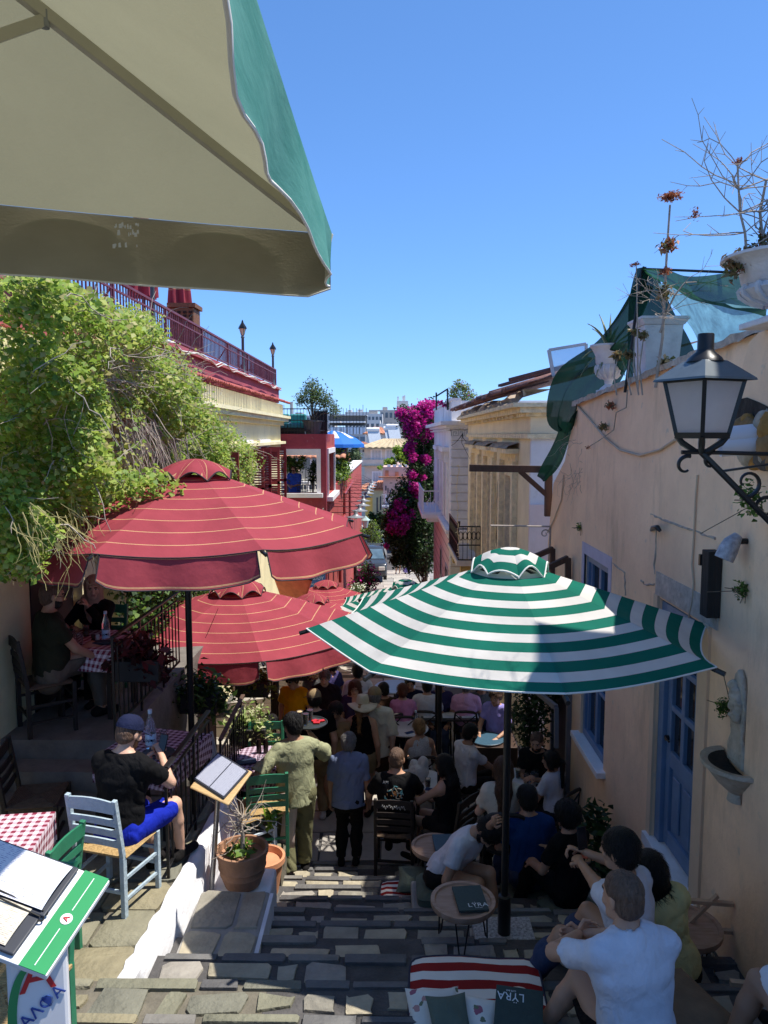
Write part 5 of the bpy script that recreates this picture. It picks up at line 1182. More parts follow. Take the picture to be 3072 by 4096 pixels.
for i in range(4):
    b = MB();k = (i + 1) % 4;b.add([cr_b[i] * 1,cr_b[k] * 1,cr_t[k] * 1,cr_t[i] * 1],[(0,1,2,3)]);b.build('pane',mat('opal_glass',(.90,.84,.82),.25,.05,6,0,trans=.7),t)
b = MB();rows = []
for w_,z in ((tw + .042,-.020),(tw + .038,-.009),(tw - .02,.045),(tw - .06,.080)):
    rows.append([LP(sx * w_,sy * w_,tz + .02 + z) for sx,sy in ((-1,-1),(1,-1),(1,1),(-1,1),(-1,-1))])
b.sheet(rows);q = [LP(sx * (tw - .06),sy * (tw - .06),tz + .10) for sx,sy in ((-1,-1),(1,-1),(1,1),(-1,1))];b.add(q,[(0,1,2,3)]);b.build('roof',mat('dark_enamel',(.09,.11,.12),.32,.15,8,0,spec=.7),t)
b = MB();c = LP(0,0,tz + .095);b.lathe([(.092,0),(.08,.02),(.045,.05),(.04,.065),(.04,.135),(.037,.14),(0,.14)],20,tuple(c));b.build('chimney',M_black,t,40)
b = MB();foot = LP(0,0,bz - .085)
for i in range(4): b.tube([cr_b[i],cr_b[i] * .75 + Vector((foot.x,foot.y,bz - .03)) * .25 - Vector((0,0,.03)),foot * .75 + cr_b[i] * .25 - Vector((0,0,.015)),foot],[.014,.017,.015,.012],7)
b.build('cradle',M_black,t,50)
wall = lambda dz,y=ly: Vector((PXF + .02,y,dz))
b = MB();b.tube([foot + Vector((-.10,0,0)),foot,foot + Vector((.4,.03,-.01)),wall(foot.z - .02)],.012,6);b.tube([foot,wall(foot.z - .55)],.016,6);b.tube([foot + Vector((.1,.02,-.1)),wall(foot.z - .03)],.007,5)
def scroll(c,r,a0,a1,turn=.6):
    n = 16;b.tube([(c[0] + r * (1 - turn * k / n) * math.cos(a0 + (a1 - a0) * k / n),c[1],c[2] + r * (1 - turn * k / n) * math.sin(a0 + (a1 - a0) * k / n)) for k in range(n + 1)],[.012 - .006 * k / n for k in range(n + 1)],6)
for (du,dv,r,a0,a1) in [(2745,1865,.055,1.2,5.2),(2850,1850,.055,1.4,4.4),(2990,1930,.075,-1.8,3.6),(3060,2035,.07,0,5.6)]: scroll(lan(du,dv),r,a0,a1)
b.build('bracket',M_black,t,50)
for i,(u,v) in enumerate([(2880,1785),(2905,1750)]):
    b = MB();p0,p1 = P(u,v,4.45),PX(3140,v - 25,PXF + .1);d = (p1 - p0).normalized();a = .062
    ring = lambda o,r: [o + (d.orthogonal().normalized() * math.cos(k) + d.cross(d.orthogonal()).normalized() * math.sin(k)) * r for k in np.linspace(0,6.2832,21)]
    b.sheet([ring(p1,a),ring(p0,a),ring(p0,a - .006),ring(p1 - d * .1,a - .006)]);tag(b.build('plastic_pipe',mat('pipe_white',(.72,.70,.74),.35,.03),None,50),['white plastic pipe end sticking out of the broken wall, the lower one','white plastic pipe behind the lantern, the upper one'][i],'pipe')
# ------------------------------------------------------------------ on top of the apricot wall: urns, netting, succulents
M_urn = mat('white_stone_urn',(.66,.64,.66),.85,.15,6,.4,30)
def urn(label,base,h,r,seed=0):
    t = thing('garden_urn',base,label,'urn','stone urns on the wall top');b = MB();k = h
    b.bb(base[0] - r * .55,base[0] + r * .55,base[1] - r * .55,base[1] + r * .55,base[2],base[2] + .09 * k);b.build('plinth',M_urn,t,bevel=.006)
    b = MB();b.lathe([(r * .5,.09 * k),(r * .42,.13 * k),(r * .2,.20 * k),(r * .24,.28 * k),(r * .3,.30 * k),(r * .62,.40 * k),(r * .74,.52 * k),(r * .66,.60 * k),(r * .72,.64 * k),(r * .76,.80 * k),(r * .95,.93 * k),(r * 1.05,.96 * k),(r * 1.05,k),(r * .85,k),(r * .7,.9 * k),(0,.9 * k)],28,tuple(base));o = b.build('bowl',M_urn,t,45)
    for i in range(14): a = i * math.tau / 14;q = MB();c = Vector(base);pts = [c + Vector((rr * r * math.cos(a),rr * r * math.sin(a),zz * k)) for rr,zz in ((.40,.32),(.60,.38),(.72,.46),(.745,.53),(.70,.58))];q.tube(pts,.013 * (r / .2) ** .5,5);q.build('flute',M_urn,o,60)
    return t
y1 = 9.05;pu_ = Vector((WX + .16,y1,wtop(y1) + .04));urn('white fluted stone urn with a spiky agave on the far wall end',pu_,.56,.21)
p2 = Vector((2.16,4.3,.592));urn('large white urn on the near wall pier, cut by the photo edge',p2,.37,.34)
# white square planter
y = 7.55;pl = thing('square_planter',(WX + .2,y,wtop(y)),'white tapered square planter on the wall top','planter');z0 = wtop(y) + .045;b = MB()
def fr_box(b,c,w0,w1,z0,z1):
    r = [[(c[0] + sx * w,c[1] + sy * w,z) for sx,sy in ((-1,-1),(1,-1),(1,1),(-1,1),(-1,-1))] for w,z in ((w0,z0),(w1,z1))];b.sheet(r);b.add(r[1][:4],[(0,1,2,3)]);b.add(r[0][:4],[(3,2,1,0)])
fr_box(b,(WX + .2,y),.15,.18,z0 + .05,z0 + .47);b.build('box',M_urn,pl);b = MB();fr_box(b,(WX + .2,y),.17,.17,z0,z0 + .049);b.build('foot',M_urn,pl);b = MB();fr_box(b,(WX + .2,y),.19,.22,z0 + .472,z0 + .52);fr_box(b,(WX + .2,y),.225,.225,z0 + .521,z0 + .545);b.build('rim',M_urn,pl);b = MB();b.lathe([(.07,0),(.06,.012),(0,.012)],20)
for i in range(len(b.v)): v = b.v[i];b.v[i] = (WX + .2 - .165 - v[2],y + v[0] * .7,z0 + .26 + v[1])
b.build('medallion',M_urn,pl)
# agave
ag = thing('agave',pu_ + Vector((0,0,.5)),'grey green agave with long pointed leaves in the far urn','plant');gr = random.Random(5);pc = pu_ + Vector((0,0,.5))
for i in range(24):
    a = gr.uniform(0,6.28);el = gr.uniform(-.5,1.4);L_ = gr.uniform(.3,.62);n = 7;d = Vector((math.cos(a) * math.cos(el),math.sin(a) * math.cos(el),math.sin(el)));sd = Vector((-math.sin(a),math.cos(a),0));rows = [];p = pc.copy()
    for k in range(n + 1): w = .024 * (1 - (k / n) ** 1.5) * (1 if k else .8);rows.append([p - sd * w,p - Vector((0,0,w * .5)),p + sd * w]);d = (d - Vector((0,0,.13 + .1 * (el < .4)))).normalized();p = p + d * L_ / n
    b = MB();b.sheet(rows);b.build('leaf',mat('agave_green',(.16,.20,.12),.6,.3,8),ag,60,solid=.008)
def stalk(label,pts,r,heads,seed,cat='plant',leafy=None,twigs=0,group=None):
    t = thing('succulent',pts[0],label,cat,group);b = MB();gr = random.Random(seed);pts = [Vector(p) for p in pts];b.tube(pts,[r * (1 - .5 * i / len(pts)) for i in range(len(pts))],6)
    for i in range(twigs):
        k = gr.randrange(1,len(pts));p = pts[k];d = Vector((gr.gauss(0,.7),gr.gauss(0,.6),gr.uniform(-.1,.9))).normalized();q = [p]
        for j in range(5): d = (d + Vector((gr.gauss(0,.35),gr.gauss(0,.35),gr.gauss(.05,.22)))).normalized();q.append(q[-1] + d * gr.uniform(.04,.15))
        b.tube(q,[.004,.0035,.003,.0025,.002,.0015],4,cap=False)
        for j in (2,3,4):
            d2 = (d + Vector((gr.gauss(0,.7),gr.gauss(0,.7),gr.gauss(0,.5)))).normalized();b.tube([q[j],q[j] + d2 * gr.uniform(.05,.16)],[.0022,.001],4,cap=False)
    b.build('stem',M_twig,t,60)
    for (p,rr,n,ms,lf) in heads: o = leaf_mesh('leaves',clump_pts([tuple(p)],[rr],n,seed,.2),lf,ms,t,.45,.3,seed);o['kind'] = 'stuff'
    return t
LV_rust = [leafmat('rust_%d' % i,c,.3) for i,c in enumerate([(.34,.10,.05),(.24,.08,.05),(.42,.16,.08)])]
s0 = P(2620,1560,6.6)
def pp(u,v): return P(u,v,6.6)
stalk('tall flowering succulent stalk topped by a rust red flower head',[pp(2622,1550),pp(2650,1350),pp(2660,1150),pp(2668,1000),pp(2680,820)],.014,[(pp(2680,785),(.10,.10,.035),260,LV_rust,.035),(pp(2660,1085),(.06,.06,.035),120,LV_rust,.03),(pp(2672,985),(.08,.08,.07),150,LV_dry + LV_rust,.05),(pp(2655,1170),(.07,.07,.08),120,LV_dry,.045)],3)
stalk('thin dry succulent stalk left of the tall red one',[pp(2552,1560),pp(2550,1350),pp(2548,1200),pp(2545,1065)],.007,[(pp(2543,1058),(.05,.05,.02),80,LV_rust,.022)],4)
stalk('bare branching dry shrub behind the white square planter',[pp(2640,1330),pp(2665,1250),pp(2700,1180),pp(2740,1130)],.010,[],6,twigs=18)
stalk('bare branching dry shrub growing in the large near urn',[P(3010,1090,4.3),P(2985,1000,4.3),P(2980,930,4.3),P(2960,850,4.3),P(2955,760,4.3),P(2950,660,4.3)],.009,[(P(2955,645,4.3),(.035,.035,.015),60,LV_rust,.018),(P(2780,855,4.3),(.035,.035,.04),60,LV_rust,.018)],7,twigs=20)
stalk('second bare shrub at the photo edge in the large near urn',[P(3060,1090,4.3),P(3050,960,4.3),P(3040,850,4.3),P(3065,720,4.3)],.011,[],9,twigs=14)
leafc = [tuple(P(u,v,4.3)) for u,v in [(2960,1050),(3010,1060),(3060,1020),(3000,1020),(2930,1070),(3050,960)]]
t = thing('urn_plant',P(3000,1080,4.3),'brown and green leafy plant filling the large near urn','plant');leaf_mesh('foliage',clump_pts(leafc,[.08] * 6,500,3,.1),.04,LV_dry + LV_rust[:1],t,.5)['kind'] = 'stuff'
for i,(u,v,sc) in enumerate([(2472,1420,1),(2520,1420,1),(2540,1330,.9),(2575,1340,1.),(2660,1450,1.25),(2640,1500,1.1),(2700,1480,1.1)]):
    h = P(u,v,7.1);f = P(u - 5 + 10 * (i % 3),1580,7.0)
    stalk(['brown rosette succulent on a curved bare stem','spiky brown succulent beside the square planter'][i > 3] + [' beside the far urn',' right of the far urn',' between urn and planter',' leaning on the planter',', upper one',', lower one',', right hand one'][i],[f,f.lerp(h,.5) + Vector((-.03,0,-.02)),h],.008,[(h,(.055 * sc,.055 * sc,.05 * sc),45,LV_dry,.06 * sc)],20 + i)
stalk('curling succulent hanging down the face of the apricot wall',[PX(2510,1560,WX - .03),PX(2505,1630,WX - .05),PX(2465,1650,WX - .06),PX(2455,1720,WX - .06),PX(2400,1760,WX - .06),PX(2350,1790,WX - .06)],.007,[(PX(2440,1620,WX - .06),(.05,.06,.05),40,LV_rust + LV_dry,.055),(PX(2412,1705,WX - .06),(.05,.06,.05),40,LV_dry,.055),(PX(2350,1790,WX - .06),(.03,.03,.03),25,LV_rust,.03)],40)
t = thing('dry_weed',PX(2290,1850,WX - .03),'tangle of dry weed stems at the far corner of the apricot wall','plant');b = MB();gr = random.Random(4)
for i in range(26): vine(PX(gr.uniform(2260,2330),gr.uniform(1740,1950),WX - .03),(-.1,gr.uniform(-.6,.6),-.5),gr.uniform(.25,.5),.003,.12,.4)
b.build('stems',M_twig,t)['kind'] = 'stuff'
# green shade netting draped over the wall end and over a frame
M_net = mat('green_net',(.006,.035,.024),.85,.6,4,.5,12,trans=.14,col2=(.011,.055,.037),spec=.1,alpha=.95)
nt = thing('shade_netting',(WX,9.5,.4),'dark green shade netting draped over the wall end in folds','netting')
def drape(name,outline_rows,m,parent,amp=.05,seed=0,sub=1):
    gr = np.random.default_rng(seed);rows = []
    for i,r in enumerate(outline_rows):
        q = []
        for j,p in enumerate(r): q.append(Vector(p) + Vector((amp * math.sin(j * 2.1 + i * .9 + seed),amp * math.cos(j * 1.7 + i * 1.3),amp * .5 * math.sin(i + j))))
        rows.append(q)
    b = MB();b.sheet(rows);o = b.build(name,m,parent,0,sub=2);o.modifiers['sub'].boundary_smooth = 'PRESERVE_CORNERS';return o
def lerp_rows(rows,n):
    """rows given as lists of (u, v, y); resample every row to n points"""
    out = []
    for r in rows:
        q = [P(*p) for p in r];k = len(q) - 1;out.append([q[min(int(t * k),k - 1)].lerp(q[min(int(t * k),k - 1) + 1],t * k - min(int(t * k),k - 1)) for t in np.linspace(0,1,n)])
    return out
drape('hanging_fold',lerp_rows([[(2570,1068,7.5),(2590,1110,7.5),(2600,1180,7.5)],[(2480,1250,8.4),(2530,1280,8.2),(2570,1330,8.0)],[(2370,1400,9.5),(2420,1440,9.2),(2480,1480,9.0)],[(2240,1460,10.3),(2330,1500,9.9),(2420,1580,9.4)],[(2215,1560,10.4),(2280,1590,10.1),(2360,1620,9.75)],[(2200,1690,10.5),(2250,1700,10.2),(2310,1640,9.8)],[(2230,1725,10.4),(2265,1740,10.3),(2295,1700,9.9)]],9),M_net,nt,.08,1)
drape('trailing_tail',lerp_rows([[(2240,1690,10.5),(2275,1690,10.4),(2315,1650,10.0)],[(2210,1790,10.9),(2250,1800,10.8),(2285,1770,10.4)],[(2170,1860,11.3),(2210,1880,11.2),(2250,1860,10.9)],[(2155,1905,11.4),(2180,1930,11.4),(2200,1900,11.3)]],8),M_net,nt,.03,2)
nc = thing('net_canopy',(WX + .6,7,.6),'pale blue green net canopy stretched behind the planter and the near urn','netting');M_net2 = mat('pale_net',(.12,.27,.36),.85,.4,9,.3,20,trans=.45,alpha=.8,spec=.1)  # one net in two tones: sun and shade put into the panel colours
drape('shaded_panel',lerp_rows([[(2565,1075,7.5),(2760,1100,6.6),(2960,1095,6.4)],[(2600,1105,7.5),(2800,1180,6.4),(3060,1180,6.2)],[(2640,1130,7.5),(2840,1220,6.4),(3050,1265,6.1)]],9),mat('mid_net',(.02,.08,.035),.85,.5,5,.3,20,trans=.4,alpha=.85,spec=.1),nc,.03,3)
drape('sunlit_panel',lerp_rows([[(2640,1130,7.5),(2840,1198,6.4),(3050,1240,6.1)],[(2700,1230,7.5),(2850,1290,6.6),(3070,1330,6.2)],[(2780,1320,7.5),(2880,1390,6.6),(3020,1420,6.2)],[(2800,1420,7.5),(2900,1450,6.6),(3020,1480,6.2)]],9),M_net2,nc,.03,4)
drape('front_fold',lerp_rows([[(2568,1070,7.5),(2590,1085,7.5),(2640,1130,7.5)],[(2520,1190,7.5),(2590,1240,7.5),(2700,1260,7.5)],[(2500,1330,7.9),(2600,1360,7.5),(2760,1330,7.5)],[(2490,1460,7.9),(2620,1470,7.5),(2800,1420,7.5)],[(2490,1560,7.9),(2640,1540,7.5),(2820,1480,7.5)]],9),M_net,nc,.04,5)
b = MB();b.tube([P(2568,1075,7.5),P(2500,1570,7.5)],.015,6);b.tube([P(2568,1075,7.5),P(3060,1095,6.0)],.012,6);b.build('support',M_black,nc)
b = MB();b.beam(P(2195,1400,12.6),P(2215,1510,12.6),.05,.05);b.beam(P(2195,1400,12.6),P(2345,1375,12.4),.04,.04);b.beam(P(2345,1375,12.4),P(2345,1500,12.4),.04,.04)
t = thing('glass_screen',P(2215,1510,12.6),'metal framed glass pane standing on the ruined roof','screen');b.build('frame',mat('pale_metal',(.5,.52,.55),.5),t);b = MB();b.add([P(2197,1402,12.6),P(2343,1378,12.4),P(2343,1500,12.4),P(2215,1508,12.6)],[(0,1,2,3)]);b.build('pane',mat('hazy_glass',(.55,.65,.75),.2,0,glass=.6),t)
# timber brackets on the apricot wall
M_timb = mat('brown_timber',(.10,.055,.035),.8,.3,8,.4,30,stretch=(1,1,.2))
t = thing('timber_bracket',(WX,11.4,-1),'long brown timber bracket with diagonal strut at the far wall end','bracket');b = MB();a = P(1878,1872,11.42);c = P(2192,1878,11.42);b.beam(a,(WX,11.42,c.z),.09,.10);b.build('arm',M_timb,t);b = MB();b.beam(P(2080,1885,11.42),P(2192,1985,11.42),.07,.07);b.build('strut',M_timb,t);b = MB();b.beam(P(2195,1860,11.45),P(2192,2065,11.45),.10,.10);b.build('post',M_timb,t)
for i,(u0,v0,u1,v1,u2,v2,Y) in enumerate([(2120,2235,2212,2195,2210,2300,11.0),(2150,2290,2272,2232,2272,2350,9.9)]):
    t = thing('awning_bracket',P(u1,v1,Y),['brown timber awning bracket against the wall, the farther one','brown timber awning bracket against the wall, the nearer one'][i],'bracket');b = MB();b.beam(P(u0,v0,Y - .1),P(u1,v1,Y),.06,.07);b.build('rafter',M_timb,t);b = MB();b.beam(P(u1,v1,Y),P(u2,v2,Y),.07,.07);b.build('upright',M_timb,t)
t = thing('sign_bracket',(WX,11.6,-1.5),'pale wrought iron sign bracket with a scroll reaching over the street','bracket');b = MB();b.tube([P(1962,2102,11.3),P(2203,2106,11.3)],.014,6);b.tube([P(2203,2100,11.3),P(2195,2250,11.3)],.014,6);scroll(P(2180,2135,11.3),.07,0,7.5,.8);b.build('iron',mat('pale_iron',(.42,.36,.31),.7,.2),t)
# ------------------------------------------------------------------ right: cream neoclassical ruin
cb = thing('cream_house',(2.3,18,-5.5),'cream neoclassical house with three tall boarded windows and a crumbling tiled eave','house')
CX = 2.30;ya,yb = 12.9,23.2
M_dent = mat('cream_moulding',(.80,.68,.44),.85,.25,8,.5,30);M_crumb = mat('crumbled_render',(.38,.30,.22),.95,.4,6,.9,14)
WB = [(14.35,15.75),(17.25,18.6),(20.1,21.5)];zt_,zb_ = -.50,-4.2
segs = [];yy_ = ya
for a,c in WB: segs.append((CX,CX + .5,yy_,a,-7.5,.02));segs += [(CX,CX + .5,a,c,zt_,.02),(CX,CX + .5,a,c,-7.5,zb_)];yy_ = c
segs.append((CX,CX + .5,yy_,yb,-7.5,.02));part(cb,'wall',M_cream,*segs)
part(cb,'gable_wall',M_whitewall,(CX + .002,8,ya - .12,ya - .002,-7.5,.02),(CX + .5,8,ya,yb,-7.5,.0));part(cb,'gable_base',M_pinkwall,(CX - .02,8,ya - .2,ya - .122,-7.5,-1.15))
part(cb,'frieze',M_cream,(CX - .02,CX + .5,ya - .14,yb,.022,.30));part(cb,'string_course',M_dent,(CX - .07,CX + .3,ya - .18,yb,-.06,.018),(CX - .07,8,ya - .18,ya - .142,-.06,.018))
part(cb,'cornice',M_dent,(CX - .10,CX + .3,ya - .2,yb + .1,.302,.36),(CX - .22,CX + .3,ya - .3,yb + .2,.362,.45),(CX - .34,CX + .3,ya - .35,yb + .3,.452,.52))
b = MB();gr = random.Random(3)
for i in range(52):
    y = ya - .1 + i * .2; 
    if gr.random() < .55: b.bb(CX - .16,CX - .08,y,y + .1,.305,.358)
b.build('dentils',M_dent,cb)['kind'] = 'stuff'
b = MB();rows = []                                                     # crumbling masonry above the cornice
for i in range(50):
    y = ya - .3 + i * (yb - ya + .6) / 49;j = lambda a: gr.uniform(-a,a);rows.append([(CX - .30 + j(.05),y,.522),(CX - .26 + j(.09),y,.60 + j(.05)),(CX - .12 + j(.10),y,.70 + j(.05)),(CX + .3,y,.74)])
b.sheet(rows);b.build('crumbling_eave',M_crumb,cb)
M_rust = [mat('rust_tile_%d' % i,c,.85,.3,9,.5,30) for i,c in enumerate([(.20,.10,.085),(.30,.16,.13),(.14,.08,.075)])]
tm_ = []; 
for k in range(3):
    b = MB();rows = []
    for kk in range(2): rows.append([(1.1 * kk,.085 * math.cos(a),.34 * kk + .07 * math.sin(a)) for a in np.linspace(.1,3.04,7)])
    b.sheet(rows);o = b.build('roof_tile',M_rust[k],cb,60,solid=.02,world=False);o.location = (CX - .45,ya - .2 + k * .2,.70);o.matrix_parent_inverse = wmat(cb).inverted();tm_.append(o.data)
for i in range(3,54):
    if gr.random() < .1: continue
    o = bpy.data.objects.new('roof_tile',gr.choice(tm_));COL.objects.link(o);o.parent = cb;o.matrix_parent_inverse = wmat(cb).inverted();o.location = (CX - .45 + gr.uniform(-.1,.06),ya - .2 + i * .2,.70 + gr.uniform(-.02,.03));o.rotation_euler = (gr.uniform(-.1,.1),gr.uniform(-.04,.04),gr.uniform(-.08,.08));q = o.modifiers.new('solid','SOLIDIFY');q.thickness = .02
b = MB();b.add([(CX - .1,ya - .4,.84),(CX + 3,ya - .4,1.6),(CX + 3,yb,1.6),(CX - .1,yb,.84)],[(0,1,2,3)]);b.beam((CX - .2,ya + 1,.98),(CX + .9,ya - .3,1.22),.07,.05);b.beam((CX - .1,ya + 3,1.0),(CX + .8,ya + .6,1.2),.08,.05);b.beam((CX - .1,yb - 3,.9),(CX + .4,ya + 5,1.1),.08,.05);b.build('roof_deck',M_rust[2],cb)
for i,(a,c) in enumerate(WB):
    w = part(cb,'window_surround',M_dent,(CX - .10,CX - .002,a - .26,a - .04,-4.2,zt_),(CX - .10,CX - .002,c + .04,c + .26,-4.2,zt_),(CX - .06,CX - .002,a - .3,c + .3,zt_ + .002,zt_ + .16),(CX - .24,CX - .002,a - .38,c + .38,zt_ + .162,zt_ + .25))
    b = MB();rows = []
    for k in range(16): y = a - .4 + k * (c - a + .8) / 15;rows.append([(CX - .27 + gr.uniform(-.03,.03),y,zt_ + .252),(CX - .2,y,zt_ + .31 + gr.uniform(-.02,.03)),(CX,y,zt_ + .36)])
    b.sheet(rows);b.build('worn_hood',M_crumb,w);part(w,'boarded_panel',mat('lilac_board',(.42,.38,.40),.8,.12,2,.2,20),(CX + .14,CX + .16,a,c,zb_,zt_ - .02))
    part(w,'reveal',M_dent,(CX + .002,CX + .138,a + .002,a + .08,zb_,zt_ - .002),(CX + .002,CX + .138,c - .08,c - .002,zb_,zt_ - .002),(CX + .002,CX + .138,a + .08,c - .08,zt_ - .3,zt_ - .002))
b = MB();crk = [(CX - .005,16.55 + .05 * math.sin(i * 1.9),-.8 - i * .28) for i in range(9)];b.tube(crk,[.01,.03,.045,.04,.03,.05,.035,.03,.012],5);b.build('wall_crack',mat('dark_crack',(.05,.03,.02),.95,0),cb)
cbal = part(cb,'balcony_slab',mat('worn_marble',(.62,.58,.52),.7),(CX - .62,CX - .002,19.6,22.9,-3.36,-3.22));b = MB()
for (p0,p1,n) in [((CX - .58,19.65),(CX - .58,22.85),22),((CX - .58,19.65),(CX - .02,19.65),5)]:
    for z in (-3.2,-2.82,-2.34): b.beam((p0[0],p0[1],z),(p1[0],p1[1],z),.03,.03)
    for k in range(n + 1):
        t_ = k / n;x,y = p0[0] + (p1[0] - p0[0]) * t_,p0[1] + (p1[1] - p0[1]) * t_;b.beam((x,y,-3.2),(x,y,-2.34),.014,.014)
        if k < n: x2,y2 = p0[0] + (p1[0] - p0[0]) * (k + .5) / n,p0[1] + (p1[1] - p0[1]) * (k + .5) / n;b.tube([(x2 + .05 * math.sin(a) * (abs(p1[0] - p0[0]) > .1),y2 + .05 * math.sin(a) * (abs(p1[1] - p0[1]) > .1),-2.58 + .11 * math.cos(a)) for a in np.linspace(0,6.28,9)],.010,4)
b.build('balcony_railing',M_black,cbal);b = MB();b.tube([(CX - .58,19.65,-2.34),(CX - .58,19.65,-2.2)],[.03,.045,],8);b.build('finial',M_black,cbal)
part(cb,'yellow_bracket',mat('ochre_paint',(.52,.40,.16),.8,.3),(CX - .5,CX - .002,19.8,20.1,-3.75,-3.362),(CX - .5,CX - .002,22.4,22.7,-3.75,-3.362))
b = MB();gr = random.Random(6)
for (x,y0) in [(CX - .62,19.4),(CX - .1,16.9),(CX - .1,19.0)]:
    p = Vector((x,y0,-.75));q = [p]
    for i in range(26): q.append(q[-1] + Vector((gr.uniform(-.03,.03),gr.uniform(-.05,.05),-.09)))
    b.tube(q,.008,4)
    for k in q: b.tube([k,k + Vector((gr.uniform(-.06,.06),gr.uniform(-.06,.06),gr.uniform(-.05,.03)))],.010,4)
tag(b.build('fairy_lights',mat('cream_bulbs',(.7,.62,.42),.5),None),'strings of unlit cream fairy lights hanging down the cream house front','string lights')
b = MB();gr = random.Random(12);c = Vector((CX - .2,22.9,.05));vine(c,(0,0,-1),.8,.012,.1,.5);vine(c,(-.5,0,-1),.9,.01,.1,.6);vine(c,(.2,-.3,-1),1.1,.01,.1,.5);tag(b.build('hanging_wires',M_black,None),'tangle of dark wires hanging below the cream house eave','wires')
b = MB();rows = [[P(u,v,17 + .3 * k) for u,v in zip(np.linspace(1075 + 20 * k,1250 - 22 * k,15),np.linspace(2255 + 55 * k,2320 + 60 * k,15) + 5 * np.sin(np.arange(15) * 3.14))] for k in range(4)];b.sheet(rows);t = thing('awning',rows[0][0],'salmon orange sloping awning behind the second red parasol','awning');b.build('canvas',mat('salmon_canvas',(.58,.22,.13),.8,.15,6,.3,20,trans=.3),t,40,solid=.01);b = MB();b.beam(rows[3][0],rows[3][14],.05,.05);b.beam(rows[0][0],rows[0][14],.05,.05);b.build('bar',M_black,t)
# ------------------------------------------------------------------ right: white neoclassical corner building
wb = thing('white_building',(1.86,28,-7),'white neoclassical corner building with Greek key band and rusticated corner','building');BX = 1.87;y0 = 23.9;yE = 34.2
part(wb,'wall',M_whitewall,(BX,7,y0,yE,-2.9,.12));part(wb,'lower_wall',M_pinkwall,(BX + .01,7,y0 + .01,yE,-8.4,-3.202))
zs = [-2.86 + i * .27 for i in range(11)]
for i,z in enumerate(zs + [-3.5 - .30 * k for k in range(15)]):
    q = MB();h = .25 if i < 11 else .28;q.bb(BX - .04,BX + .80,y0 - .045,y0 - .002,z,z + h);q.bb(BX - .04,BX - .002,y0 - .002,y0 + .45 if i < 11 else y0 + .4,z,z + h);q.build('quoin_block',mat('quoin_white',(.66,.66,.69),.8,.12,4,.4,20) if i < 11 else mat('quoin_cream',(.64,.62,.56),.8,.15,4,.4,20),wb,bevel=.02)
part(wb,'key_band',mat('key_ground',(.40,.42,.44),.7,.1),(BX - .05,BX + .85,y0 - .06,y0 - .046,-.03,.15))
gm = mat('key_white',(.74,.74,.74),.7,0)
for k in range(4):
    b = MB();x = BX - .01 + k * .20; 
    for (u0,u1,w0,w1) in [(0,.17,.14,.165),(.145,.17,.02,.14),(.05,.145,.02,.045),(.05,.075,.045,.10),(.075,.12,.075,.10),(0,.025,.0,.14)]: b.bb(x + u0,x + u1,y0 - .072,y0 - .061,-.025 + w0,-.025 + w1)
    b.build('key_ornament',gm,wb)
part(wb,'cornice',M_trimwhite,(BX - .06,7,y0 - .08,yE,.17,.22),(BX - .2,7,y0 - .2,yE + .1,.222,.30),(BX - .38,7,y0 - .38,yE + .2,.302,.42));b = MB()
for i in range(34): b.bb(BX - .18,BX - .062,y0 + .1 + i * .3,y0 + .24 + i * .3,.12,.168)
for i in range(7): b.bb(BX + i * .12,BX + .06 + i * .12,y0 - .16,y0 - .082,.175,.218)
b.build('dentils',M_trimwhite,wb)['kind'] = 'stuff'
part(wb,'parapet',M_whitewall,(BX + .0,BX + .2,y0,yE,.422,1.05),(BX + .2,6,y0,y0 + .2,.422,1.05));part(wb,'parapet_cap',M_trimwhite,(BX - .05,BX + .26,y0 - .05,yE,1.052,1.13));part(wb,'parapet_pier',M_trimwhite,(BX - .03,BX + .25,y0 - .03,y0 + .4,.424,1.05),(BX - .03,BX + .25,28,28.4,.424,1.05))
for (a,c) in [(25.6,26.9),(29.2,30.6)]:
    w = part(wb,'window_surround',M_trimwhite,(BX - .08,BX - .002,a - .25,a,-2.8,-.55),(BX - .08,BX - .002,c,c + .25,-2.8,-.55),(BX - .22,BX - .002,a - .4,c + .4,-.55,-.40),(BX - .14,BX - .002,a - .3,a - .1,-.9,-.552),(BX - .14,BX - .002,c + .1,c + .3,-.9,-.552));part(w,'shutter',mat('grey_shutter',(.50,.49,.50),.7,.1),(BX - .03,BX - .004,a,c,-2.8,-.56))
bal = part(wb,'balcony_slab',M_trimwhite,(BX - .75,BX - .002,28.2,33.2,-3.06,-2.9),(BX - .55,BX - .002,28.3,33.1,-3.2,-3.062));b = MB()
for z in (-2.86,-2.05): b.beam((BX - .7,28.25,z),(BX - .7,33.15,z),.035,.035);b.beam((BX - .7,28.25,z),(BX - .02,28.25,z),.035,.035)
for k in range(26): b.beam((BX - .7,28.25 + k * .196,-2.86),(BX - .7,28.25 + k * .196,-2.05),.018,.018)
for k in range(3): x = BX - .55 + k * .2;b.tube([(x + .07 * math.cos(a) * (1 - a / 16),28.25,-2.3 - .12 * math.sin(a * .5) - a * .03) for a in np.linspace(0,12,20)],.012,5);b.beam((x + .1,28.25,-2.86),(x + .1,28.25,-2.05),.016,.016)
b.build('balcony_railing',M_trimwhite,bal)
part(wb,'string_course',M_trimwhite,(BX - .12,7,y0 - .12,28.19,-3.2,-3.06),(BX - .18,7,y0 - .18,28.19,-3.058,-2.94))
for i in range(14): z = -3.45 - i * .34;part(wb,'groove',mat('pink_joint',(.42,.30,.29),.9),(BX + .004,BX + .008,y0 + .42,yE,z,z + .035))
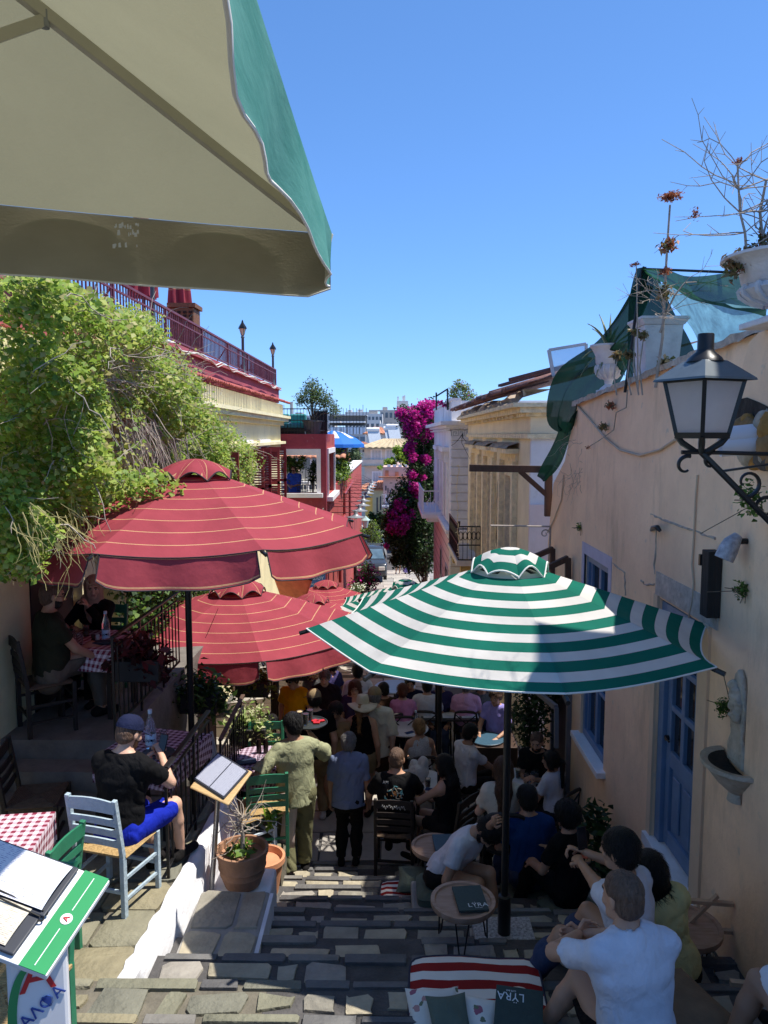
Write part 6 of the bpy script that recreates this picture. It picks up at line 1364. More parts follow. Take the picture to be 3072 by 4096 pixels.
for (a,c,z0,z1) in [(25.3,26.5,-7.6,-4.4),(28.4,29.3,-6.8,-4.2)]: w = part(wb,'lower_window',mat('grey_frame',(.42,.42,.45),.6),(BX - .02,BX + .006,a,c,z0,z1));part(w,'pane',M_farglass,(BX - .025,BX - .021,a + .12,(a + c) / 2 - .05,z0 + .1,z1 - .1),(BX - .025,BX - .021,(a + c) / 2 + .05,c - .12,z0 + .1,z1 - .1))
t,M = sign_board('street_sign','white marble street name plate on the corner of the white building',P(1835,2166,y0 - .055),(1,0,0),.62,.30,mat('marble_plate',(.72,.72,.72),.5,.06),[('ΟΔΟΣ',.085,.06),('ΛΥΣΙΟΥ',.085,-.06)],mat('sign_grey',(.30,.30,.32),.6),.03)
b = MB();b.tube([(-2.1,26,-5.4),(-1,25,-5.42),(0,24.2,-5.35),(1.0,23.8,-5.15),(1.86,23.6,-4.95)],.025,6);b.tube([(-2.1,26,-5.75),(-1,25,-5.6),(0.2,24.1,-5.33),(1.0,23.8,-5.19),(1.86,23.6,-5.0)],.018,6);tag(b.build('overhead_cables',mat('pale_cable',(.55,.50,.42),.7),None,60),'pale electric cables strung across the street between the red and white buildings','cable')
b = MB();p = PX(1690,2310,BX - .3);b.bb(p.x - .0,p.x + .5,24.6,27,p.z,p.z + .05);t = thing('doorway_canopy',(p.x,25.8,p.z),'small flat canopy over a doorway of the white building','canopy');b.build('slab',mat('grey_slab',(.4,.41,.44),.6),t)
# rooftop pergola and plants on the white building
t = thing('roof_garden',(2.0,25.5,1.1),'leafy plants and a bent iron frame on the white building roof','plant');b = MB();b.beam(P(1745,1640,25),P(1745,1570,25),.05,.05);b.beam(P(1745,1585,25),P(1792,1555,25),.05,.05);b.beam(P(1790,1560,25),P(1790,1640,25),.05,.05);b.build('frame',M_black,t)
cs = [tuple(P(u,v,25.5)) for u,v in [(1810,1570,),(1835,1545),(1860,1560),(1885,1585),(1820,1600),(1850,1600),(1900,1610),(1800,1620),(1930,1600)]]
leaf_mesh('foliage',clump_pts(cs,[.22,.26,.26,.22,.28,.28,.2,.2,.16],2200,4,.15),.075,LV_olive + LV_lime[:1] + LV_dry[:1],t,.6)['kind'] = 'stuff';leaf_mesh('flowers',clump_pts(cs,[.25] * 9,40,6,.6),.07,LV_mag,t)['kind'] = 'stuff'
# ------------------------------------------------------------------ bougainvillea
bv = thing('bougainvillea',(1.6,35.5,-8),'towering dark bougainvillea with magenta bracts against the white building','climbing plant')
bc = [(1690,1680,35.5,.9),(1640,1680,35,.75),(1700,1740,36,1.0),(1650,1730,35,.7),(1610,1650,35,.45),(1725,1640,36,.7),(1690,1830,36,1.05),(1720,1930,36.5,1.1),(1640,1800,35,.45),(1660,1880,35,.6),(1690,1990,36,1.2),(1640,1960,35,.9),(1600,2010,34.5,.85),(1650,2060,35,1.2),(1600,2090,34.5,1.1),(1560,2080,34,.6),(1690,2120,36,1.3),(1630,2160,35,1.2),(1580,2150,34,.75),(1700,2210,36,1.0),(1650,2220,35,.9),(1600,2230,34.5,.55),(1690,2270,35.5,.6),(1580,2245,34.5,.4),(1735,2060,36.8,1.1),(1735,1800,36.8,.9),(1560,1990 + 80,34,.5),(1640,2260,35,.5)]
cs = [tuple(P(u,v,y)) for u,v,y,r in bc];rs = [r * .82 for *_,r in bc]
leaf_mesh('foliage',clump_pts(cs,rs,34000,3,.25),.14,LV_dark,bv,.6,.3,3)['kind'] = 'stuff'
mb_ = [(1690,1660,35.2,.7),(1640,1670,34.7,.6),(1700,1720,35.4,.7),(1650,1720,34.7,.55),(1605,1655,34.7,.35),(1640,1790,34.7,.38),(1650,1830,34.6,.3),(1700,1840,35.2,.35),(1600,2020,34,.4),(1570,2060,33.8,.35),(1650,1900,34.6,.3),(1655,1950,34.5,.35),(1665,1975,34.6,.35),(1610,2090,33.8,.5),(1570,2105,33.6,.4),(1640,2060,34.2,.35),(1545,2185,33.6,.18),(1600,2120,33.7,.4),(1690,1910,35,.25),(1735,1620,35.3,.3),(1700,1640,35.2,.6),(1660,1690,34.8,.6),(1760,1610,25.5,.12),(1775,1620,25.5,.1)]
leaf_mesh('bracts',clump_pts([tuple(P(u,v,y)) for u,v,y,r in mb_],[r * .8 for *_,r in mb_],7000,4,.45),.12,LV_mag,bv,.9,.3,4)['kind'] = 'stuff'
b = MB();x = P(1720,2200,35.5).x
for i,(u,v,y,r) in enumerate(bc):
    if i % 2 == 0: e = P(u,v,y);b.tube([(1.62,35.2,-8.5),(1.6,35.3,(e.z - 8) / 2 - 1),e],[.07,.05,.02],5)
b.build('trunk',M_bark,bv,50)
potted('potted_tree','small potted tree with a thin trunk beneath the bougainvillea',(P(1690,2350,32).x,32,gz(32)),(.27,.62),[(0,0,1.7),(.1,0,2.1),(-.1,0,1.5)],[.32,.32,.25],500,LV_dark,.09,23,potm=mat('dark_pot',(.05,.05,.055),.6))
# ------------------------------------------------------------------ far houses and the city beyond
def far_house(name,label,u0,u1,vt,vb,Y,dep,m,cat='house',wins=(),win_m=None,roof=None,eave=0.0,bands=(),group=None):
    a,c = P(u0,vt,Y),P(u1,vb,Y);t = thing(name,((a.x + c.x) / 2,Y,c.z),label,cat,group);part(t,'wall',m,(a.x,c.x,Y,Y + dep,c.z,a.z))
    if roof:
        vr,rm = roof;e = eave;r = P((u0 + u1) / 2,vr,Y + dep * .45);n = max(6,int((c.x - a.x) / .45));xm0,xm1 = a.x + (c.x - a.x) * .3,a.x + (c.x - a.x) * .7
        tile_roof(t,'roof',(a.x - e,Y - e,a.z),(c.x + e,Y - e,a.z),(xm0,Y + dep * .45,r.z),(xm1,Y + dep * .45,r.z),n,rm,.10)
        b = MB();b.add([(a.x - e,Y - e,a.z),(xm0,Y + dep * .45,r.z),(a.x - e,Y + dep,a.z)],[(0,1,2)]);b.add([(c.x + e,Y - e,a.z),(c.x + e,Y + dep,a.z),(xm1,Y + dep * .45,r.z)],[(0,1,2)]);b.add([(a.x - e,Y + dep,a.z),(xm0,Y + dep * .45,r.z),(xm1,Y + dep * .45,r.z),(c.x + e,Y + dep,a.z)],[(0,1,2,3)]);b.bb(a.x - e + .05,c.x + e - .05,Y - e + .05,Y - .01,a.z - .12,a.z - .01);b.build('roof_side',rm,t)
    for (wu0,wu1,wv0,wv1,k) in wins:
        p,q = P(wu0,wv0,Y),P(wu1,wv1,Y)
        if k == 's': w = part(t,'window',M_trimwhite,(p.x - .12,q.x + .12,Y - .05,Y - .002,q.z - .12,p.z + .12));shutter_pair(w,Y - .055,p.x,q.x,q.z,p.z,win_m or mat('far_shutter',(.52,.54,.56),.7),-1,4 if False else 3) if False else part(w,'shutter',win_m or mat('far_shutter',(.50,.52,.54),.7),*[(p.x + (q.x - p.x) * i / 3 + .03,p.x + (q.x - p.x) * (i + 1) / 3 - .03,Y - .09,Y - .052,q.z,p.z) for i in range(3)])
        else: w = part(t,'window',win_m or M_farglass,(p.x,q.x,Y - .04,Y - .002,q.z,p.z))
    for (v0,v1,m2,pr) in bands: p,q = P(u0,v0,Y),P(u1,v1,Y);part(t,'ledge',m2,(p.x - pr,q.x + pr,Y - pr,Y - .003,q.z,p.z))
    return t
M_beige = plaster('far_beige',(.66,.59,.50),(.5,.44,.38),.2);M_otile = mat('orange_tile',(.52,.22,.12),.8,.3,3,.4,8);M_btile = mat('buff_tile',(.46,.36,.22),.8,.3,3,.4,8)
M_city = [mat('city_%d' % i,c,.85,.12,.15,.1,3) for i,c in enumerate([(.66,.64,.62),(.58,.55,.52),(.50,.45,.40),(.70,.68,.65),(.60,.52,.44)])]
far_house('beige_house','beige three storey house with a hipped tile roof closing the street',1458,1700,1792,2160,78,12,M_beige,wins=[(1487,1524,1802,1838,'s'),(1545,1582,1802,1838,'s'),(1492,1524,1890,1930,'s'),(1553,1582,1890,1930,'s'),(1610,1640,1802,1838,'s')],roof=(1757,M_btile),eave=1.0,bands=[(1838,1862,M_beige,.25),(1862,1866,M_btile,.45)])
far_house('yellow_far_house','small yellow house with an orange tile roof down the street',1462,1528,1958,2140,70,8,plaster('far_yellow',(.72,.60,.24),(.5,.4,.2),.2),wins=[(1503,1510,1992,2040,'w')],roof=(1930,M_otile),eave=.5)
far_house('yellow_annexe','pale yellow house front with dark windows below the orange roof',1490,1560,1955,2130,66,6,plaster('far_pale_yellow',(.70,.62,.38),(.5,.4,.2),.2),wins=[(1506,1511,1990,2050,'w'),(1520,1525,1985,2040,'w')],roof=(1925,M_otile),eave=.3)
pk = far_house('pink_house','pink house with a crenellated parapet and arched windows down the street',1533,1700,1868,2120,58,10,plaster('far_pink',(.66,.44,.38),(.5,.36,.3),.2),wins=[(1541,1546,1943,1962,'w'),(1550,1554,1952,1972,'w'),(1560,1564,1960,1980,'w'),(1546,1552,1985,2030,'s')],bands=[(1905,1911,M_otile,.35)])
a = P(1533,1868,58)
for i in range(7): part(pk,'merlon',M_trimwhite,(a.x + .3 + i * .42,a.x + .55 + i * .42,57.95,58.3,a.z + .002,a.z + .16))
part(pk,'vent_panel',M_otile,(a.x + .15,a.x + .4,57.95,57.998,a.z - .75,a.z - .25),(a.x + .9,a.x + 1.15,57.95,57.998,a.z - .85,a.z - .35));p = P(1528,2020,58);part(pk,'balcony',mat('balcony_grey',(.5,.52,.55),.6),(p.x,p.x + 1.5,57.0,57.99,p.z - .1,p.z));b = MB()
for i in range(12): b.beam((p.x + i * .135,57.05,p.z),(p.x + i * .135,57.05,p.z + .85),.03,.03)
b.beam((p.x,57.05,p.z + .85),(p.x + 1.5,57.05,p.z + .85),.04,.04);b.build('balcony_railing',M_trimwhite,pk)
L = P(1600,1860,62);tree('bushy_tree','bright lime green round tree above the pink house parapet',(L.x,62,-6),2.4,[(0,0,4.2,1.15),(-.8,0,3.6,.9),(.9,0,3.9,1.0),(.2,0,5.0,.8),(1.3,0,3.2,.8)],5,LV_lime,.2,5000)
L = P(1505,2080,60);tree('street_tree','dark green tree down the street in front of the yellow house',(L.x,60,-9.6),2.2,[(0,0,3.1,.8),(-.4,0,2.5,.7),(.5,0,2.4,.6)],6,LV_dark + LV_mid[:1],.18,2600,trunk=.12);L = P(1545,2110,56);tree('street_tree','low dark shrub tree left of the bougainvillea',(L.x,56,-9.5),1.4,[(0,0,2.2,.6),(.4,0,1.8,.55)],7,LV_dark,.16,1500);L = P(1365,1790,60);tree('garden_tree','grey green olive tree behind the long red wall',(L.x - .3,60,-7),4,[(0,0,5.9,1.0),(.9,0,5.2,.9),(1.4,0,6,.6)],8,LV_olive,.2,2400)
p = P(1462,2092,40);t = thing('street_lantern',p,'pale green glass street lantern hanging by the far end of the red wall','street lamp');b = MB();b.lathe([(.10,-.25),(.2,.15)],6,tuple(p));b.build('glass',mat('pale_glass',(.55,.66,.62),.3,0),t);b = MB();b.lathe([(.27,.15),(.12,.27),(.02,.38)],6,tuple(p));b.tube([p + Vector((0,0,.3)),p + Vector((-.9,0,.3))],.02,5);b.build('roof',mat('verdigris',(.35,.48,.45),.6),t)
# hotel and city blocks; windows are single parts sharing one mesh per block
def block(label,u0,u1,vt,vb,Y,ci,cols=4,rows_=3,dep=14,extra=None,cat='building',balconies=False):
    a,c = P(u0,vt,Y),P(u1,vb,Y);t = thing('city_block',((a.x + c.x) / 2,Y,-12),label,cat,'white apartment blocks of the city');part(t,'wall',M_city[ci],(a.x,c.x,Y,Y + dep,-12.3,a.z));me = None;w,h = (c.x - a.x) / cols,3.0
    for i in range(cols):
        for j in range(rows_):
            if me is None: b = MB();b.bb(-w * .28,w * .28,-.06,.0,-1.5,0);o = b.build('window',M_farglass,t,world=False);me = o.data
            else: o = bpy.data.objects.new('window',me);COL.objects.link(o);o.parent = t
            o.matrix_parent_inverse = wmat(t).inverted();o.location = (a.x + w * (i + .5),Y - .01,a.z - .8 - h * j)
    if balconies: part(t,'balcony',M_city[(ci + 1) % 5],*[(a.x + .3,c.x - .3,Y - 1.1,Y - .07,a.z - 2.5 - h * j,a.z - 1.75 - h * j) for j in range(rows_)])
    if extra: 
        for (du0,du1,dv) in extra: p,q = P(u0 + du0,vt - dv,Y),P(u0 + du1,vt,Y);part(t,'rooftop_hut',M_city[(ci + 2) % 5],(p.x,q.x,Y + .5,Y + 5,a.z + .002,p.z))
    return t
HT = thing('hotel',P(1400,1700,150),'grey blue glass hotel with an awning terrace on its roof','building');a,c = P(1318,1708,150),P(1462,1800,150);part(HT,'wall',mat('hotel_grey',(.38,.42,.48),.5),(a.x,c.x,150,165,-12,a.z))
for i in range(6): w_ = (c.x - a.x) / 6;part(HT,'window',mat('hotel_glass',(.10,.14,.20),.12),(a.x + w_ * i + .15,a.x + w_ * (i + 1) - .15,149.9,149.99,a.z - 3.6,a.z - 1.9));part(HT,'balcony_screen',mat('hotel_screen',(.50,.58,.70),.3),(a.x + w_ * i + .1,a.x + w_ * (i + 1) - .1,149.2,149.3,a.z - 1.4,a.z - .1))
p,q = P(1318,1690,150),P(1462,1708,150);part(HT,'awning',M_trimwhite,*[(p.x + i * 2.35,p.x + i * 2.35 + 2.2,149,152,p.z - .05,p.z + .25) for i in range(3)]);p,q = P(1318,1662,152),P(1462,1680,152);part(HT,'penthouse',mat('dark_penthouse',(.06,.06,.06),.5),(p.x,q.x,152,162,q.z - 1,p.z));part(HT,'penthouse_roof',mat('hotel_grey',(.4,.4,.4)),(p.x - .2,q.x + .2,151.5,162,p.z + .002,p.z + .25))
far_house('tiled_house','low house with an orange hipped roof in front of the white blocks',1465,1550,1735,1800,120,10,M_city[3],wins=[(1480,1500,1742,1755,'w')],roof=(1710,M_otile),eave=.6)
far_house('tiled_house','cream annexe with a red tile strip left of the beige house',1420,1470,1778,2100,84,6,M_city[3],wins=[(1434,1440,1785,1808,'w'),(1450,1456,1785,1808,'w')],roof=(1770,M_otile),eave=.3);far_house('tiled_house','orange tiled roof peeping over the long red wall',1370,1425,1840,2050,66,6,M_city[3],roof=(1815,M_otile),eave=.3)
for i,a in enumerate([('tall buff concrete block with rooftop antennas',1588,1660,1625,1800,190,4,3,4,14,[(0,45,22)]),('wide brownish block left of the tall antenna block',1520,1590,1640,1800,230,2,4,3,14,[(-45,0,-4),(10,30,12)]),('pale stepped block at the left of the brown one',1470,1530,1655,1800,210,0,4,3,14,[(5,40,14)]),('white apartment block with balconies behind the beige house roof',1550,1640,1745,1850,110,3,4,2,12,[(20,60,10)],'building',True),('long low white block behind the hotel',1380,1480,1648,1700,260,3,7,2,14,[(10,26,8),(50,70,10)]),('white block between hotel and orange roof',1460,1520,1680,1800,170,3,3,3,12,None,'building',True),('grey block right behind the tall buff one',1640,1760,1660,1800,240,1,5,3),('distant grey blocks beside the hotel roof garden',1250,1340,1655,1750,280,1,6,3,14,[(20,50,9)]),('distant cream block behind the potted roof tree',1120,1260,1662,1760,300,0,8,3,14,[(60,90,12)]),('broad white block behind the solar panels',1520,1600,1695,1800,150,0,4,3,12,None,'building',True),('distant pale block at the far right of the skyline',1700,1900,1668,1760,320,3,8,2),('distant hazy block left behind the red roof railing',950,1130,1668,1760,330,1,8,2)]): block(*a)
t = thing('chimney_stack',P(1165,1640,290),'tall square distant chimney above the roof railing','chimney');p = P(1160,1610,290);part(t,'stack',M_city[2],(p.x,p.x + 1.0,290,291,-12,p.z));part(t,'cap',M_city[1],(p.x - .08,p.x + 1.08,289.9,291.1,p.z + .002,p.z + .2))
for i,(u,v) in enumerate([(1592,1600),(1612,1598),(1618,1595)]):
    t = thing('antenna',P(u,v,192),['left','middle','right hand'][i] + ' mobile phone mast on the tall buff block','antenna','masts on the tall buff block');p = P(u,v,192);part(t,'mast',M_city[1],(p.x - .08,p.x + .08,192,192.16,p.z - 1.4,p.z + .9));part(t,'panel',M_city[3],(p.x - .2,p.x + .2,191.8,191.95,p.z - .4,p.z + .8))
for i,(u,v,Y) in enumerate([(1560,1735,108),(1548,1745,108),(1480,1752,100)]):
    p = P(u,v,Y);t = thing('solar_heater',p,['solar water heater on the white flat roof, the upper one','solar water heater on the white flat roof, the lower one','solar heater with a white tank beside the satellite dish'][i],'solar heater');b = MB();b.add([(p.x,Y,p.z - 1),(p.x + 1.6,Y,p.z - 1),(p.x + 1.2,Y + 1.2,p.z + 1),(p.x - .4,Y + 1.2,p.z + 1)],[(0,1,2,3)]);b.build('panel',mat('solar_panel',(.5,.54,.58),.25),t,solid=.08);b = MB();b.tube([(p.x - .5,Y + 1.2,p.z + 1.1),(p.x + 1.2,Y + 1.2,p.z + 1.1)],.28,10);b.build('tank',M_trimwhite,t,40)
    b = MB();b.beam((p.x + .4,Y + 1.2,p.z + 1),(p.x + .4,Y + 1.2,p.z - 2),.1,.1);b.beam((p.x + .4,Y,p.z - 1),(p.x + .4,Y,p.z - 2),.1,.1);b.build('stand',M_city[1],t)
# ------------------------------------------------------------------ parasols
def hexv(a,r,c,z): return Vector((c[0] + r * math.sin(a),c[1] - r * math.cos(a),z))
GREEN_BANDS = [(0,lin(232,228,220)),(.47,lin(20,112,92)),(.5,lin(26,118,98)),(.97,lin(20,100,84))]
M_greenst = stripe_mat('green_white_stripe',GREEN_BANDS,trans=.38);M_redst = stripe_mat('red_stripe',RED_BANDS,trans=.38)
M_piping_d = mat('dark_piping',(.04,.03,.035),.8,0);M_piping_w = mat('white_piping',(.72,.70,.64),.8,0)
def octo_parasol(label,c,zr,R_,rot,h,base_z,kind,bands=8,group=None,n=8,valance=.0,cap=True,detail=1.0,pole_off=(0,0),phase=0.0,ribs=True):
    """canopy centre c, rim height zr, apex zr + h"""
    t = thing('parasol',(c[0] + pole_off[0],c[1] + pole_off[1],base_z),label,'parasol',group);m = M_greenst if kind == 'green' else M_redst;K = 10;J = 8;r0 = .15;sag = .035 * R_
    for i in range(n):
        a0,a1 = rot + i * math.tau / n,rot + (i + 1) * math.tau / n;rows,uvs = [],[]
        for k in range(K + 1):
            f = r0 + (1 - r0) * k / K;row,uv = [],[]
            for j in range(J + 1):
                s_ = j / J;p = hexv(a0,R_ * f,c,0).lerp(hexv(a1,R_ * f,c,0),s_);bow = 4 * s_ * (1 - s_) * f * f
                z = zr + h * (1 - f) - sag * bow - .05 * h * math.sin(math.pi * f) * 0 ; 
                if k == K: z += 0
                q = Vector((p.x,p.y,z));cc = Vector((c[0],c[1],z));q += (cc - q) * (.045 * bow if k == K or True else 0)
                row.append(q);uv.append((phase + (1 - f) * bands,s_))
            rows.append(row);uvs.append(uv)
        b = MB();b.sheet(rows,uvrows=uvs);pn = b.build('panel',m,t,60)
        # hem
        b = MB();b.tube(rows[-1],.006 if kind == 'green' else .005,5);b.build('hem',M_piping_w if kind == 'green' else M_piping_d,pn,60)
        if valance:
            g = random.Random(i * 7 + int(c[1] * 10));vr,vu = [],[];W_ = 16;ph = g.uniform(0,6)
            for k in range(6):
                row,uv = [],[]
                for j in range(W_ + 1):
                    s_ = .035 + .93 * j / W_;e = 1 - (2 * j / W_ - 1) ** 10;p = hexv(a0,R_ * .996,c,zr - sag * 4 * s_ * (1 - s_)).lerp(hexv(a1,R_ * .996,c,zr - sag * 4 * s_ * (1 - s_)),s_);d = Vector((p.x - c[0],p.y - c[1],0)).normalized();f = k / 5
                    p = p - d * .045 * R_ * 4 * s_ * (1 - s_) + d * (.085 * f + .03 * f * math.sin(j * .8 + ph));p.z -= f * valance * (.80 + .20 * e) ;row.append(p);uv.append((.93 + f * 1.12,s_))
                vr.append(row);vu.append(uv)
            b = MB();b.sheet(vr,uvrows=vu);v_ = b.build('valance',m,t,60);b = MB();b.tube([r[0] for r in vr] + vr[-1][1:-1] + [r[-1] for r in reversed(vr)],.006,5);b.build('piping',M_piping_d,v_,60)
        if ribs:
            b = MB();b.beam(hexv(a0,R_ * 1.0,c,zr - .02),hexv(a0,.04,c,zr + h - .03),.022,.028);b.beam(hexv(a0,R_ * .55,c,zr + h * .45 - .03),hexv(a0,.04,c,zr + h * .15 - .25),.018,.022);b.build('rib',M_black if kind == 'green' else mat('rib_wood',(.10,.06,.04),.6),t)
        if kind == 'green' or True:
            b = MB();b.tube([hexv(a0,R_ * 1.0,c,zr - .02),hexv(a0,R_ * 1.035,c,zr - .035)],.016,6);b.build('rib_tip',M_black,t)
    if cap:
        rows,uvs = [],[];N = n * 8;rf = .215 if kind == 'red' else .19;rc = R_ * rf;z0 = zr + h * (1 - rf)
        for k in range(9):
            f = k / 8;row,uv = [],[]
            for j in range(N + 1):
                a = rot + math.tau * j / N;s_ = (j % 8) / 8;sc = math.sin(math.pi * s_);rr = rc * f * (1 - .06 * sc * f);lift = (.05 if kind == 'red' else .045) * R_ * sc * f ** 3
                z = z0 + .008 + R_ * .118 * (1 - f ** 2.2) + lift;row.append(hexv(a,rr,c,z + (.012 * R_ * math.sin(j * .6) * f * f if kind == 'green' else 0)));uv.append((phase + (1 - f) * 2.0 if kind == 'green' else s_ * 1.2 + f * .8 + .2,f))
            rows.append(row);uvs.append(uv)
        b = MB();b.sheet(rows,uvrows=uvs);cp = b.build('vent_cap',m,t,60);b = MB();b.tube(rows[-1],.007,5);b.build('piping',M_piping_w if kind == 'green' else M_piping_d,cp,60)
        b = MB();b.lathe([(R_ * .17,h * .80 + zr - .01),(R_ * .1,h * .86 + zr)],n,(c[0],c[1],0));b.build('vent_collar',mat('vent_dark',(.03,.012,.014),.9,0) if kind == 'red' else m,cp)
    b = MB();px,py = c[0] + pole_off[0],c[1] + pole_off[1];b.tube([(px,py,base_z),(px,py,zr + h - .05)],.028 if R_ < 1.6 else .032,14);b.build('pole',M_black,t,40)
    b = MB();b.lathe([(.02,0),(.05,0),(.05,.35),(.032,.36)],14,(px,py,base_z + .02));b.build('base_sleeve',M_black,t,40)
    return t
octo_parasol('green and white striped parasol over the stairs by the apricot wall',(.87,5.6),-1.41,1.495,.0556,.50,gz(5.6),'green',8.0,phase=.5)
p_ = octo_parasol('large red striped parasol with black pole beside the taverna terrace',(-1.92,7.5),-.91,1.70,.556,.60,-3.5,'red',8.5,valance=.25,phase=.02,pole_off=(-.1,0))
octo_parasol('second red striped parasol further down, above the lower tables',(-2.32,11.4),P(955,2330,11.4).z - .66,1.98,.35,.62,gz(11.4),'red',8.5,valance=.26)
octo_parasol('third red striped parasol, smaller and to the right',(P(1250,2400,15.2).x,15.2),P(1250,2383,15.2).z - .55,1.55,.1,.52,gz(15.2),'red',8.5,valance=.24)
octo_parasol('farthest red striped parasol next to the lower street',(P(1305,2330,19).x,19),P(1305,2327,19).z - .55,1.5,.2,.52,gz(19),'red',8.5,valance=.24)
octo_parasol('smaller green striped parasol further down the street',(P(1622,2330,15.5).x,15.5),P(1622,2327,15.5).z - .50,1.5,.2,.46,gz(15.5),'green',8,phase=.5)
octo_parasol('closed in green striped parasol over the middle tables behind the big one',(.62,9.6),-2.42,1.35,.3,.4,gz(9.6),'green',8,phase=.5,cap=False);octo_parasol('green striped parasol shading the far cafe tables',(.75,12.4),-3.05,1.45,.2,.4,gz(12.4),'green',8,phase=.5,cap=False)
t = thing('stone_slab',(.87,5.6,gz(5.6)),'speckled white stone base plate of the striped parasol','slab');b = MB();b.bb(.64,1.10,5.40,5.80,gz(5.6) + .018,gz(5.6) + .07);b.build('slab',mat('speckled_slab',(.10,.10,.10),.6,.5,45,.3,40,col2=(.6,.6,.6)),t,bevel=.008)
# near cream parasol, seen from below: square with a deep valance
cp_ = thing('cream_parasol',(-1.78,2.1,-2.5),'big square parasol overhead, cream inside with a faded green valance','parasol')
M_cream2 = mat('cream_canvas',(.36,.345,.225),.85,.06,1.5,.2,90,trans=.30);M_val = mat('dirty_canvas',(.42,.365,.26),.95,.28,2.2,.05,60,spec=.1,trans=.3,col2=(.52,.46,.34),stretch=(1,1,2.0))
M_fgreen = mat('faded_green',(.055,.22,.185),.9,.4,3.5,.10,25,spec=.1,trans=.12,col2=(.13,.34,.29),stretch=(1,.5,2.5))
CR = P(1322,935,3.72);CL = P(-900,800,2.55);CL = Vector((-3.0,3.16,CR.z + .13));NR = Vector((-.30,1.0,CR.z));NL = Vector((-3.05,.6,CR.z));PK = Vector((-1.72,2.15,CR.z + .82));cs = [CR,CL,NL,NR]
for i in range(4):
    a,c = cs[i],cs[(i + 1) % 4];rows = []
    for k in range(9): f = k / 8;rows.append([PK.lerp(a,f).lerp(PK.lerp(c,f),j / 8) - Vector((0,0,.015 * f * 4 * (j / 8) * (1 - j / 8))) for j in range(9)])
    b = MB();b.sheet(rows);b.build('panel',M_cream2,cp_,60)
    # valance: canvas inside, green outside
    for side,m in ((0,M_val),(1,M_fgreen)):
        rows = [];d = (c - a).normalized();nrm = Vector((d.y,-d.x,0));ctr = (CR + NL) / 2
        if (a + c).dot(nrm) * .5 < ctr.dot(nrm): nrm = -nrm
        N = 26
        for k in range(7):
            f = k / 6;r = []
            for j in range(N + 1):
                s_ = j / N;p = a.lerp(c,s_) - Vector((0,0,.015 * 4 * s_ * (1 - s_)));wv = .012 * math.sin(s_ * 26 + i * 2) * f + (.03 * math.sin(s_ * 9 + 1.2) * f if i in (3,) else .0)
                drop = .29 if i == 0 else .26
                hem = 1 - .12 * math.sin(s_ * 11.0 + 2.6) ** 3 * (i == 3) - (.9 * max(0,1 - abs(s_ - 1) / .02) * .0)
                if i == 0: e = min(s_,1 - s_) / .03;hem *= 1 if e > 1 else (.86 + .14 * math.sqrt(max(0,1 - (1 - e) ** 2)))
                r.append(p + nrm * (wv + side * .004 + .003) + Vector((0,0,-drop * hem * f)))
            rows.append(r)
        b = MB();b.sheet(rows);v_ = b.build('valance',m,cp_,60)
    b = MB();b.tube(rows[-1],.0055,6);b.build('piping',M_piping_w,v_,60)
    b = MB();b.beam(a - Vector((0,0,.025)),PK - Vector((0,0,.03)),.03,.045);rb_ = b.build('rib',mat('cream_metal',(.46,.44,.35),.5,.05),cp_,bevel=.004); 
q = CR.lerp(PK,.62);b = MB();b.beam(q - Vector((0,0,.05)),Vector((-1.72,2.15,CR.z - .1)),.025,.035);b.build('strut',mat('cream_metal',(.46,.44,.35),.5,.05),cp_);b = MB();b.tube([q - Vector((0,0,.075)),q - Vector((0,0,.02))],.016,10);b.build('bolt',M_galv,cp_)
b = MB();b.tube([(-1.72,2.15,-2.62),PK],.03,14);b.build('pole',mat('cream_metal',(.46,.44,.35),.5,.05),cp_,40)
# frayed holes in the far valance where the sky shows: sky light painted on as small white patches
b = MB();gr = random.Random(4);d = (CL - CR).normalized();nn = Vector((d.y,-d.x,0))
for i in range(26):
    u = gr.uniform(460,575);v = gr.choice([905,912,935,940,985,990]) + gr.uniform(-4,4);tt = .455 + (517 - u) / 3080 * 2.2; 
    p = P(u,v,3.405 + (u - 517) * .00009) - Vector((0,.02,0));w_,h_ = gr.uniform(.002,.007),gr.uniform(.003,.012);b.add([p + Vector((-w_,0,-h_)),p + Vector((w_,0,-h_)),p + Vector((w_ * .6,0,h_)),p + Vector((-w_,0,h_ * .7))],[(0,1,2,3)])
b.build('torn_threads',mat('torn_white',(.8,.82,.86),.8,0,trans=.5),cp_)['kind'] = 'stuff'
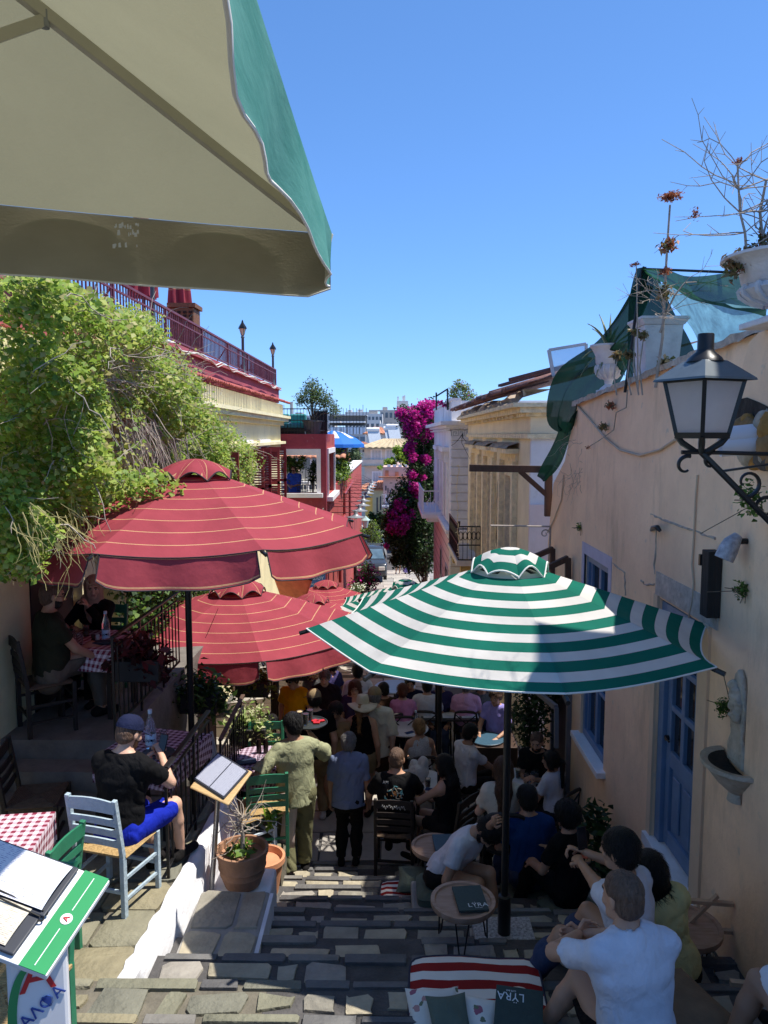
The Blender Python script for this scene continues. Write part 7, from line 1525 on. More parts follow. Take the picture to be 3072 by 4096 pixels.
# ------------------------------------------------------------------ furniture
def ladder_chair(m,seatm,label,name='taverna_chair'):
    """ladder backed rush chair, built facing +y with its back at -y"""
    t = thing(name,(0,0,0),label,'chair');w0,w1,d = .20,.22,.20
    for sx in (-1,1):
        b = MB();b.beam((sx * w0,-d,0),(sx * w0,-d,.47),.036,.042);b.beam((sx * w0,-d,.465),(sx * (w0 - .005),-d - .07,.93),.034,.036);b.build('rear_leg',m,t,bevel=.004,world=False);b = MB();b.beam((sx * w1,d,0),(sx * w1,d,.475),.036,.036);b.build('front_leg',m,t,bevel=.004,world=False)
        for z in (.14,.30): b = MB();b.beam((sx * w0,-d,z),(sx * w1,d,z),.018,.022);b.build('stretcher',m,t,world=False)
    for (y,zz) in ((-d,.20),(d,.22),(d,.34)): b = MB();b.beam((-w0,y,zz),(w0,y,zz),.02,.024);b.build('stretcher',m,t,world=False)
    for k,(z,h) in enumerate(((.87,.085),(.75,.05),(.665,.05),(.58,.05))):
        y = -d - .07 * (z - .47) / .46;b = MB();rows = [[(x,y + .012 * math.cos(x / w0 * 1.4) - .014,z + dz + (.012 * math.cos(x / w0 * 1.5) if k == 0 and dz > 0 else 0)) for x in np.linspace(-w0,w0,7)] for dz in (-h / 2,h / 2)];b.sheet(rows);b.build('slat',m,t,solid=.016,world=False)
    b = MB();n = 15
    for i in range(n):
        f = (i + .5) / n;b.tube([(-w1 * (1 - f) ,d * (1 - f * 1.0) * 1 ,.468 + .008 * math.sin(i)),(-w1 * (1 - f),-d * (1 - f),.468)],.013,5);b.tube([(w1 * (1 - f),d * (1 - f),.468 + .008 * math.sin(i)),(w1 * (1 - f),-d * (1 - f),.468)],.013,5);b.tube([(-w1 * (1 - f),d * (1 - f),.47),(w1 * (1 - f),d * (1 - f),.47)],.013,5);b.tube([(-w1 * (1 - f),-d * (1 - f),.47),(w1 * (1 - f),-d * (1 - f),.47)],.013,5)
    s_ = b.build('rush_seat',seatm,t,60,world=False);s_['kind'] = 'stuff';return t
M_rush = mat('rush',(.42,.28,.12),.9,.35,25,.6,60);M_rushd = mat('dark_rush',(.10,.065,.04),.9,.3,25,.5,60)
M_lblue = mat('light_blue_paint',(.32,.41,.47),.6,.25,14,.35,40,col2=(.44,.53,.58));M_cgreen = mat('green_paint',(.03,.19,.10),.45,.15,8,.1);M_cdark = mat('dark_wood',(.022,.016,.014),.5,.25,10,.1);M_cpale = mat('pale_blue_paint',(.50,.58,.66),.6,.12,8);M_cwhite = mat('cream_paint',(.66,.64,.58),.6,.1)
ch_blue = ladder_chair(M_lblue,M_rush,'weathered light blue ladder back chair the man in the black cap sits on');ch_green = ladder_chair(M_cgreen,M_rush,'');ch_dark = ladder_chair(M_cdark,M_rushd,'');ch_pale = ladder_chair(M_cpale,M_rush,'')
PROTO = []
USED = {}
def chair(proto,loc,rz,label,group=None):
    k = proto.name
    if k not in USED: USED[k] = 1;proto.location = loc;proto.rotation_euler = (0,0,rad(rz));tag(proto,label,None,group);return proto
    return dup(proto,loc,rad(rz),label,group)
def cross_chair():
    t = thing('bistro_chair',(0,0,0),'','chair');m = M_cdark
    for sx in (-1,1):
        b = MB();b.tube([(sx * .19,-.2,0),(sx * .185,-.19,.46),(sx * .19,-.24,.72),(sx * .17,-.27,.86)],.016,8);b.build('rear_leg',m,t,40,world=False);b = MB();b.tube([(sx * .2,.2,0),(sx * .19,.18,.45)],.016,8);b.build('front_leg',m,t,40,world=False)
        b = MB();b.tube([(sx * .16,-.262,.82),(-sx * .16,-.21,.52)],.010,6);b.build('cross_bar',m,t,world=False);b = MB();b.tube([(sx * .19,-.19,.2),(sx * .195,.19,.2)],.01,6);b.build('stretcher',m,t,world=False)
    b = MB();b.tube([(-.17,-.27,.86),(-.12,-.285,.885),(0,-.295,.895),(.12,-.285,.885),(.17,-.27,.86)],[.018,.022,.024,.022,.018],8);b.build('top_rail',m,t,40,world=False)
    b = MB();b.lathe([(0,.0),(.2,.0),(.215,.015),(.21,.035),(0,.04)],20,(0,0,.435));b.build('seat',m,t,40,world=False);return t
ch_cross = cross_chair()
M_marble = mat('white_marble',(.62,.62,.66),.25,.15,3,0,spec=.6)
def round_table(loc,r,h,label,m=M_marble,wood=False,group=None,th=.025):
    t = thing('round_table',loc,label,'table',group);L = Vector(loc);b = MB();b.lathe([(0,h - th),(r - .008,h - th),(r,h - th * .5),(r - .006,h),(0,h)] if not wood else [(0,h - th),(r - .01,h - th),(r,h - th * .5),(r,h + .014),(r - .028,h + .014),(r - .035,h),(0,h)],40,loc);b.build('tabletop',m,t,35)
    if wood:
        for k in range(3):
            a = k * math.tau / 3 + .4;c = L + Vector((math.cos(a) * r * .72,math.sin(a) * r * .72,0));o = Vector((math.cos(a),math.sin(a),0));sd = Vector((-o.y,o.x,0));b = MB();f = c + o * .03 + Vector((0,0,.012));top_ = Vector((0,0,h - th));b.tube([c - sd * .05 + top_,f - sd * .012,f + sd * .012,c + sd * .05 + top_],.006,6);b.build('leg',M_black,t,60)
    else:
        b = MB();b.lathe([(.21,0),(.2,.02),(.04,.05),(.025,.1),(.025,h - .06),(.08,h - th)],16,loc);b.build('pedestal',M_black,t,40)
    return t
def gingham_table(loc,w,d,h,rz,label,m,clothlabel,drop=.22,rnd=False):
    t = thing('taverna_table',loc,label,'table',rz=rad(rz));b = MB()
    if rnd: b.lathe([(0,h - .03),(w / 2 - .01,h - .03),(w / 2 - .01,h - .006),(0,h - .006)],30)
    else: b.bb(-w / 2 + .01,w / 2 - .01,-d / 2 + .01,d / 2 - .01,h - .03,h - .006)
    b.build('tabletop',M_cdark,t,world=False)
    for sx in (-1,1):
        for sy in (-1,1): b = MB();b.beam((sx * (w * .33),sy * (d * .33),0),(sx * (w * .33),sy * (d * .33),h - .03),.045,.045);b.build('leg',M_cdark,t,world=False)
    b = MB();n = 40;M = Matrix.Translation(loc) @ Matrix.Rotation(rad(rz),4,'Z');rows,uv = [],[]
    def edge(k):
        a = math.tau * k / n + math.pi / 4
        if rnd: return Vector((w / 2 * math.cos(a),w / 2 * math.sin(a),0)),1
        c,s_ = math.cos(a),math.sin(a);q = 1 / max(abs(c),abs(s_));return Vector((c * q * w / 2,s_ * q * d / 2,0)),1
    for f in (0.01,.5,.9,1.0,1.008,1.02,1.03,1.04):
        r,u = [],[]
        for k in range(n + 1):
            e,_ = edge(k);i = (0.01,.5,.9,1.0,1.008,1.02,1.03,1.04).index(f)
            if i < 4: p = e * f + Vector((0,0,h));r.append(M @ p);u.append((p.x,p.y))
            else:
                dz = (.01,.08,.15,drop)[i - 4];wob = .018 * math.sin(k * 1.7) * (i - 3) / 4;p = e * (1.006 + wob) + Vector((0,0,h - dz));r.append(M @ p);o = e.normalized();u.append((e.x + o.x * dz,e.y + o.y * dz))
        rows.append(r);uv.append(u)
    b.sheet(rows,uvrows=uv);o = b.build('tablecloth',m,None,50);tag(o,clothlabel,'tablecloth');return t
M_ging = check_mat('gingham',lin(228,214,222),lin(122,22,52),16);M_ging2 = check_mat('gingham_dark',lin(200,180,196),lin(76,22,48),18)
M_glassy = mat('clear_glass',(.88,.92,.93),.03,0,glass=.93);M_bottle = mat('bottle_glass',(.75,.86,.95),.05,0,glass=.85)
def glass(loc,label,r=.035,h=.10,fill=None,group=None):
    t = thing('drinking_glass',loc,label,'glass',group);b = MB();b.lathe([(0,.004),(r * .8,.004),(r * .82,0),(r,h),(r - .004,h),(r * .76,.012),(0,.012)],16,loc);b.build('tumbler',M_glassy,t,50)
    if fill:
        z = .013
        for nm,c,hh in fill: b = MB();ra = r * .74 + (r * .2) * z / h;b.lathe([(0,z),(ra,z),(r * .74 + r * .2 * (z + hh) / h,z + hh),(0,z + hh)],16,loc);b.build(nm,mat('drink_' + nm + '_%d' % int(c[0] * 100),c,.3,.1,30),t,50);z += hh + .0005
    return t
def bottle(loc,label,s=1.0):
    t = thing('water_bottle',loc,label,'bottle');b = MB();b.lathe([(0,.0),(.036 * s,.0),(.04 * s,.01),(.04 * s,.16 * s),(.034 * s,.2 * s),(.016 * s,.25 * s),(.014 * s,.28 * s),(0,.28 * s)],18,loc);b.build('body',M_bottle,t,50);b = MB();b.lathe([(.015 * s,.272 * s),(.0165 * s,.275 * s),(.0165 * s,.302 * s),(0,.303 * s)],14,loc);b.build('cap',mat('pale_blue_cap',(.6,.72,.85),.4,0),t,40)
    b = MB();b.lathe([(.0408 * s,.03 * s),(.0412 * s,.031 * s),(.0412 * s,.115 * s),(.0408 * s,.116 * s)],24,loc);lb = b.build('label',mat('bottle_label',(.55,.70,.85),.5,0),t,40);L = Vector(loc)
    lettering('lettering','Κορπή',.032 * s,frame(L + Vector((0,-.0425 * s,.073 * s)),(1,0,0),(0,0,1)),mat('label_ink',(.01,.02,.06),.5,0),lb);return t
def book_menu(o,xd,yd,w,h,th,m,label,txt=None,name='menu',cat='menu',flip=False):
    M = frame(o,xd,yd);t = thing(name,o,label,cat);b = MB();b.box(None,(w,h,th * .5),0,0,M @ Matrix.Translation((0,0,th * .72)));b.box(None,(w,h,th * .2),0,0,M @ Matrix.Translation((0,0,th * .1)));b.build('cover',m,t,bevel=.004);b = MB();b.box(None,(w * .96,h * .96,th * .26),0,0,M @ Matrix.Translation((0,0,th * .335)));b.build('pages',mat('paper',(.7,.68,.62),.9,.05),t)
    if txt:
        R_ = M @ Matrix.Translation((0,0,th * .98)) @ (Matrix.Rotation(math.pi,4,'Z') if flip else Matrix());lettering('lettering',txt,.062,R_ @ Matrix.Translation((w * .18,-h * .30,0)),mat('silver_print',(.62,.64,.64),.4,0),t,extrude=.0005);lettering('lettering','CAFE BAR',.012,R_ @ Matrix.Translation((w * .18,-h * .41,0)),mat('silver_print',(.62,.64,.64),.4,0),t,extrude=.0005)
    return t
M_mgreen = mat('menu_green',(.020,.040,.034),.55,.15,30,.1,80);M_mblue = mat('menu_blue',(.035,.085,.13),.5,.12,30,.1,80)
def text_mat(name,base,ink,sc=90):
    if name in MATS: return MATS[name]
    m = bpy.data.materials.new(name);m.use_nodes = True;n,l,b = nodes_of(m);b.inputs['Roughness'].default_value = .5;uv = n.new('ShaderNodeUVMap');w = n.new('ShaderNodeTexWave');w.wave_type = 'BANDS';w.bands_direction = 'Y';w.inputs['Scale'].default_value = 7.5;w.inputs['Distortion'].default_value = 0
    l.new(uv.outputs[0],w.inputs[0]);z = n.new('ShaderNodeTexNoise');z.inputs['Scale'].default_value = 26;z.inputs['Detail'].default_value = 2;mp = n.new('ShaderNodeMapping');mp.inputs['Scale'].default_value = (1.2,2.4,1);l.new(uv.outputs[0],mp.inputs[0]);l.new(mp.outputs[0],z.inputs[0])
    a = n.new('ShaderNodeMath');a.operation = 'GREATER_THAN';a.inputs[1].default_value = .80;l.new(w.outputs['Fac'],a.inputs[0]);c = n.new('ShaderNodeMath');c.operation = 'GREATER_THAN';c.inputs[1].default_value = .53;l.new(z.outputs['Fac'],c.inputs[0]);e = n.new('ShaderNodeMath');e.operation = 'MULTIPLY';l.new(a.outputs[0],e.inputs[0]);l.new(c.outputs[0],e.inputs[1])
    x = n.new('ShaderNodeMix');x.data_type = 'RGBA';l.new(e.outputs[0],x.inputs[0]);x.inputs['A'].default_value = (*base,1);x.inputs['B'].default_value = (*ink,1);l.new(x.outputs['Result'],b.inputs['Base Color']);MATS[name] = m;return m
def page(M,x,y,w,h,z,m,parent,name='page',curl=.0):
    b = MB();rows,uv = [],[]
    for i in range(7): f = i / 6;rows.append([M @ Vector((x + w * j,y + h * f,z + curl * math.sin(math.pi * f) * (1 if j else .6))) for j in (0,1)]);uv.append([(0,f),(1,f)])
    b.sheet(rows,uvrows=uv);return b.build(name,m,parent,solid=.002)
# menu stand in the near left corner
TR,BR = P(440,3520,2.33),P(185,3905,2.03)
xd = Vector((.80,-.02,.0));yv = (TR - BR);yd = yv.normalized();xd = (Vector((1,.25,-.10)) - yd * Vector((1,.25,-.10)).dot(yd)).normalized();M = frame(BR,xd,yd);Lh = yv.length
ms = thing('menu_stand',(BR.x - .25,2.2,gz(2.2)),'white menu stand with green edge and open menus, near left corner','menu stand')
M_lamin = mat('white_laminate',(.78,.78,.78),.3,.03);M_sgreen = mat('sign_green',(.025,.27,.095),.35,.05)
b = MB();b.box(None,(.72,Lh,.022),0,0,M @ Matrix.Translation((-.36,Lh / 2,-.011)));b.build('board',M_lamin,ms,bevel=.004)
b = MB();b.box(None,(.085,Lh,.003),0,0,M @ Matrix.Translation((-.046,Lh / 2,.0025)));g_s = b.build('green_strip',M_sgreen,ms);b = MB();b.box(None,(.0025,Lh * .36,.0015),0,0,M @ Matrix.Translation((-.046,Lh * .22,.005)));b.box(None,(.0025,Lh * .36,.0015),0,0,M @ Matrix.Translation((-.046,Lh * .77,.005)));b.build('line',M_lamin,g_s)
b = MB();b.lathe([(0,0),(.018,0),(.018,.002),(0,.002)],20)
for i in range(len(b.v)): b.v[i] = tuple(M @ (Vector(b.v[i]) + Vector((-.046,Lh * .5,.004))))
e_ = b.build('badge',M_lamin,g_s);lettering('lettering','A',.026,M @ Matrix.Translation((-.046,Lh * .5,.0075)) @ Matrix.Rotation(rad(90),4,'Z'),mat('logo_red',(.55,.03,.035),.5,0),g_s)
b = MB();b.box(None,(.50,.50 * Lh / .5 * .55,.012),0,0,M @ Matrix.Translation((-.355,Lh * .70,.012)));b.box(None,(.50,Lh * .46,.012),0,0,M @ Matrix.Translation((-.365,Lh * .27,.009)));mn_ = b.build('menu_cover',mat('menu_navy',(.03,.035,.05),.5,.1),ms,bevel=.004)
page(M,-.575,Lh * .46,.455,Lh * .48,.026,text_mat('menu_print',(.74,.75,.80),(.22,.22,.42)),mn_,curl=.012);page(M,-.59,Lh * .08,.44,Lh * .37,.019,text_mat('old_menu_print',(.60,.55,.45),(.2,.17,.13)),mn_,curl=.006)
for yy in (.49,.43): b = MB();b.tube([M @ Vector((-.64,Lh * (yy + .03),.036)),M @ Vector((-.3,Lh * yy,.032)),M @ Vector((-.115,Lh * (yy - .02),.02))],.003,5);b.tube([M @ Vector((-.115 + .012 * math.cos(a),Lh * (yy - .02) + .008 * math.sin(a),.012)) for a in np.linspace(0,6.28,9)],.003,5);b.build('elastic_cord',M_black,ms)
pc_ = M @ Vector((-.12,Lh * .38,-.02));b = MB();yw_ = rad(22);b.box((pc_.x,pc_.y,(pc_.z + gz(2.2)) / 2 - .03),(.165,.10,pc_.z - gz(2.2) - .02),yw_);post_ = b.build('post',M_lamin,ms,bevel=.012)
Mf = Matrix.Translation((pc_.x,pc_.y,pc_.z)) @ Matrix.Rotation(yw_,4,'Z') @ Matrix.Translation((0,-.052,-.12)) @ Matrix.Rotation(rad(90),4,'X');lettering('lettering','A',.15,Mf @ Matrix.Translation((.0,.0,.001)),mat('logo_red',(.55,.03,.035),.5,0),post_);lettering('lettering','ΑΛΦΑ',.05,Mf @ Matrix.Translation((.01,-.10,.001)) @ Matrix.Rotation(rad(38),4,'Z'),mat('logo_blue',(.03,.07,.30),.5,0),post_)
b = MB();arc = [Mf @ Vector((-.02 - .065 * math.cos(a) - .0,-.13 + .17 * math.sin(a),.0015)) for a in np.linspace(-1.4,1.3,20)];arc2 = [Mf @ Vector((-.005 - .055 * math.cos(a),-.13 + .165 * math.sin(a),.0015)) for a in np.linspace(-1.4,1.3,20)];b.sheet([arc,arc2]);b.build('green_arc',M_sgreen,post_,solid=.002);b = MB();b.box((pc_.x,pc_.y,gz(2.2) + .02),(.34,.3,.03),yw_);b.build('foot',M_lamin,ms)
# second menu stand by the kerb wall
o = P(885,3120,6.12);Mx2 = frame(o,(.86,-.42,-.16),(.36,.72,.48));s2 = thing('menu_stand',(P(848,3610,6.15).x,6.15,-3.82),'steel pole menu stand with a slanted board, beside the terracotta pot','menu stand')
b = MB();b.box(None,(.40,.34,.02),0,0,Mx2);b.build('board',mat('beech_board',(.62,.42,.20),.5,.15,10,.1,stretch=(1,8,1)),s2,bevel=.015);b = MB();b.box(None,(.36,.30,.012),0,0,Mx2 @ Matrix.Translation((-.02,.03,.018)) @ Matrix.Rotation(-.12,4,'Z'));mc = b.build('menu_cover',mat('menu_navy',(.03,.035,.05),.5,.1),s2,bevel=.004)
M3 = Mx2 @ Matrix.Translation((-.02,.03,.026)) @ Matrix.Rotation(-.12,4,'Z');page(M3,-.165,-.135,.16,.27,.0,text_mat('menu_print_dull',(.42,.44,.52),(.12,.12,.2)),mc);page(M3,.005,-.135,.16,.27,.0,text_mat('menu_print_dull',(.42,.44,.52),(.12,.12,.2)),mc)
b = MB();b.tube([(P(848,3610,6.15).x,6.15,-3.82),o - Vector((.02,0,.015))],.022,12);b.build('pole',mat('brushed_steel',(.42,.41,.40),.35,.1,5,0,metal=.85,stretch=(8,8,.3)),s2,40)
# terracotta pots
M_terra = mat('terracotta',(.34,.185,.11),.85,.25,6,.4,30);pp_ = (-1.27,6.22,-3.828)
t = thing('terracotta_pot',pp_,'big ribbed terracotta pot with a dry shrub behind the steel menu stand','plant pot');b = MB();b.lathe([(.12,0),(.15,.02),(.185,.12),(.19,.125),(.187,.135),(.198,.18),(.203,.185),(.2,.195),(.205,.26),(.222,.30),(.225,.335),(.20,.335),(.19,.28),(0,.27)],32,pp_);b.build('pot',M_terra,t,40)
b = MB();gr = random.Random(17);c = Vector(pp_) + Vector((0,0,.27));b.tube([c,c + Vector((.01,0,.18)),c + Vector((-.02,0,.36))],[.022,.018,.014],7)
for i in range(30): vine(c + Vector((0,0,gr.uniform(.16,.36))),(gr.gauss(0,1),gr.gauss(0,1),gr.uniform(.1,1)),gr.uniform(.2,.45),.006,0,.35)
b.build('shrub',M_twig,t,60);leaf_mesh('leaves',clump_pts([tuple(c + Vector((.22,.1,.28))),tuple(c + Vector((0,0,.02)))],[.10,.13],110,3,.2),.09,LV_lime + LV_mid,t,.5)['kind'] = 'stuff'
p3 = (-1.22,6.95,-4.34);t = thing('terracotta_pot',p3,'smaller orange terracotta pot half hidden behind the big one','plant pot');b = MB();b.lathe([(.14,0),(.19,.3),(.21,.31),(.21,.36),(.185,.36),(.17,.3),(0,.3)],26,p3);b.build('pot',mat('orange_terracotta',(.55,.25,.13),.85,.2,6),t,40)
# cushions and mats
M_redw = stripe_mat('red_white_mat',[(0,lin(225,218,208)),(.5,lin(140,34,34))],trans=.02,axis='Y',scale=1.0)
def mat_pad(label,c,w,d,th,rz,m,n_st,name='seat_mat',cat='cushion',edge=None):
    M = Matrix.Translation(c) @ Matrix.Rotation(rad(rz),4,'Z');t = thing(name,c,label,cat);b = MB();K,J = 12,10;g = random.Random(int(w * 1000));rows,uv = [],[]
    def rr(u_,v_): x = abs(u_) ** 8 + abs(v_) ** 8;return 1 / max(1,x ** .125)
    for i in range(K + 1):
        r,q = [],[]
        for j in range(J + 1):
            u_,v_ = 2 * j / J - 1,2 * i / K - 1;e = (1 - abs(u_) ** 10) * (1 - abs(v_) ** 10);k = rr(u_,v_);r.append(M @ Vector((u_ * w / 2 * k,v_ * d / 2 * k,th * (.62 + .38 * e) + .006 * math.sin(u_ * 5 + v_ * 3))));q.append((j / J,i / K * n_st))
        rows.append(r);uv.append(q)
    b.sheet(rows,uvrows=uv);ring = rows[0] + [r[-1] for r in rows[1:]] + rows[-1][-2::-1] + [r[0] for r in rows[-2:0:-1]];nn = len(ring);lo_ = [Vector((p.x,p.y,c[2] + .004)) for p in ring];b.add(ring + lo_,[((i + 1) % nn,i,nn + i,nn + (i + 1) % nn) for i in range(nn)],1,[[(0,.2)] * 4] * nn);b.build('cover',[m,m],t,50)
    b = MB();b.tube(ring + [ring[0]],.007,6);b.build('piping',edge or mat('navy_piping',(.03,.03,.05),.8,0),t,60);return t
def pillow(label,c,w,h,th,rot,m,name='cushion',cat='cushion',group=None,plump=.0):
    M = Matrix.Translation(c) @ rot;t = None;g = np.random.default_rng(int(abs(c[0]) * 1e4) % 9999);n = 17;V = [];F_ = []; 
    b = MB()
    for s_ in (1,-1):
        rows,uv = [],[]
        for i in range(n):
            r,q = [],[]
            for j in range(n):
                u_,v_ = 2 * j / (n - 1) - 1,2 * i / (n - 1) - 1;k = 1 - .10 * (1 - u_ * u_) * v_ * v_ - .10 * (1 - v_ * v_) * u_ * u_;z = th / 2 * ((1 - u_ ** 4) * (1 - v_ ** 4)) ** .55 * s_;z += .010 * math.sin(u_ * 4 + 2 * v_ + s_) * (1 - u_ ** 4) * (1 - v_ ** 4);r.append(M @ Vector((u_ * w / 2 * k,v_ * h / 2 * k,z)));q.append((j / (n - 1),i / (n - 1)))
            rows.append(r);uv.append(q)
        b.sheet(rows if s_ > 0 else [r[::-1] for r in rows],uvrows=uv)
    o = b.build(name,m,None,60);return tag(o,label,cat,group)
def floral():
    m = mat('floral_print',(.62,.58,.50),.85,.1,8,.2,60,col2=(.68,.63,.55));n,l,b = nodes_of(m);base = b.inputs['Base Color'].links[0].from_socket;tc = n.new('ShaderNodeTexCoord')
    for (sc,th_,col) in [(9,.11,(.30,.10,.14)),(13,.10,(.14,.16,.09)),(7,.07,(.42,.22,.20))]:
        v = n.new('ShaderNodeTexVoronoi');v.inputs['Scale'].default_value = sc;l.new(tc.outputs['Object'],v.inputs['Vector']);z = n.new('ShaderNodeTexNoise');z.inputs['Scale'].default_value = sc * 4;l.new(tc.outputs['Object'],z.inputs['Vector']);a = n.new('ShaderNodeMath');a.operation = 'MULTIPLY_ADD';a.inputs[1].default_value = .3;l.new(z.outputs[0],a.inputs[0]);l.new(v.outputs['Distance'],a.inputs[2]);c = n.new('ShaderNodeMath');c.operation = 'LESS_THAN';c.inputs[1].default_value = th_ + .26;l.new(a.outputs[0],c.inputs[0]);x = n.new('ShaderNodeMix');x.data_type = 'RGBA';l.new(c.outputs[0],x.inputs[0]);l.new(base,x.inputs['A']);x.inputs['B'].default_value = (*col,1);base = x.outputs['Result']
    l.new(base,b.inputs['Base Color']);return m
M_floral = floral();M_gcush = mat('grey_green_cloth',(.095,.115,.085),.9,.15,6,.3,80)
# ------------------------------------------------------------------ placing helpers
def AT(u,v,up):
    p = G(u,v,up);return Vector((p.x,p.y,gz(p.y)))
def LOC(loc,rz,pt,H):
    d = Matrix.Rotation(-rad(rz),3,'Z') @ (Vector(pt) - Vector(loc));return tuple(d * 1.75 / H)
def chair_under(proto,loc,rz,label,group=None,back=.0):
    d = Matrix.Rotation(rad(rz),3,'Z') @ Vector((0,-back,0));return chair(proto,Vector(loc) + d,rz,label,group)
# ------------------------------------------------------------------ iron railings of the terraces
def iron_rail(label,a,c,h,n,name='iron_railing',rail=None):
    t = thing(name,a,label,'railing');a,c = Vector(a),Vector(c);up = Vector((0,0,h));b = MB();b.beam(a + up,c + up,.045,.02);b.build('handrail',rail or M_black,t,bevel=.004); 
    for k in (.12,.9): b = MB();b.beam(a + up * k,c + up * k,.025,.012);b.build('rail',M_black,t)
    for i in range(n + 1): q = a.lerp(c,i / n);b = MB();b.beam(q + (Vector((0,0,0)) if i % 6 == 0 else up * .12),q + up * (1 if i % 6 == 0 else .9),.022 if i % 6 == 0 else .013,.022 if i % 6 == 0 else .013);b.build('baluster',M_black,t)
    return t
iron_rail('black iron railing at the lower terrace edge beside the black capped man',(-1.76,5.75,-3.5),(-1.72,7.0,-3.5),.92,10);iron_rail('black iron railing around the upper terrace where the headscarf women sit',(-2.55,6.85,-2.79),(-2.52,8.9,-2.79),.95,17)
iron_rail('black railing with a worn wooden handrail beside the round gingham table',(-1.72,7.45,-4.35),(-1.75,8.8,-4.35),1.3,11,rail=M_timb);p = P(1085,2715,10.8);q = P(1112,2650,12.4);iron_rail('wooden topped railing at the yellow shirted man',(p.x,p.y,p.z - 1),(q.x,q.y,q.z - 1),1.0,12,rail=mat('worn_wood',(.48,.26,.10),.6,.25,10,.2))
# ------------------------------------------------------------------ tables
gingham_table((-2.12,6.62,-3.5),.74,.74,.74,-14,'square taverna table in front of the man in the black cap',M_ging2,'dark checked cloth on the table of the man in the black cap')
gingham_table((P(385,2565,7.62).x,7.62,-2.79),.80,.74,.73,-8,'taverna table between the two women in headscarves',M_ging,'pink checked tablecloth before the women in headscarves')
gingham_table((P(-75,3400,4.9).x,4.9,-3.5),.75,.75,.78,8,'table corner at the left photo edge',M_ging,'checked tablecloth corner at the left photo edge')
gingham_table((P(1037,3035,8.35).x,8.35,-4.35),.72,.72,.72,0,'round taverna table left of the waiter',M_ging2,'dark checked round cloth left of the waiter',rnd=True)
ct = [round_table(AT(1672,3120,.74),.36,.74,'round marble cafe table with a white plastic bag on it'),round_table(AT(2105,3120,.74),.38,.74,'round marble cafe table with iced drinks by the bald man'),round_table(AT(1625,2910,.74),.36,.74,'round marble cafe table with a water bottle before the blonde woman'),round_table(AT(1580,2745,.74),.4,.74,'pale blue round table far back under the parasols',mat('pale_blue_top',(.45,.56,.70),.3,.05)),]
M_slate = mat('dark_table',(.05,.05,.055),.35,.2,6)
for i,(u,v,w,d) in enumerate([(1800,2850,1.0,.7),(1850,2775,1.2,.7),(1690,2800,.9,.6)]):
    l = AT(u,v,.74);t = thing('cafe_table',l,['dark rectangular cafe table with paper mats and plates','rear dark cafe table laid with plates','dark cafe table with papers before the pink shirted woman'][i],'table');b = MB();b.bb(l.x - w / 2,l.x + w / 2,l.y - d / 2,l.y + d / 2,l.z + .71,l.z + .74);b.build('tabletop',M_slate,t)
    for sx in (-1,1):
        for sy in (-1,1): b = MB();b.beam((l.x + sx * w * .42,l.y + sy * d * .4,l.z),(l.x + sx * w * .42,l.y + sy * d * .4,l.z + .709),.04,.04);b.build('leg',M_slate,t)
    for k in range(3):
        x = l.x - w * .32 + k * w * .32;b = MB();b.bb(x - .14,x + .14,l.y - d * .38,l.y - d * .05,l.z + .741,l.z + .744);tag(b.build('paper_mat',mat('paper_white',(.66,.67,.72),.8,.05),None),'white paper place mat on the ' + ['front','rear','left'][i] + ' dark cafe table, ' + ['left','middle','right'][k] + ' one','place mat')
        b = MB();b.lathe([(0,0),(.07,.0),(.105,.012),(.10,.014),(.06,.004),(0,.004)],22,(x,l.y - d * .2,l.z + .745));tag(b.build('plate',mat('white_china',(.7,.7,.72),.2,.03),None,40),'white plate on the ' + ['front','rear','left'][i] + ' dark cafe table, ' + ['left','middle','right'][k] + ' one','plate')
l = AT(1960,2955,.62);t = thing('side_cabinet',l,'low dark wooden cabinet carrying a white round tray','cabinet');part(t,'body',mat('cabinet_wood',(.06,.035,.025),.5,.25,8),(l.x - .45,l.x + .4,l.y - .3,l.y + .3,l.z,l.z + .60),bevel=.01);b = MB();b.lathe([(0,0),(.25,.0),(.27,.03),(.26,.03),(.24,.008),(0,.008)],30,(l.x - .05,l.y - .02,l.z + .602));t = b.build('round_tray',mat('enamel_white',(.66,.66,.64),.3,.05),None,40);tag(t,'round white tray with a blue rim on the dark cabinet','tray');b = MB();b.lathe([(.27,.028),(.278,.03),(.27,.036),(.262,.03)],30,(l.x - .05,l.y - .02,l.z + .602));b.build('rim',M_mblue,t)
w1 = (1852,3605);lt = AT(*w1,.34);round_table(lt,.235,.34,'low round wooden tray table with hairpin legs and a dark green menu, the nearer one',mat('acacia',(.30,.17,.10),.5,.3,6,.1,20,col2=(.46,.30,.22),stretch=(1,5,1)),True,'low wooden tray tables',.035)
l2 = AT(1742,3388,.46);round_table(l2,.235,.46,'low round wooden tray table with hairpin legs and a blue menu, the farther one',MATS['acacia'],True,'low wooden tray tables',.035);l3 = Vector((2.0,5.0,gz(5.0)));round_table(l3,.26,.36,'low round wooden tray table between the seated couple and the wall',MATS['acacia'],True,'low wooden tray tables',.035)
book_menu(lt + Vector((.05,-.01,.357)),(1,.10,0),(-.10,1,0),.215,.30,.016,M_mgreen,'dark green menu lettered LYRA on the nearer wooden table','LŸRA');book_menu(l2 + Vector((.10,.02,.477)),(1,.06,0),(-.06,1,0),.235,.30,.02,M_mblue,'blue green menu lettered LYRA on the farther wooden table','LŸRA')
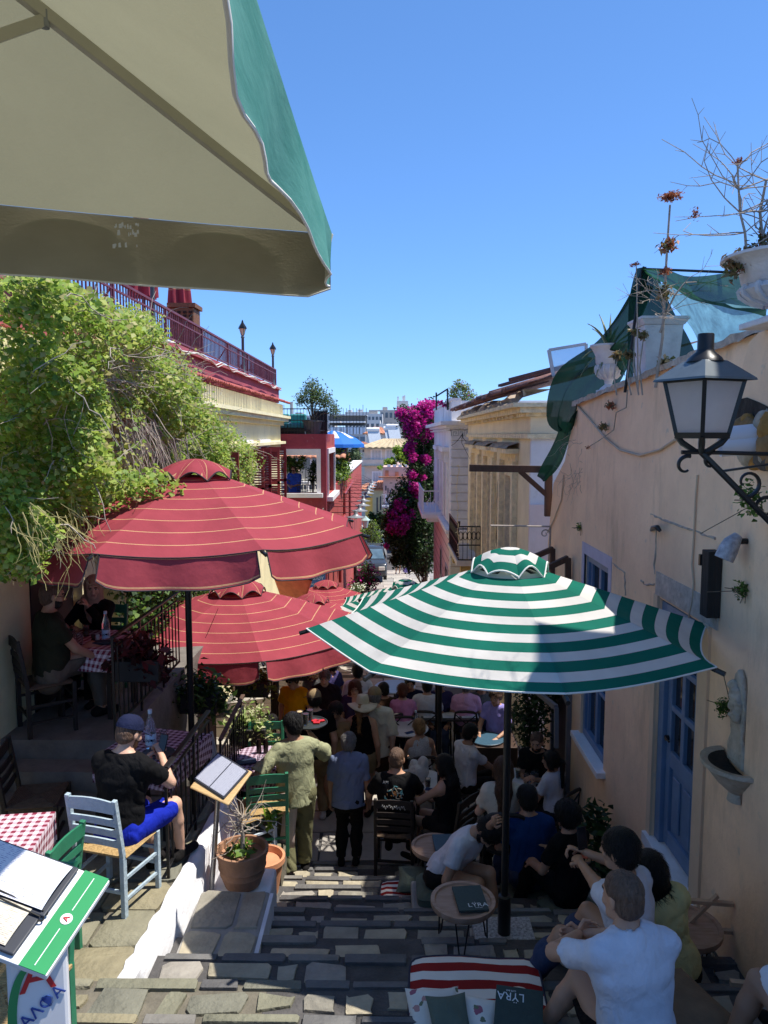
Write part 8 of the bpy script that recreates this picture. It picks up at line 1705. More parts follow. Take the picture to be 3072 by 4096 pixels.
# cushions on the steps
mt = mat_pad('red and white striped seat mat left of the man in the polo shirt',(P(1910,3990,4.2).x,4.22,gz(4.0) + .005),.80,.70,.07,-2,M_redw,4.6)
mz = gz(4.0) + .09
def RX(a,b_=0,c=0): return Matrix.Rotation(rad(c),4,'Z') @ Matrix.Rotation(rad(b_),4,'Y') @ Matrix.Rotation(rad(a),4,'X')
pillow('floral cushion on the striped mat, the left one',P(1740,4075,3.86),.30,.34,.12,RX(22,0,4),M_floral,group='floral cushions');pillow('floral cushion on the striped mat, the one between green cushion and menu',P(1905,4085,3.82),.26,.26,.11,RX(25,0,-14),M_floral,group='floral cushions');pillow('dark green square cushion between the floral cushions',P(1800,4085,3.76),.22,.28,.07,RX(24,0,8),M_gcush)
book_menu(P(2075,4060,3.78),(1,-.20,0),(.12,.9,.34),.25,.27,.02,M_mgreen,'dark green menu lettered LYRA upside down, leaning on the floral cushion','LŸRA',flip=True)
b = MB();bx = P(2085,3975,3.95);v,f = surface([ell((bx.x - .02,bx.y,bx.z),(.055,.035,.03)),ell((bx.x + .06,bx.y - .01,bx.z - .005),(.04,.03,.025))],.01,.02,noise=.006,nfreq=70);o = np_mesh('cap',[(v,f,0)],CLOTH['offwhite'],None);tag(o,'crumpled white and navy cap behind the upside down menu','cap')
c2 = AT(1625,3545,0);mat_pad('red and white striped seat mat under the grey green pillow',(P(1650,3545,7.0).x,7.0,gz(7.0) + .005),.62,.40,.07,-2,M_redw,4.6);pillow('flat grey green pillow on the farther striped mat',P(1672,3520,6.95) ,.40,.34,.13,RX(10,0,-5),M_gcush)
c3 = P(1000,3500,6.72);M_kil = stripe_mat('kilim_stripe',[(0,lin(200,180,182)),(.3,lin(176,150,158)),(.5,lin(196,176,178)),(.72,lin(190,92,48)),(.85,lin(170,130,110))],trans=.02,axis='X');mat_pad('kilim patterned seat cushion beside the terracotta pot',(P(1010,3500,6.55).x,6.55,gz(6.5) + .02),.34,.40,.10,-6,M_kil,1,edge=mat('rust_piping',(.40,.12,.05),.8,0))
M_cream_c = mat('cream_cushion',(.42,.38,.28),.9,.15,6,.3,60)
# plants in the shade on the left and by the wall on the right
LV_var = [leafmat('variegated_%d' % i,c,.3) for i,c in enumerate([(.40,.44,.18),(.22,.32,.07),(.52,.52,.30)])];LV_redl = [leafmat('wine_%d' % i,c,.2) for i,c in enumerate([(.09,.02,.025),(.13,.03,.03),(.05,.02,.02)])]
def hang_plant(label,c,rs,n,mats,leaf,seed,box=True,cat='plant'):
    t = thing('rail_planter',c,label,cat);c = Vector(c);b = MB();b.bb(c.x - .22,c.x + .22,c.y - .12,c.y + .12,c.z - .28,c.z - .08);b.build('trough',mat('dark_trough',(.03,.028,.026),.7),t,bevel=.01);b = MB()
    for i in range(14): vine(c + Vector((random.uniform(-.15,.15),0,-.08)),(random.gauss(0,1),random.gauss(0,1),.6),.5,.004,.15,.3)
    b_ = b;b_.build('stems',M_twig,t)['kind'] = 'stuff';leaf_mesh('foliage',clump_pts([tuple(c),tuple(c + Vector((.15,.0,-.15))),tuple(c + Vector((-.15,.05,-.12)))],rs,n,seed,.2),leaf,mats,t,.5)['kind'] = 'stuff';return t
for args in [('planter of wine red leaves on the upper terrace railing',P(555,2600,7.2),[.22,.22,.2],420,LV_redl,.12,1),('variegated ivy trailing from the railing behind the wine red planter',P(590,2700,8.6),[.25,.25,.25],700,LV_var[:2] + LV_dark,.07,2),('pale variegated ivy in a planter left of the waiter',P(995,2880,9.0),[.24,.22,.22],800,LV_var,.07,3),('variegated plant below the second red parasol near the yellow shirt',P(1185,2645,11.8),[.22,.2,.2],500,LV_var,.07,4),('trailing plant on the railing under the second red parasol',P(1010,2700,10.2),[.3,.22,.3],600,LV_var[1:2] + LV_mid,.075,5),('dark leafy planter under the second red parasol',P(800,2750,8.8),[.3,.3,.28],700,LV_dark + LV_mid[:1],.10,6)]: hang_plant(*args)
potted('potted_olive','tall slender olive shrub in a pot against the apricot wall behind the bald man',(2.0,10.6,gz(10.6)),(.2,.4),[(0,0,1.0),(.05,0,1.4),(-.1,0,1.8),(.1,.1,2.1),(-.15,.0,1.3),(.12,-.1,1.7)],[.3,.32,.33,.28,.25,.28],2600,LV_dark + LV_olive[2:],.07,40)
potted('potted_shrub','dark leafy plant low against the wall behind the woman with the ponytail',(2.12,7.4,gz(7.4)),(.15,.25),[(0,0,.45),(0,.3,.6),(0,-.3,.35)],[.2,.22,.2],600,LV_dark,.09,41)
t = thing('cafe_door',(WX,10.4,gz(10.4)),'dark open doorway with a grey frame behind the bald man','door');part(t,'frame',mat('grey_door_frame',(.16,.16,.17),.5),(WX - .06,WX - .002,9.75,9.83,gz(10.4),-3.0),(WX - .06,WX - .002,10.7,10.78,gz(10.4),-3.0),(WX - .06,WX - .002,9.83,10.7,-3.08,-3.0));part(t,'dark_opening',MATS['dark_doorway'],(WX - .02,WX - .004,9.83,10.7,gz(10.4),-3.08));b = MB();b.beam(P(2120,2745,10.4),P(2225,2830,9.3),.05,.06);b.beam(P(2225,2830,9.3),P(2225,2990,9.3),.05,.05);b.build('awning_arm',MATS['grey_door_frame'],t)
for i,(x,y,z) in enumerate([(2.18,5.05,gz(4.95) + .30),(2.15,4.05,gz(4.0) + .06)]):
    t = thing('slatted_stand',(x,y,z),['folded slatted wooden stand against the wall beside the blue door','slatted wooden stand leaning on the wall near the photo edge'][i],'stand')
    for k in range(2): b = MB();b.beam((x - .25,y,z + .02 + .20 * k),(x + .16,y - .05,z + .02 + .20 * k),.035,.025);b.build('slat',mat('pale_wood',(.45,.30,.19),.7,.2,10),t)
    b = MB();b.beam((x - .16,y,z),(x + .06,y - .03,z + .27),.035,.02);b.build('brace',MATS['pale_wood'],t)
# ------------------------------------------------------------------ chairs
gs = 'ladder back taverna chairs'
chair(ch_dark,(P(150,3200,6.2).x,6.2,-3.5),-80,'empty dark ladder back chair at the left on the lower terrace',gs);chair(ch_green,(P(120,3500,4.75).x,4.75,-3.5),82,'green ladder back chair by the checked table at the left edge',gs);chair(ch_green,(-1.72,3.15,gz(3.1)),170,'green chair half hidden behind the near menu stand',gs)
chair(ch_green,(P(1060,3000,9.0).x + .05,8.68,-4.35),185,'green chair on the far side of the round checked table',gs);chair(ch_green,(P(1065,3150,7.75).x,7.75,-4.35),12,'dark green chair nearest the waiter with its back to us',gs);chair(ch_pale,(P(975,3000,8.5).x - .1,8.45,-4.35),-82,'pale blue chair left of the round checked table',gs);chair(ch_pale,(P(985,3220,7.6).x,7.62,-4.35),-50,'cream seated chair next to the slanted menu stand',gs)
# ------------------------------------------------------------------ people on the left terraces
bl = Vector((P(470,3400,5.52).x,5.5,-3.5));chair(ch_blue,bl + Vector((.0,.0,0)),-16,'weathered light blue ladder back chair the man in the black cap sits on',gs)
r = -14;L = Vector((bl.x + .02,bl.y + .04,-3.5));A = person('man in black cap and blue shorts on the light blue chair with a phone',L,r,1.80,1.08,'sit',lean=8,pitch=24,yaw=-14,top=('tshirt','black'),bottom=('shorts','royal'),hair=('buzz','buzz'),hat=('cap','navy'),skin='fair',beard='brown',fine=True,seat=.47,hr=(.10,.42,.92),hl=(-.06,.40,.86),fl=(.02,.42,.0),fr=(.20,.50,.04),kr=(.3,1,.2),curl=.9)
ph = A['M'] @ Vector(A['arms'][1][1]);b = MB();b.box(None,(.075,.012,.155),0,0,Matrix.Translation(ph + Vector((.0,.05,.07))) @ Matrix.Rotation(rad(-24),4,'Z') @ Matrix.Rotation(rad(-20),4,'X'));o = b.build('phone',mat('phone_black',(.012,.012,.016),.15,0),None,bevel=.005);tag(o,'black phone held by the man in the black cap','phone')
tb = Vector((-2.12,6.62,-2.752));bottle(P(604,2985,6.55).to_tuple()[:2] + (tb.z,),'water bottle with Greek label beside the black capped man',1.15);glass(P(634,2990,6.6).to_tuple()[:2] + (tb.z,),'empty tumbler right of the bottle on the lower terrace table');glass(P(655,2985,6.7).to_tuple()[:2] + (tb.z,),'second tumbler on the lower terrace table, nearer the railing')
for (u,v,lb,r_) in [(640,3035,'dark plate on the table of the black capped man',.13),(600,3045,'small dark saucer on the table of the black capped man',.07)]: q = P(u,v,6.42);b = MB();b.lathe([(0,0),(r_ * .7,0),(r_,.014),(r_ * .97,.016),(r_ * .6,.004),(0,.004)],24,(q.x,q.y,tb.z));tag(b.build('plate',mat('dark_china',(.05,.055,.06),.3),None,40),lb,'plate')
gl = Vector((P(190,2900,7.1).x,7.1,-2.79));chair(ch_dark,gl,-52,'dark chair of the man in the green shirt on the upper terrace',gs)
person('bearded man in dark green shirt with sunglasses, legs crossed, on the upper terrace',gl + Vector((.03,.03,0)),-52,1.84,1.12,'sit',lean=2,pitch=6,top=('tshirt','darkgreen'),bottom=('trousers','greytrouser'),hair=('buzz','buzz'),skin='tan',beard='dark',glasses='sun',fine=True,seat=.47,fl=(-.02,.45,.0),fr=(.30,.62,.42),hl=(-.05,.35,.62),hr=(.12,.40,.60),curl=.6)
w1_ = Vector((P(145,2700,8.0).x,8.0,-2.79));chair(ch_green,w1_,-105,'green chair of the woman in the grey headscarf',gs);person('woman in grey headscarf, sunglasses and green top on the upper terrace',w1_,-105,1.66,1.0,'sit',lean=6,pitch=4,yaw=10,fem=True,top=('long','green'),bottom=('trousers','black'),hair=('hijab','scarf2'),skin='fair',glasses='sun',fine=True,hl=(-.10,.42,.80),hr=(.12,.36,.84))
w2_ = Vector((P(400,2700,8.12).x,8.12,-2.79));chair(ch_green,w2_,172,'green chair of the woman in the beige headscarf',gs);person('woman in beige headscarf and black top resting chin on hand at the checked table',w2_,176,1.66,1.02,'sit',lean=8,pitch=6,yaw=22,fem=True,top=('long','black'),bottom=('trousers','black'),hair=('hijab','scarf'),skin='fair',fine=True,hl=(-.03,.27,1.06),el=(-.5,.6,-.8),hr=(.22,.40,.80),curl=.9)
tz_ = -2.79 + .733
for (u,y,lb,fl_) in [(345,7.72,'iced coffee glass held by the woman in the beige headscarf',[('milk',(.62,.45,.25),.04),('coffee',(.55,.28,.08),.05)]),(212,7.62,'orange drink before the woman in the grey headscarf',[('juice',(.62,.32,.04),.08)]),(268,7.5,'tall clear tumbler on the upper table, left of its pair',None),(288,7.46,'tall clear tumbler on the upper table, right of its pair',None),(318,7.38,'clear tumbler near the cloth edge on the upper table',None)]: q = P(u,2540,y);glass((q.x,y,tz_),lb,.034,.115,fl_)
q = P(424,2540,7.55);bottle((q.x,7.55,tz_),'blue labelled glass water bottle on the upper terrace table',1.0)
for i,(u,c) in enumerate([(372,(.05,.02,.015)),(390,(.5,.48,.45))]): q = P(u,2540,7.5);b = MB();b.lathe([(.02,0),(.024,.01),(.016,.04),(.02,.06),(.017,.075),(0,.085)],12,(q.x,7.5,tz_));tag(b.build('shaker',mat('shaker_%d' % i,c,.3),None,40),['dark pepper shaker on the upper terrace table','pale salt shaker on the upper terrace table'][i],'shaker')
q = P(420,2570,7.42);b = MB();b.box((q.x,7.42,tz_ + .02),(.24,.10,.03),.3);tag(b.build('black_pouch',mat('pouch',(.02,.02,.03),.6),None,bevel=.01),'dark pouch lying at the cloth edge on the upper terrace table','pouch')
# ------------------------------------------------------------------ standing people in the middle
wl = G(1190,3500);WH = 1.86;wr = 22;tr = P(1238,2895,wl.y + .42);Wt = person('waiter in olive shirt and trousers seen from behind, carrying a round tray',Vector((wl.x,wl.y,gz(wl.y))),wr,WH,1.02,'stand',lean=3,pitch=18,yaw=16,top=('loose','olive'),bottom=('wide','olive_trouser'),hair=('short','black'),skin='olive',fine=True,shoes='dark',hr=LOC((wl.x,wl.y,gz(wl.y)),wr,tr - Vector((0,0,.10)),WH),er=(.6,-.2,-.8),hl=(-.30,.14,1.02),el=(-.7,-.6,0),fl=(-.10,-.10,.0),fr=(.12,.16,-.20),palm_r=(0,.1,1),curl=.3)
b = MB();b.lathe([(0,0),(.19,0),(.205,.02),(.198,.02),(.186,.006),(0,.006)],36,tuple(tr));o = b.build('serving_tray',mat('tray_black',(.03,.035,.035),.5,.1),None,40);tag(o,'round black serving tray held up by the waiter','tray')
for (dx,dy,lb,fl_) in [(-.11,.02,'layered iced coffee on the waiter tray',[('milk',(.55,.50,.42),.05),('coffee',(.16,.05,.015),.04),('froth',(.66,.47,.22),.025)]),(-.035,-.06,'dark iced drink at the front of the waiter tray',[('cola',(.06,.018,.01),.12)]),(.0,.06,'dark iced drink at the back of the waiter tray',[('cola',(.06,.018,.01),.12)])]: glass(tuple(tr + Vector((dx,dy,.0065))),lb,.036,.135,fl_)
for i,(dx,dy,c) in enumerate([(.08,-.01,(.5,.02,.02)),(.13,.05,(.5,.02,.03)),(.05,.05,(.45,.02,.02))]): b = MB();b.box(tuple(tr + Vector((dx,dy,.018))),(.075,.05,.016),.4 * i);tag(b.build('snack_packet',mat('red_foil',c,.35,.2,40),None,bevel=.006),['red snack packet on the waiter tray, nearest','red snack packet on the waiter tray, at its right edge','red snack packet on the waiter tray, behind the others'][i],'packet')
b = MB();M = Wt['M'];hp = Wt['hip'];rows = []
for k in range(9): f = k / 8;rows.append([M @ Vector((-.20 + .16 * j + .02 * math.sin(f * 4 + j),-.10 - .02 * j + .05 * f * (1 - j) ,hp[2] + .05 - .62 * f)) for j in (0,.35,.7,1)])
b.sheet(rows);tag(b.build('apron',mat('apron_cloth',(.52,.40,.34),.9,.12,6),None,60,solid=.006),'pale pink apron hanging from the waist of the waiter','apron')
def stand(label,u,v,H,rz,**kw): l = AT(u,v,H);return person(label,l,rz,H,pose='stand',**kw)
gl_ = G(1395,3458);bcl = person('older grey haired man in a blue checked shirt standing with his back to us',Vector((gl_.x,gl_.y,gz(gl_.y))),-2,1.60,1.02,'stand',lean=3,pitch=14,top=('shirt','checkblue'),bottom=('trousers','dark'),hair=('short','grey'),skin='olive',fine=True,hl=(-.24,.08,.72),hr=(.25,.08,.72))
cg = G(1262,3275);person('tall man in black t-shirt and patterned khaki cap, back to us',Vector((cg.x,cg.y,gz(cg.y))),6,1.86,1.08,'stand',lean=2,pitch=8,yaw=10,top=('tshirt','black'),bottom=('trousers','khaki'),hair=('short','dark'),hat=('cap','khaki'),skin='fair',shoes='shoewhite')
stand('woman in beige blouse and dark hair tied back, facing us',1345,2788,1.66,172,fem=True,pitch=14,yaw=8,top=('blouse','beige'),bottom=('skirt','beige'),hair=('bun','black'),skin='olive',fine=True,neckline=.03)
stand('woman in black tank top and wide straw sun hat, seen from behind',1445,2780,1.72,-14,fem=True,girth=1.1,pitch=6,top=('tank','black'),bottom=('shorts','khaki'),hair=('pony','blond'),hat=('sun','straw'),skin='tan');stand('man in long white shirt and beige cap seen from behind',1497,2742,1.80,-8,girth=1.12,pitch=4,yaw=12,top=('loose','offwhite'),bottom=('shorts','brown'),hair=('short','grey'),hat=('cap','khaki'),skin='fair')
stand('woman with brown bob, glasses and dark blue top, facing us',1421,2704,1.66,178,fem=True,girth=1.08,pitch=10,top=('tshirt','purple'),bottom=('trousers','denim'),hair=('bob','auburn'),skin='fair',glasses='clear',fine=True,neckline=.02);stand('person in white t-shirt with a shoulder bag, half hidden behind the woman in glasses',1432,2650,1.74,10,top=('tshirt','white'),bottom=('trousers','denim'),hair=('short','black'));stand('grey haired man in a dark patterned shirt, facing us in the sun',1300,2664,1.74,180,pitch=10,top=('shirt','darkpat'),bottom=('trousers','dark'),hair=('short','grey'),skin='fair',fine=True)
stand('man in bright yellow t-shirt with orange sunglasses',1178,2672,1.72,168,pitch=8,top=('tshirt','yellow'),bottom=('trousers','denim'),hair=('short','dark'),skin='fair',glasses='sun',fine=True,yaw=-20);stand('woman in purple top standing in the shade under the second parasol',1335,2625,1.68,60,fem=True,top=('tshirt','purple'),bottom=('trousers','dark'),hair=('bun','black'));stand('dark haired woman with sunglasses in the shade behind the grey haired man',1262,2642,1.62,180,fem=True,top=('tshirt','grey'),bottom=('trousers','dark'),hair=('long','black'),glasses='sun')
p = P(1005,2745,9.6);person('person in black leaning over the planter left of the waiter',Vector((p.x - .1,9.6,gz(9.6))),-60,1.75,1.05,'stand',lean=28,pitch=10,top=('tshirt','black'),bottom=('trousers','black'),hair=('short','black'),skin='tan')
# ------------------------------------------------------------------ seated people in the middle
def seated(label,u,v,H,rz,up,proto=ch_cross,clabel=None,seat=.46,cg_='dark bistro chairs',**kw):
    l = AT(u,v,up);a = person(label,l,rz,H,pose='sit',seat=seat,**kw)
    if proto is not None: chair(proto,l,rz,clabel or 'dark bistro chair of the ' + label[:60].lower().replace(' seated',''),cg_)
    return a
tg = seated('man in black t-shirt with a colourful printed back, seated at the marble table',1584,3004,1.78,-6,1.36,ch_dark,'dark ladder back chair of the man with the printed shirt',cg_=gs,girth=1.12,top=('tshirt','black'),bottom=('shorts','black'),hair=('buzz','buzz'),skin='tan',fine=True,pitch=10,hl=(-.2,.4,.78),hr=(.15,.45,.8))
# print on the back of that shirt: a generic patch of coloured strokes
M = tg['M'];b = MB();gr = random.Random(3);fw_,up_v,rt_ = [Vector(tg[k]) for k in ('fw','up','rt')];ctr_ = Vector(tg['ch']) - fw_ * .155 + up_v * -.02;strokes = {0: [],1: [],2: []}
pm = [mat('print_orange',(.55,.22,.05),.8,.2,30),mat('print_teal',(.12,.38,.42),.8,.2,30),mat('print_cream',(.6,.5,.36),.8,.2,30)]; 
for i in range(46): a_ = gr.uniform(0,6.28);rr_ = .10 * gr.random() ** .5;q = ctr_ + rt_ * rr_ * math.cos(a_) * 1.05 + up_v * rr_ * math.sin(a_) * 1.1;w_ = .012;d_ = gr.uniform(0,6.28);e_ = rt_ * math.cos(d_) + up_v * math.sin(d_);n_ = rt_ * -math.sin(d_) + up_v * math.cos(d_);L_ = gr.uniform(.02,.05);b.add([M @ (q - fw_ * (.002 * (i % 5)) + x) for x in (-e_ * L_ / 2,n_ * w_ / 2,e_ * L_ / 2,-n_ * w_ / 2)],[(0,1,2,3)],gr.randrange(3))
b.build('shirt_print',pm,tg['root'],solid=.004)
lettering('lettering','AM',.045,frame(M @ (ctr_ + up_v * .15 - rt_ * .10 - fw_ * .012),M.to_3x3() @ rt_,(0,0,1)),mat('chalk_print',(.5,.5,.5),.7,0),tg['root'])
q = [c for c in bpy.data.objects if c.get('label') == 'dark ladder back chair of the man with the printed shirt'][0];b = MB()      # white handwriting across the chair back
for k in range(3): b.tube([M @ Vector((-.12 + .085 * k + .08 * f,-.315,.87 + .016 * math.sin(f * 21 + k * 2) + .012 * math.sin(f * 9 + k))) for f in np.linspace(0,1,22)],.0022,4)
b.build('handwriting',MATS['chalk_print'],q)['kind'] = 'stuff'
seated('blonde woman in a patterned halter top seated with her back to us',1682,2888,1.66,8,1.28,clabel='cross backed bistro chair of the blonde woman in the halter top',fem=True,top=('halter','grey',mat('halter_print',lin(150,150,158),.8,.3,60,col2=lin(205,205,208))),bottom=('skirt','dark'),hair=('bun','blond'),skin='tan',pitch=14,yaw=10)
seated('man in white t-shirt seated sideways beside the thin parasol pole',1862,2900,1.78,-62,1.36,clabel='dark chair of the man in white seated sideways',girth=1.08,top=('tshirt','white'),bottom=('trousers','dark'),hair=('short','black'),skin='olive',pitch=16,beard='black',hl=(-.05,.5,.62),hr=(.12,.5,.62))
seated('woman with long black hair and black sleeveless top at the marble table',1797,3025,1.66,52,1.30,ch_dark,'dark ladder back chair of the woman with long black hair',cg_=gs,fem=True,top=('tank','black'),bottom=('shorts','dark'),hair=('long','black'),skin='tan',pitch=10,hl=(-.12,.5,.86),hr=(.1,.35,.7),fine=True)
seated('woman with long light brown hair seen from behind, left of the parasol pole',2015,3040,1.66,-4,1.30,clabel='dark chair of the woman with long light brown hair',fem=True,top=('tshirt','offwhite'),bottom=('trousers','dark'),hair=('long','brown'),skin='fair')
seated('man with shaved head and black t-shirt leaning on the table by the wall, facing us',2160,2905,1.80,158,1.36,clabel='dark chair of the man with the shaved head',girth=1.12,top=('tshirt','black'),bottom=('trousers','dark'),hair=('buzz','buzz'),skin='tan',beard='dark',lean=16,pitch=10,hl=(-.02,.46,.80),hr=(.06,.42,.80),fine=True)
seated('woman with black ponytail and white t-shirt seated by the wall',2222,3010,1.66,42,1.30,clabel='dark chair of the woman with the black ponytail',fem=True,top=('tshirt','white'),bottom=('trousers','leg'),hair=('pony','black'),skin='tan',yaw=20,pitch=6)
for (u,v,rz,lb,t_,hr_,sk_,fm,cl) in [(1611,2740,2,'woman in pink t-shirt with a flower print seated with her back to us',('tshirt','pink'),('bun','auburn'),'fair',True,'bistro chair of the woman in pink'),(1708,2722,-8,'dark haired person in white t-shirt seated beside the woman in pink',('tshirt','white'),('short','black'),'tan',False,'cross backed bistro chair next to the woman in pink'),(1865,2722,-6,'man in pale pink polo shirt seated with his back to us',('polo','pinkpale'),('short','grey'),'fair',False,'dark chair of the man in the pale pink polo'),(1542,2735,30,'dark haired person in the shade left of the woman in pink',('tshirt','brown'),('short','black'),'tan',False,'dark chair left of the woman in pink'),(1990,2752,150,'curly haired person in white seated behind the olive shrub',('tshirt','lavender'),('curly','brown'),'tan',False,'dark chair by the olive shrub'),(1172,2738,4,'person in white with a panama hat, back to us',('long','white'),('bob','blond'),'fair',True,'dark chair of the person in the panama hat'),(1277,2755,10,'person in blue with a white bucket hat, back to us',('tshirt','royal'),('short','grey'),'fair',False,'dark chair of the person in the bucket hat'),(1216,2778,175,'red haired girl seated in the sun facing us',('tshirt','black'),('long','auburn'),'fair',True,'dark chair of the red haired girl'),(1640,2700,180,'dark haired person at the far pale blue table',('tshirt','navy'),('short','black'),'tan',False,'dark chair at the far pale blue table'),(1760,2705,175,'person at the rear dark table, half hidden by the parasol',('tshirt','purple'),('short','black'),'tan',False,'dark chair at the rear dark table'),(1925,2710,185,'person at the rear dark table behind the man in pale pink',('tshirt','grey'),('long','brown'),'tan',True,'dark chair behind the man in pale pink')]:
    hat_ = ('panama','straw') if 'panama' in lb else ('bucket','white') if 'bucket' in lb else None;seated(lb,u,v,1.72 if 'girl' not in lb else 1.5,rz,1.33 if 'girl' not in lb else 1.2,clabel=cl,fem=fm,top=t_,bottom=('trousers','denim'),hair=hr_,skin=sk_,hat=hat_,pitch=10)
# ------------------------------------------------------------------ people sitting on the steps at the right
def onstep(label,x,y,rz,H,seat=.14,**kw):
    l = Vector((x,y,gz(y)));return l,person(label,l,rz,H,pose='sit',seat=seat,fine=True,**kw)
def cushion_under(label,l,rz,m,w=.46): return mat_pad(label,(l.x,l.y,l.z + .004),w,.42,.11,rz,m,1,name='seat_cushion',edge=M_gcush)
q = P(2118,3160,6.95);l,a = onstep('man in blue t-shirt sitting on the steps behind the parasol pole',q.x,6.95,4,1.78,.22,top=('tshirt','blue'),bottom=('trousers','denim'),hair=('short','black'),skin='tan',fl=(-.2,.5,-.18),fr=(.2,.5,-.18),pitch=14);cushion_under('cushion under the man in blue',l,4,M_gcush)
q = P(2290,3190,6.5);l,a = onstep('woman with dark curly hair in black sitting low by the wall',q.x,6.5,30,1.66,.16,fem=True,top=('tshirt','black'),bottom=('trousers','black'),hair=('curly','black'),skin='tan',fl=(-.2,.5,-.18),fr=(.2,.5,-.18),hr=(.05,.4,.45));cushion_under('cushion under the woman with dark curly hair',l,30,M_gcush)
# man leaning forward in white, one hand on the parasol pole
bx_,by_ = .46,6.55;H = 1.78;rz = -128;l = Vector((bx_,by_,gz(6.4)));gp = P(2038,3205,5.62);a = person('man in white t-shirt bending forward, one hand on the parasol pole',l,rz,H,1.05,'sit',lean=37,side=-4,pitch=38,yaw=-10,top=('tshirt','white'),bottom=('trousers','dark'),hair=('short','black'),skin='olive',beard='black',fine=True,seat=.30,hl=LOC(l,rz,gp + Vector((-.03,-.05,-.06)),H),el=(-.2,.8,-.8),hr=(.30,.25,.22),fl=(-.05,.50,-.05),fr=(.22,.46,-.05),palm_l=LOC((0,0,0),rz,(.6,.3,0),1.75),curl=1.0);cushion_under('cushion on the low block under the man bending forward',l + Vector((0,0,.14)),0,M_gcush);b = MB();b.bb(l.x - .28,l.x + .22,l.y - .22,l.y + .22,l.z,l.z + .14);tag(b.build('seat_block',M_conc,None,bevel=.02),'low stone seat block under the man bending forward','block')
# couple taking a photo
q = P(2440,3440,4.75);rz = 48;H = 1.76;l = Vector((1.44,4.25,gz(4.25)));php = P(2328,3352,4.85);l_,A2 = onstep('man in white t-shirt and jeans sitting on the steps, holding up a phone',l.x,4.25,rz,H,.14,girth=1.05,top=('tshirt','white'),bottom=('trousers','denim'),hair=('short','black'),skin='olive',lean=10,pitch=4,hr=LOC(l,rz,php + Vector((.02,-.02,-.09)),H),hl=LOC(l,rz,php + Vector((-.04,-.03,-.12)),H),fl=(-.14,.62,-.16),fr=(.22,.60,-.16),kl=(-.1,.4,1),kr=(.1,.4,1),shoes='shoewhite',curl=.9);cushion_under('mottled flat cushion under the man holding up a phone',l,rz,M_cream_c,.6)
b = MB();b.box(None,(.072,.010,.148),0,0,Matrix.Translation(php) @ Matrix.Rotation(rad(20),4,'Z') @ Matrix.Rotation(rad(-12),4,'X'));o = b.build('phone',MATS['phone_black'],None,bevel=.006);tag(o,'dark phone held up by the man sitting on the steps','phone')
wr_ = A2['M'] @ Vector(A2['arms'][1][1]);b = MB();b.lathe([(.03,-.006),(.034,0),(.03,.006)],14,tuple(wr_ + Vector((0,0,-.02))));b.build('bracelet',mat('coral',(.6,.12,.05),.6),A2['root'])
q = P(2590,3440,4.75);l,a = onstep('woman with black bob and lemon yellow blouse leaning against the man with the phone',1.74,4.5,14,1.68,.15,fem=True,girth=1.05,side=-13,tilt=-6,top=('loose','lemon'),bottom=('trousers','black'),hair=('bob','black'),skin='fair',fl=(-.15,.6,-.16),fr=(.2,.55,-.16),hl=(-.2,.45,.35),hr=(.2,.45,.35));cushion_under('striped cushion under the woman in the lemon blouse',l,14,M_cream_c)
# man in the white polo shirt, hands clasped over his knees
q = P(2560,3700,3.45);rz = 16;H = 1.78;l = Vector((1.19,3.42,gz(3.42)));l_,a = onstep('man with shaved head and white polo shirt sitting nearest to us, hands clasped',l.x,l.y,rz,H,.10,girth=1.1,top=('polo','white'),bottom=('shorts','black'),hair=('buzz','buzz'),skin='tan',lean=14,pitch=6,yaw=14,hl=(-.05,.50,.44),hr=(.0,.52,.42),el=(-1,.2,-.25),er=(1,.2,-.25),fl=(-.26,.52,-.18),fr=(.22,.52,-.18),curl=.9,palm_l=(1,-.4,.1),palm_r=(-1,-.4,.1));cushion_under('cushion under the man in the white polo shirt',l,rz,M_cream_c)
q = P(3065,3720,3.2);rz = 20;l = Vector((q.x + .34,3.12,gz(3.12)));l_,a = onstep('person in patterned white top with sunglasses, cut off by the right photo edge',l.x,l.y,rz,1.68,.14,fem=True,top=('loose','offwhite',mat('ink_print',(.55,.55,.57),.8,.5,5,col2=(.66,.66,.66))),bottom=('shorts','grey'),hair=('bun','dark'),skin='olive',glasses='sun',pitch=2,hl=(-.14,.22,.70),hr=(.12,.25,.72),el=(-.3,.3,-1),er=(.3,.3,-1),fl=(-.2,.5,-.18),fr=(.2,.5,-.18));cushion_under('cushion under the person at the right photo edge',l,rz,M_cream_c)
pillow('brown round cushion on the ground between the polo man and the wall',(1.45,3.75,gz(3.8) + .10),.62,.55,.2,RX(0,0,20),mat('tan_cushion',(.20,.13,.075),.9,.2,6,.3,60));pillow('olive flat cushion behind the woman in the lemon blouse',(1.75,4.45,gz(4.41) + .08),.5,.4,.12,RX(0,0,10),M_gcush)
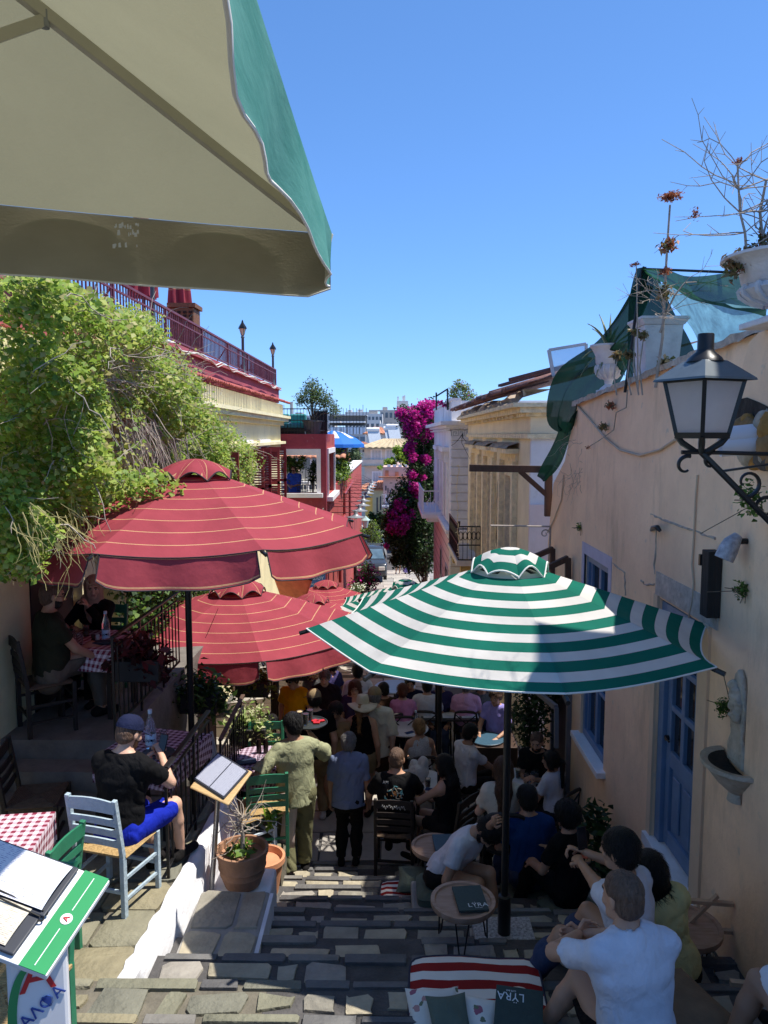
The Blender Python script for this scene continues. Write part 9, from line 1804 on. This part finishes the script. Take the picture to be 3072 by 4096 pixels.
# ------------------------------------------------------------------ things on the cafe tables
t1 = ct[0].location;z = .7405;zt = t1.z + z
v,f = surface([ell((t1.x + .0,t1.y - .02,zt + .11),(.13,.11,.11)),ell((t1.x + .06,t1.y,zt + .22),(.07,.06,.09)),ell((t1.x - .05,t1.y + .02,zt + .20),(.05,.05,.06))],.012,.03,noise=.012,nfreq=45,seed=3);tag(np_mesh('plastic_bag',[(v,f,0)],mat('bag_white',(.72,.72,.74),.35,.05,trans=.3),None),'crumpled white plastic bag on the marble cafe table','bag')
glass((t1.x + .12,t1.y - .20,zt),'glass of dark iced coffee on the table with the plastic bag',.037,.12,[('cola',(.06,.018,.01),.08),('froth',(.6,.5,.4),.015)]);b = MB();b.box((t1.x + .16,t1.y - .29,zt + .006),(.16,.075,.009),-.3);tag(b.build('phone',mat('phone_blue',(.03,.06,.16),.12,0),None,bevel=.003),'blue screened phone on the table with the plastic bag','phone');bottle((t1.x - .22,t1.y + .12,zt),'plastic water bottle behind the white bag',.75)
t2 = ct[1].location;zt = t2.z + z
for (dx,dy,lb,fl_) in [(-.10,.06,'tall iced coffee with straw on the table by the bald man',[('coffee',(.16,.06,.02),.07),('froth',(.6,.45,.28),.03)]),(-.02,-.10,'dark iced drink in front of the water tumblers by the wall',[('cola',(.06,.018,.01),.10)]),(.07,-.06,'clear tumbler of water by the wall, nearer one',[('water',(.6,.65,.7),.05)]),(.14,.05,'clear tumbler of water by the wall, farther one',[('water',(.6,.65,.7),.05)])]: glass((t2.x + dx,t2.y + dy,zt),lb,.036,.13,fl_)
b = MB();b.box((t2.x + .16,t2.y - .2,zt + .006),(.15,.075,.009),-.5);tag(b.build('phone',MATS['phone_black'],None,bevel=.003),'black phone lying on the table by the bald man','phone')
t3 = ct[2].location;zt = t3.z + z;bottle((t3.x + .15,t3.y - .1,zt),'clear water bottle on the table before the blonde woman',1.05);b = MB();b.box((t3.x + .05,t3.y - .22,zt + .006),(.15,.075,.009),.6);tag(b.build('phone',MATS['phone_blue'],None,bevel=.003),'blue phone on the table before the blonde woman','phone')
rt_ = (P(1037,3035,8.35).x,8.35,-4.35 + .722);glass((rt_[0] + .04,rt_[1] - .17,rt_[2]),'empty tumbler on the round checked table');b = MB();b.box((rt_[0] - .12,rt_[1] - .12,rt_[2] + .012),(.22,.12,.02),.3);tag(b.build('wallet_case',mat('navy_case',(.02,.03,.06),.5),None,bevel=.006),'dark blue case on the round checked table','case')
for i in range(2): b = MB();b.lathe([(.028,0),(.03,.12),(.02,.15),(.02,.16),(0,.16)],12,(rt_[0] - .03 + .08 * i,rt_[1] + .15,rt_[2]));tag(b.build('oil_cruet',mat('dark_bottle',(.015,.008,.006),.2,0),None,40),['dark oil cruet on the round checked table, left','dark oil cruet on the round checked table, right'][i],'cruet')
# ------------------------------------------------------------------ people seen far off
q = P(1177,1857,26.45);person('man in bright blue linen shirt and sunglasses standing in the big window',Vector((q.x,26.45,q.z - 1.76)),170,1.76,1.08,'stand',lean=2,pitch=22,top=('loose','bluelinen'),bottom=('trousers','white'),hair=('receding','brown'),skin='tan',glasses='sun',hl=(-.05,.30,1.02),hr=(.08,.30,1.0))
q = P(1187,1845,30);person('woman with reddish hair seated in the courtyard behind the man in blue',Vector((q.x,30,-2.2)),120,1.6,1,'sit',fem=True,top=('tank','offwhite'),bottom=('trousers','denim'),hair=('long','auburn'),seat=.38,skin='fair');t = thing('bench',(q.x,30,-2.2),'white courtyard bench under the seated woman','bench');part(t,'seat',M_trimwhite,(q.x - .5,q.x + .5,29.8,30.25,-1.88,-1.82));[part(t,'leg',M_trimwhite,(q.x + sx,q.x + sx + .06,29.85,30.2,-2.2,-1.882)) for sx in (-.45,.39)]
for (u,v,H,rz,kw) in [(1591,2296,1.66,190,dict(label='woman in white shorts walking at the bottom of the street',fem=True,top=('tank','offwhite'),bottom=('shorts','white'),hair=('long','brown'),skin='tan',fl=(-.1,.12,0),fr=(.1,-.12,0),shoes='shoewhite')),(1627,2295,1.68,175,dict(label='woman in a long lavender dress at the bottom of the street',fem=True,top=('sundress','lavender'),bottom=('longskirt','lavender'),hair=('bun','auburn'),skin='tan')),(1652,2287,1.70,185,dict(label='person in navy shorts behind the woman in lavender',top=('tshirt','white'),bottom=('shorts','navy'),hair=('short','dark'),skin='tan')),(1541,2215,1.66,180,dict(label='distant pedestrian in white beside the motorbike',top=('tshirt','white'),bottom=('shorts','pink'),hair=('short','dark'),skin='tan'))]:
    g_ = G(u,v);person(loc=Vector((g_.x,g_.y,gz(g_.y))),rz=rz,H=H,pose='stand',cell=.03,group='people in the lower street',**kw)
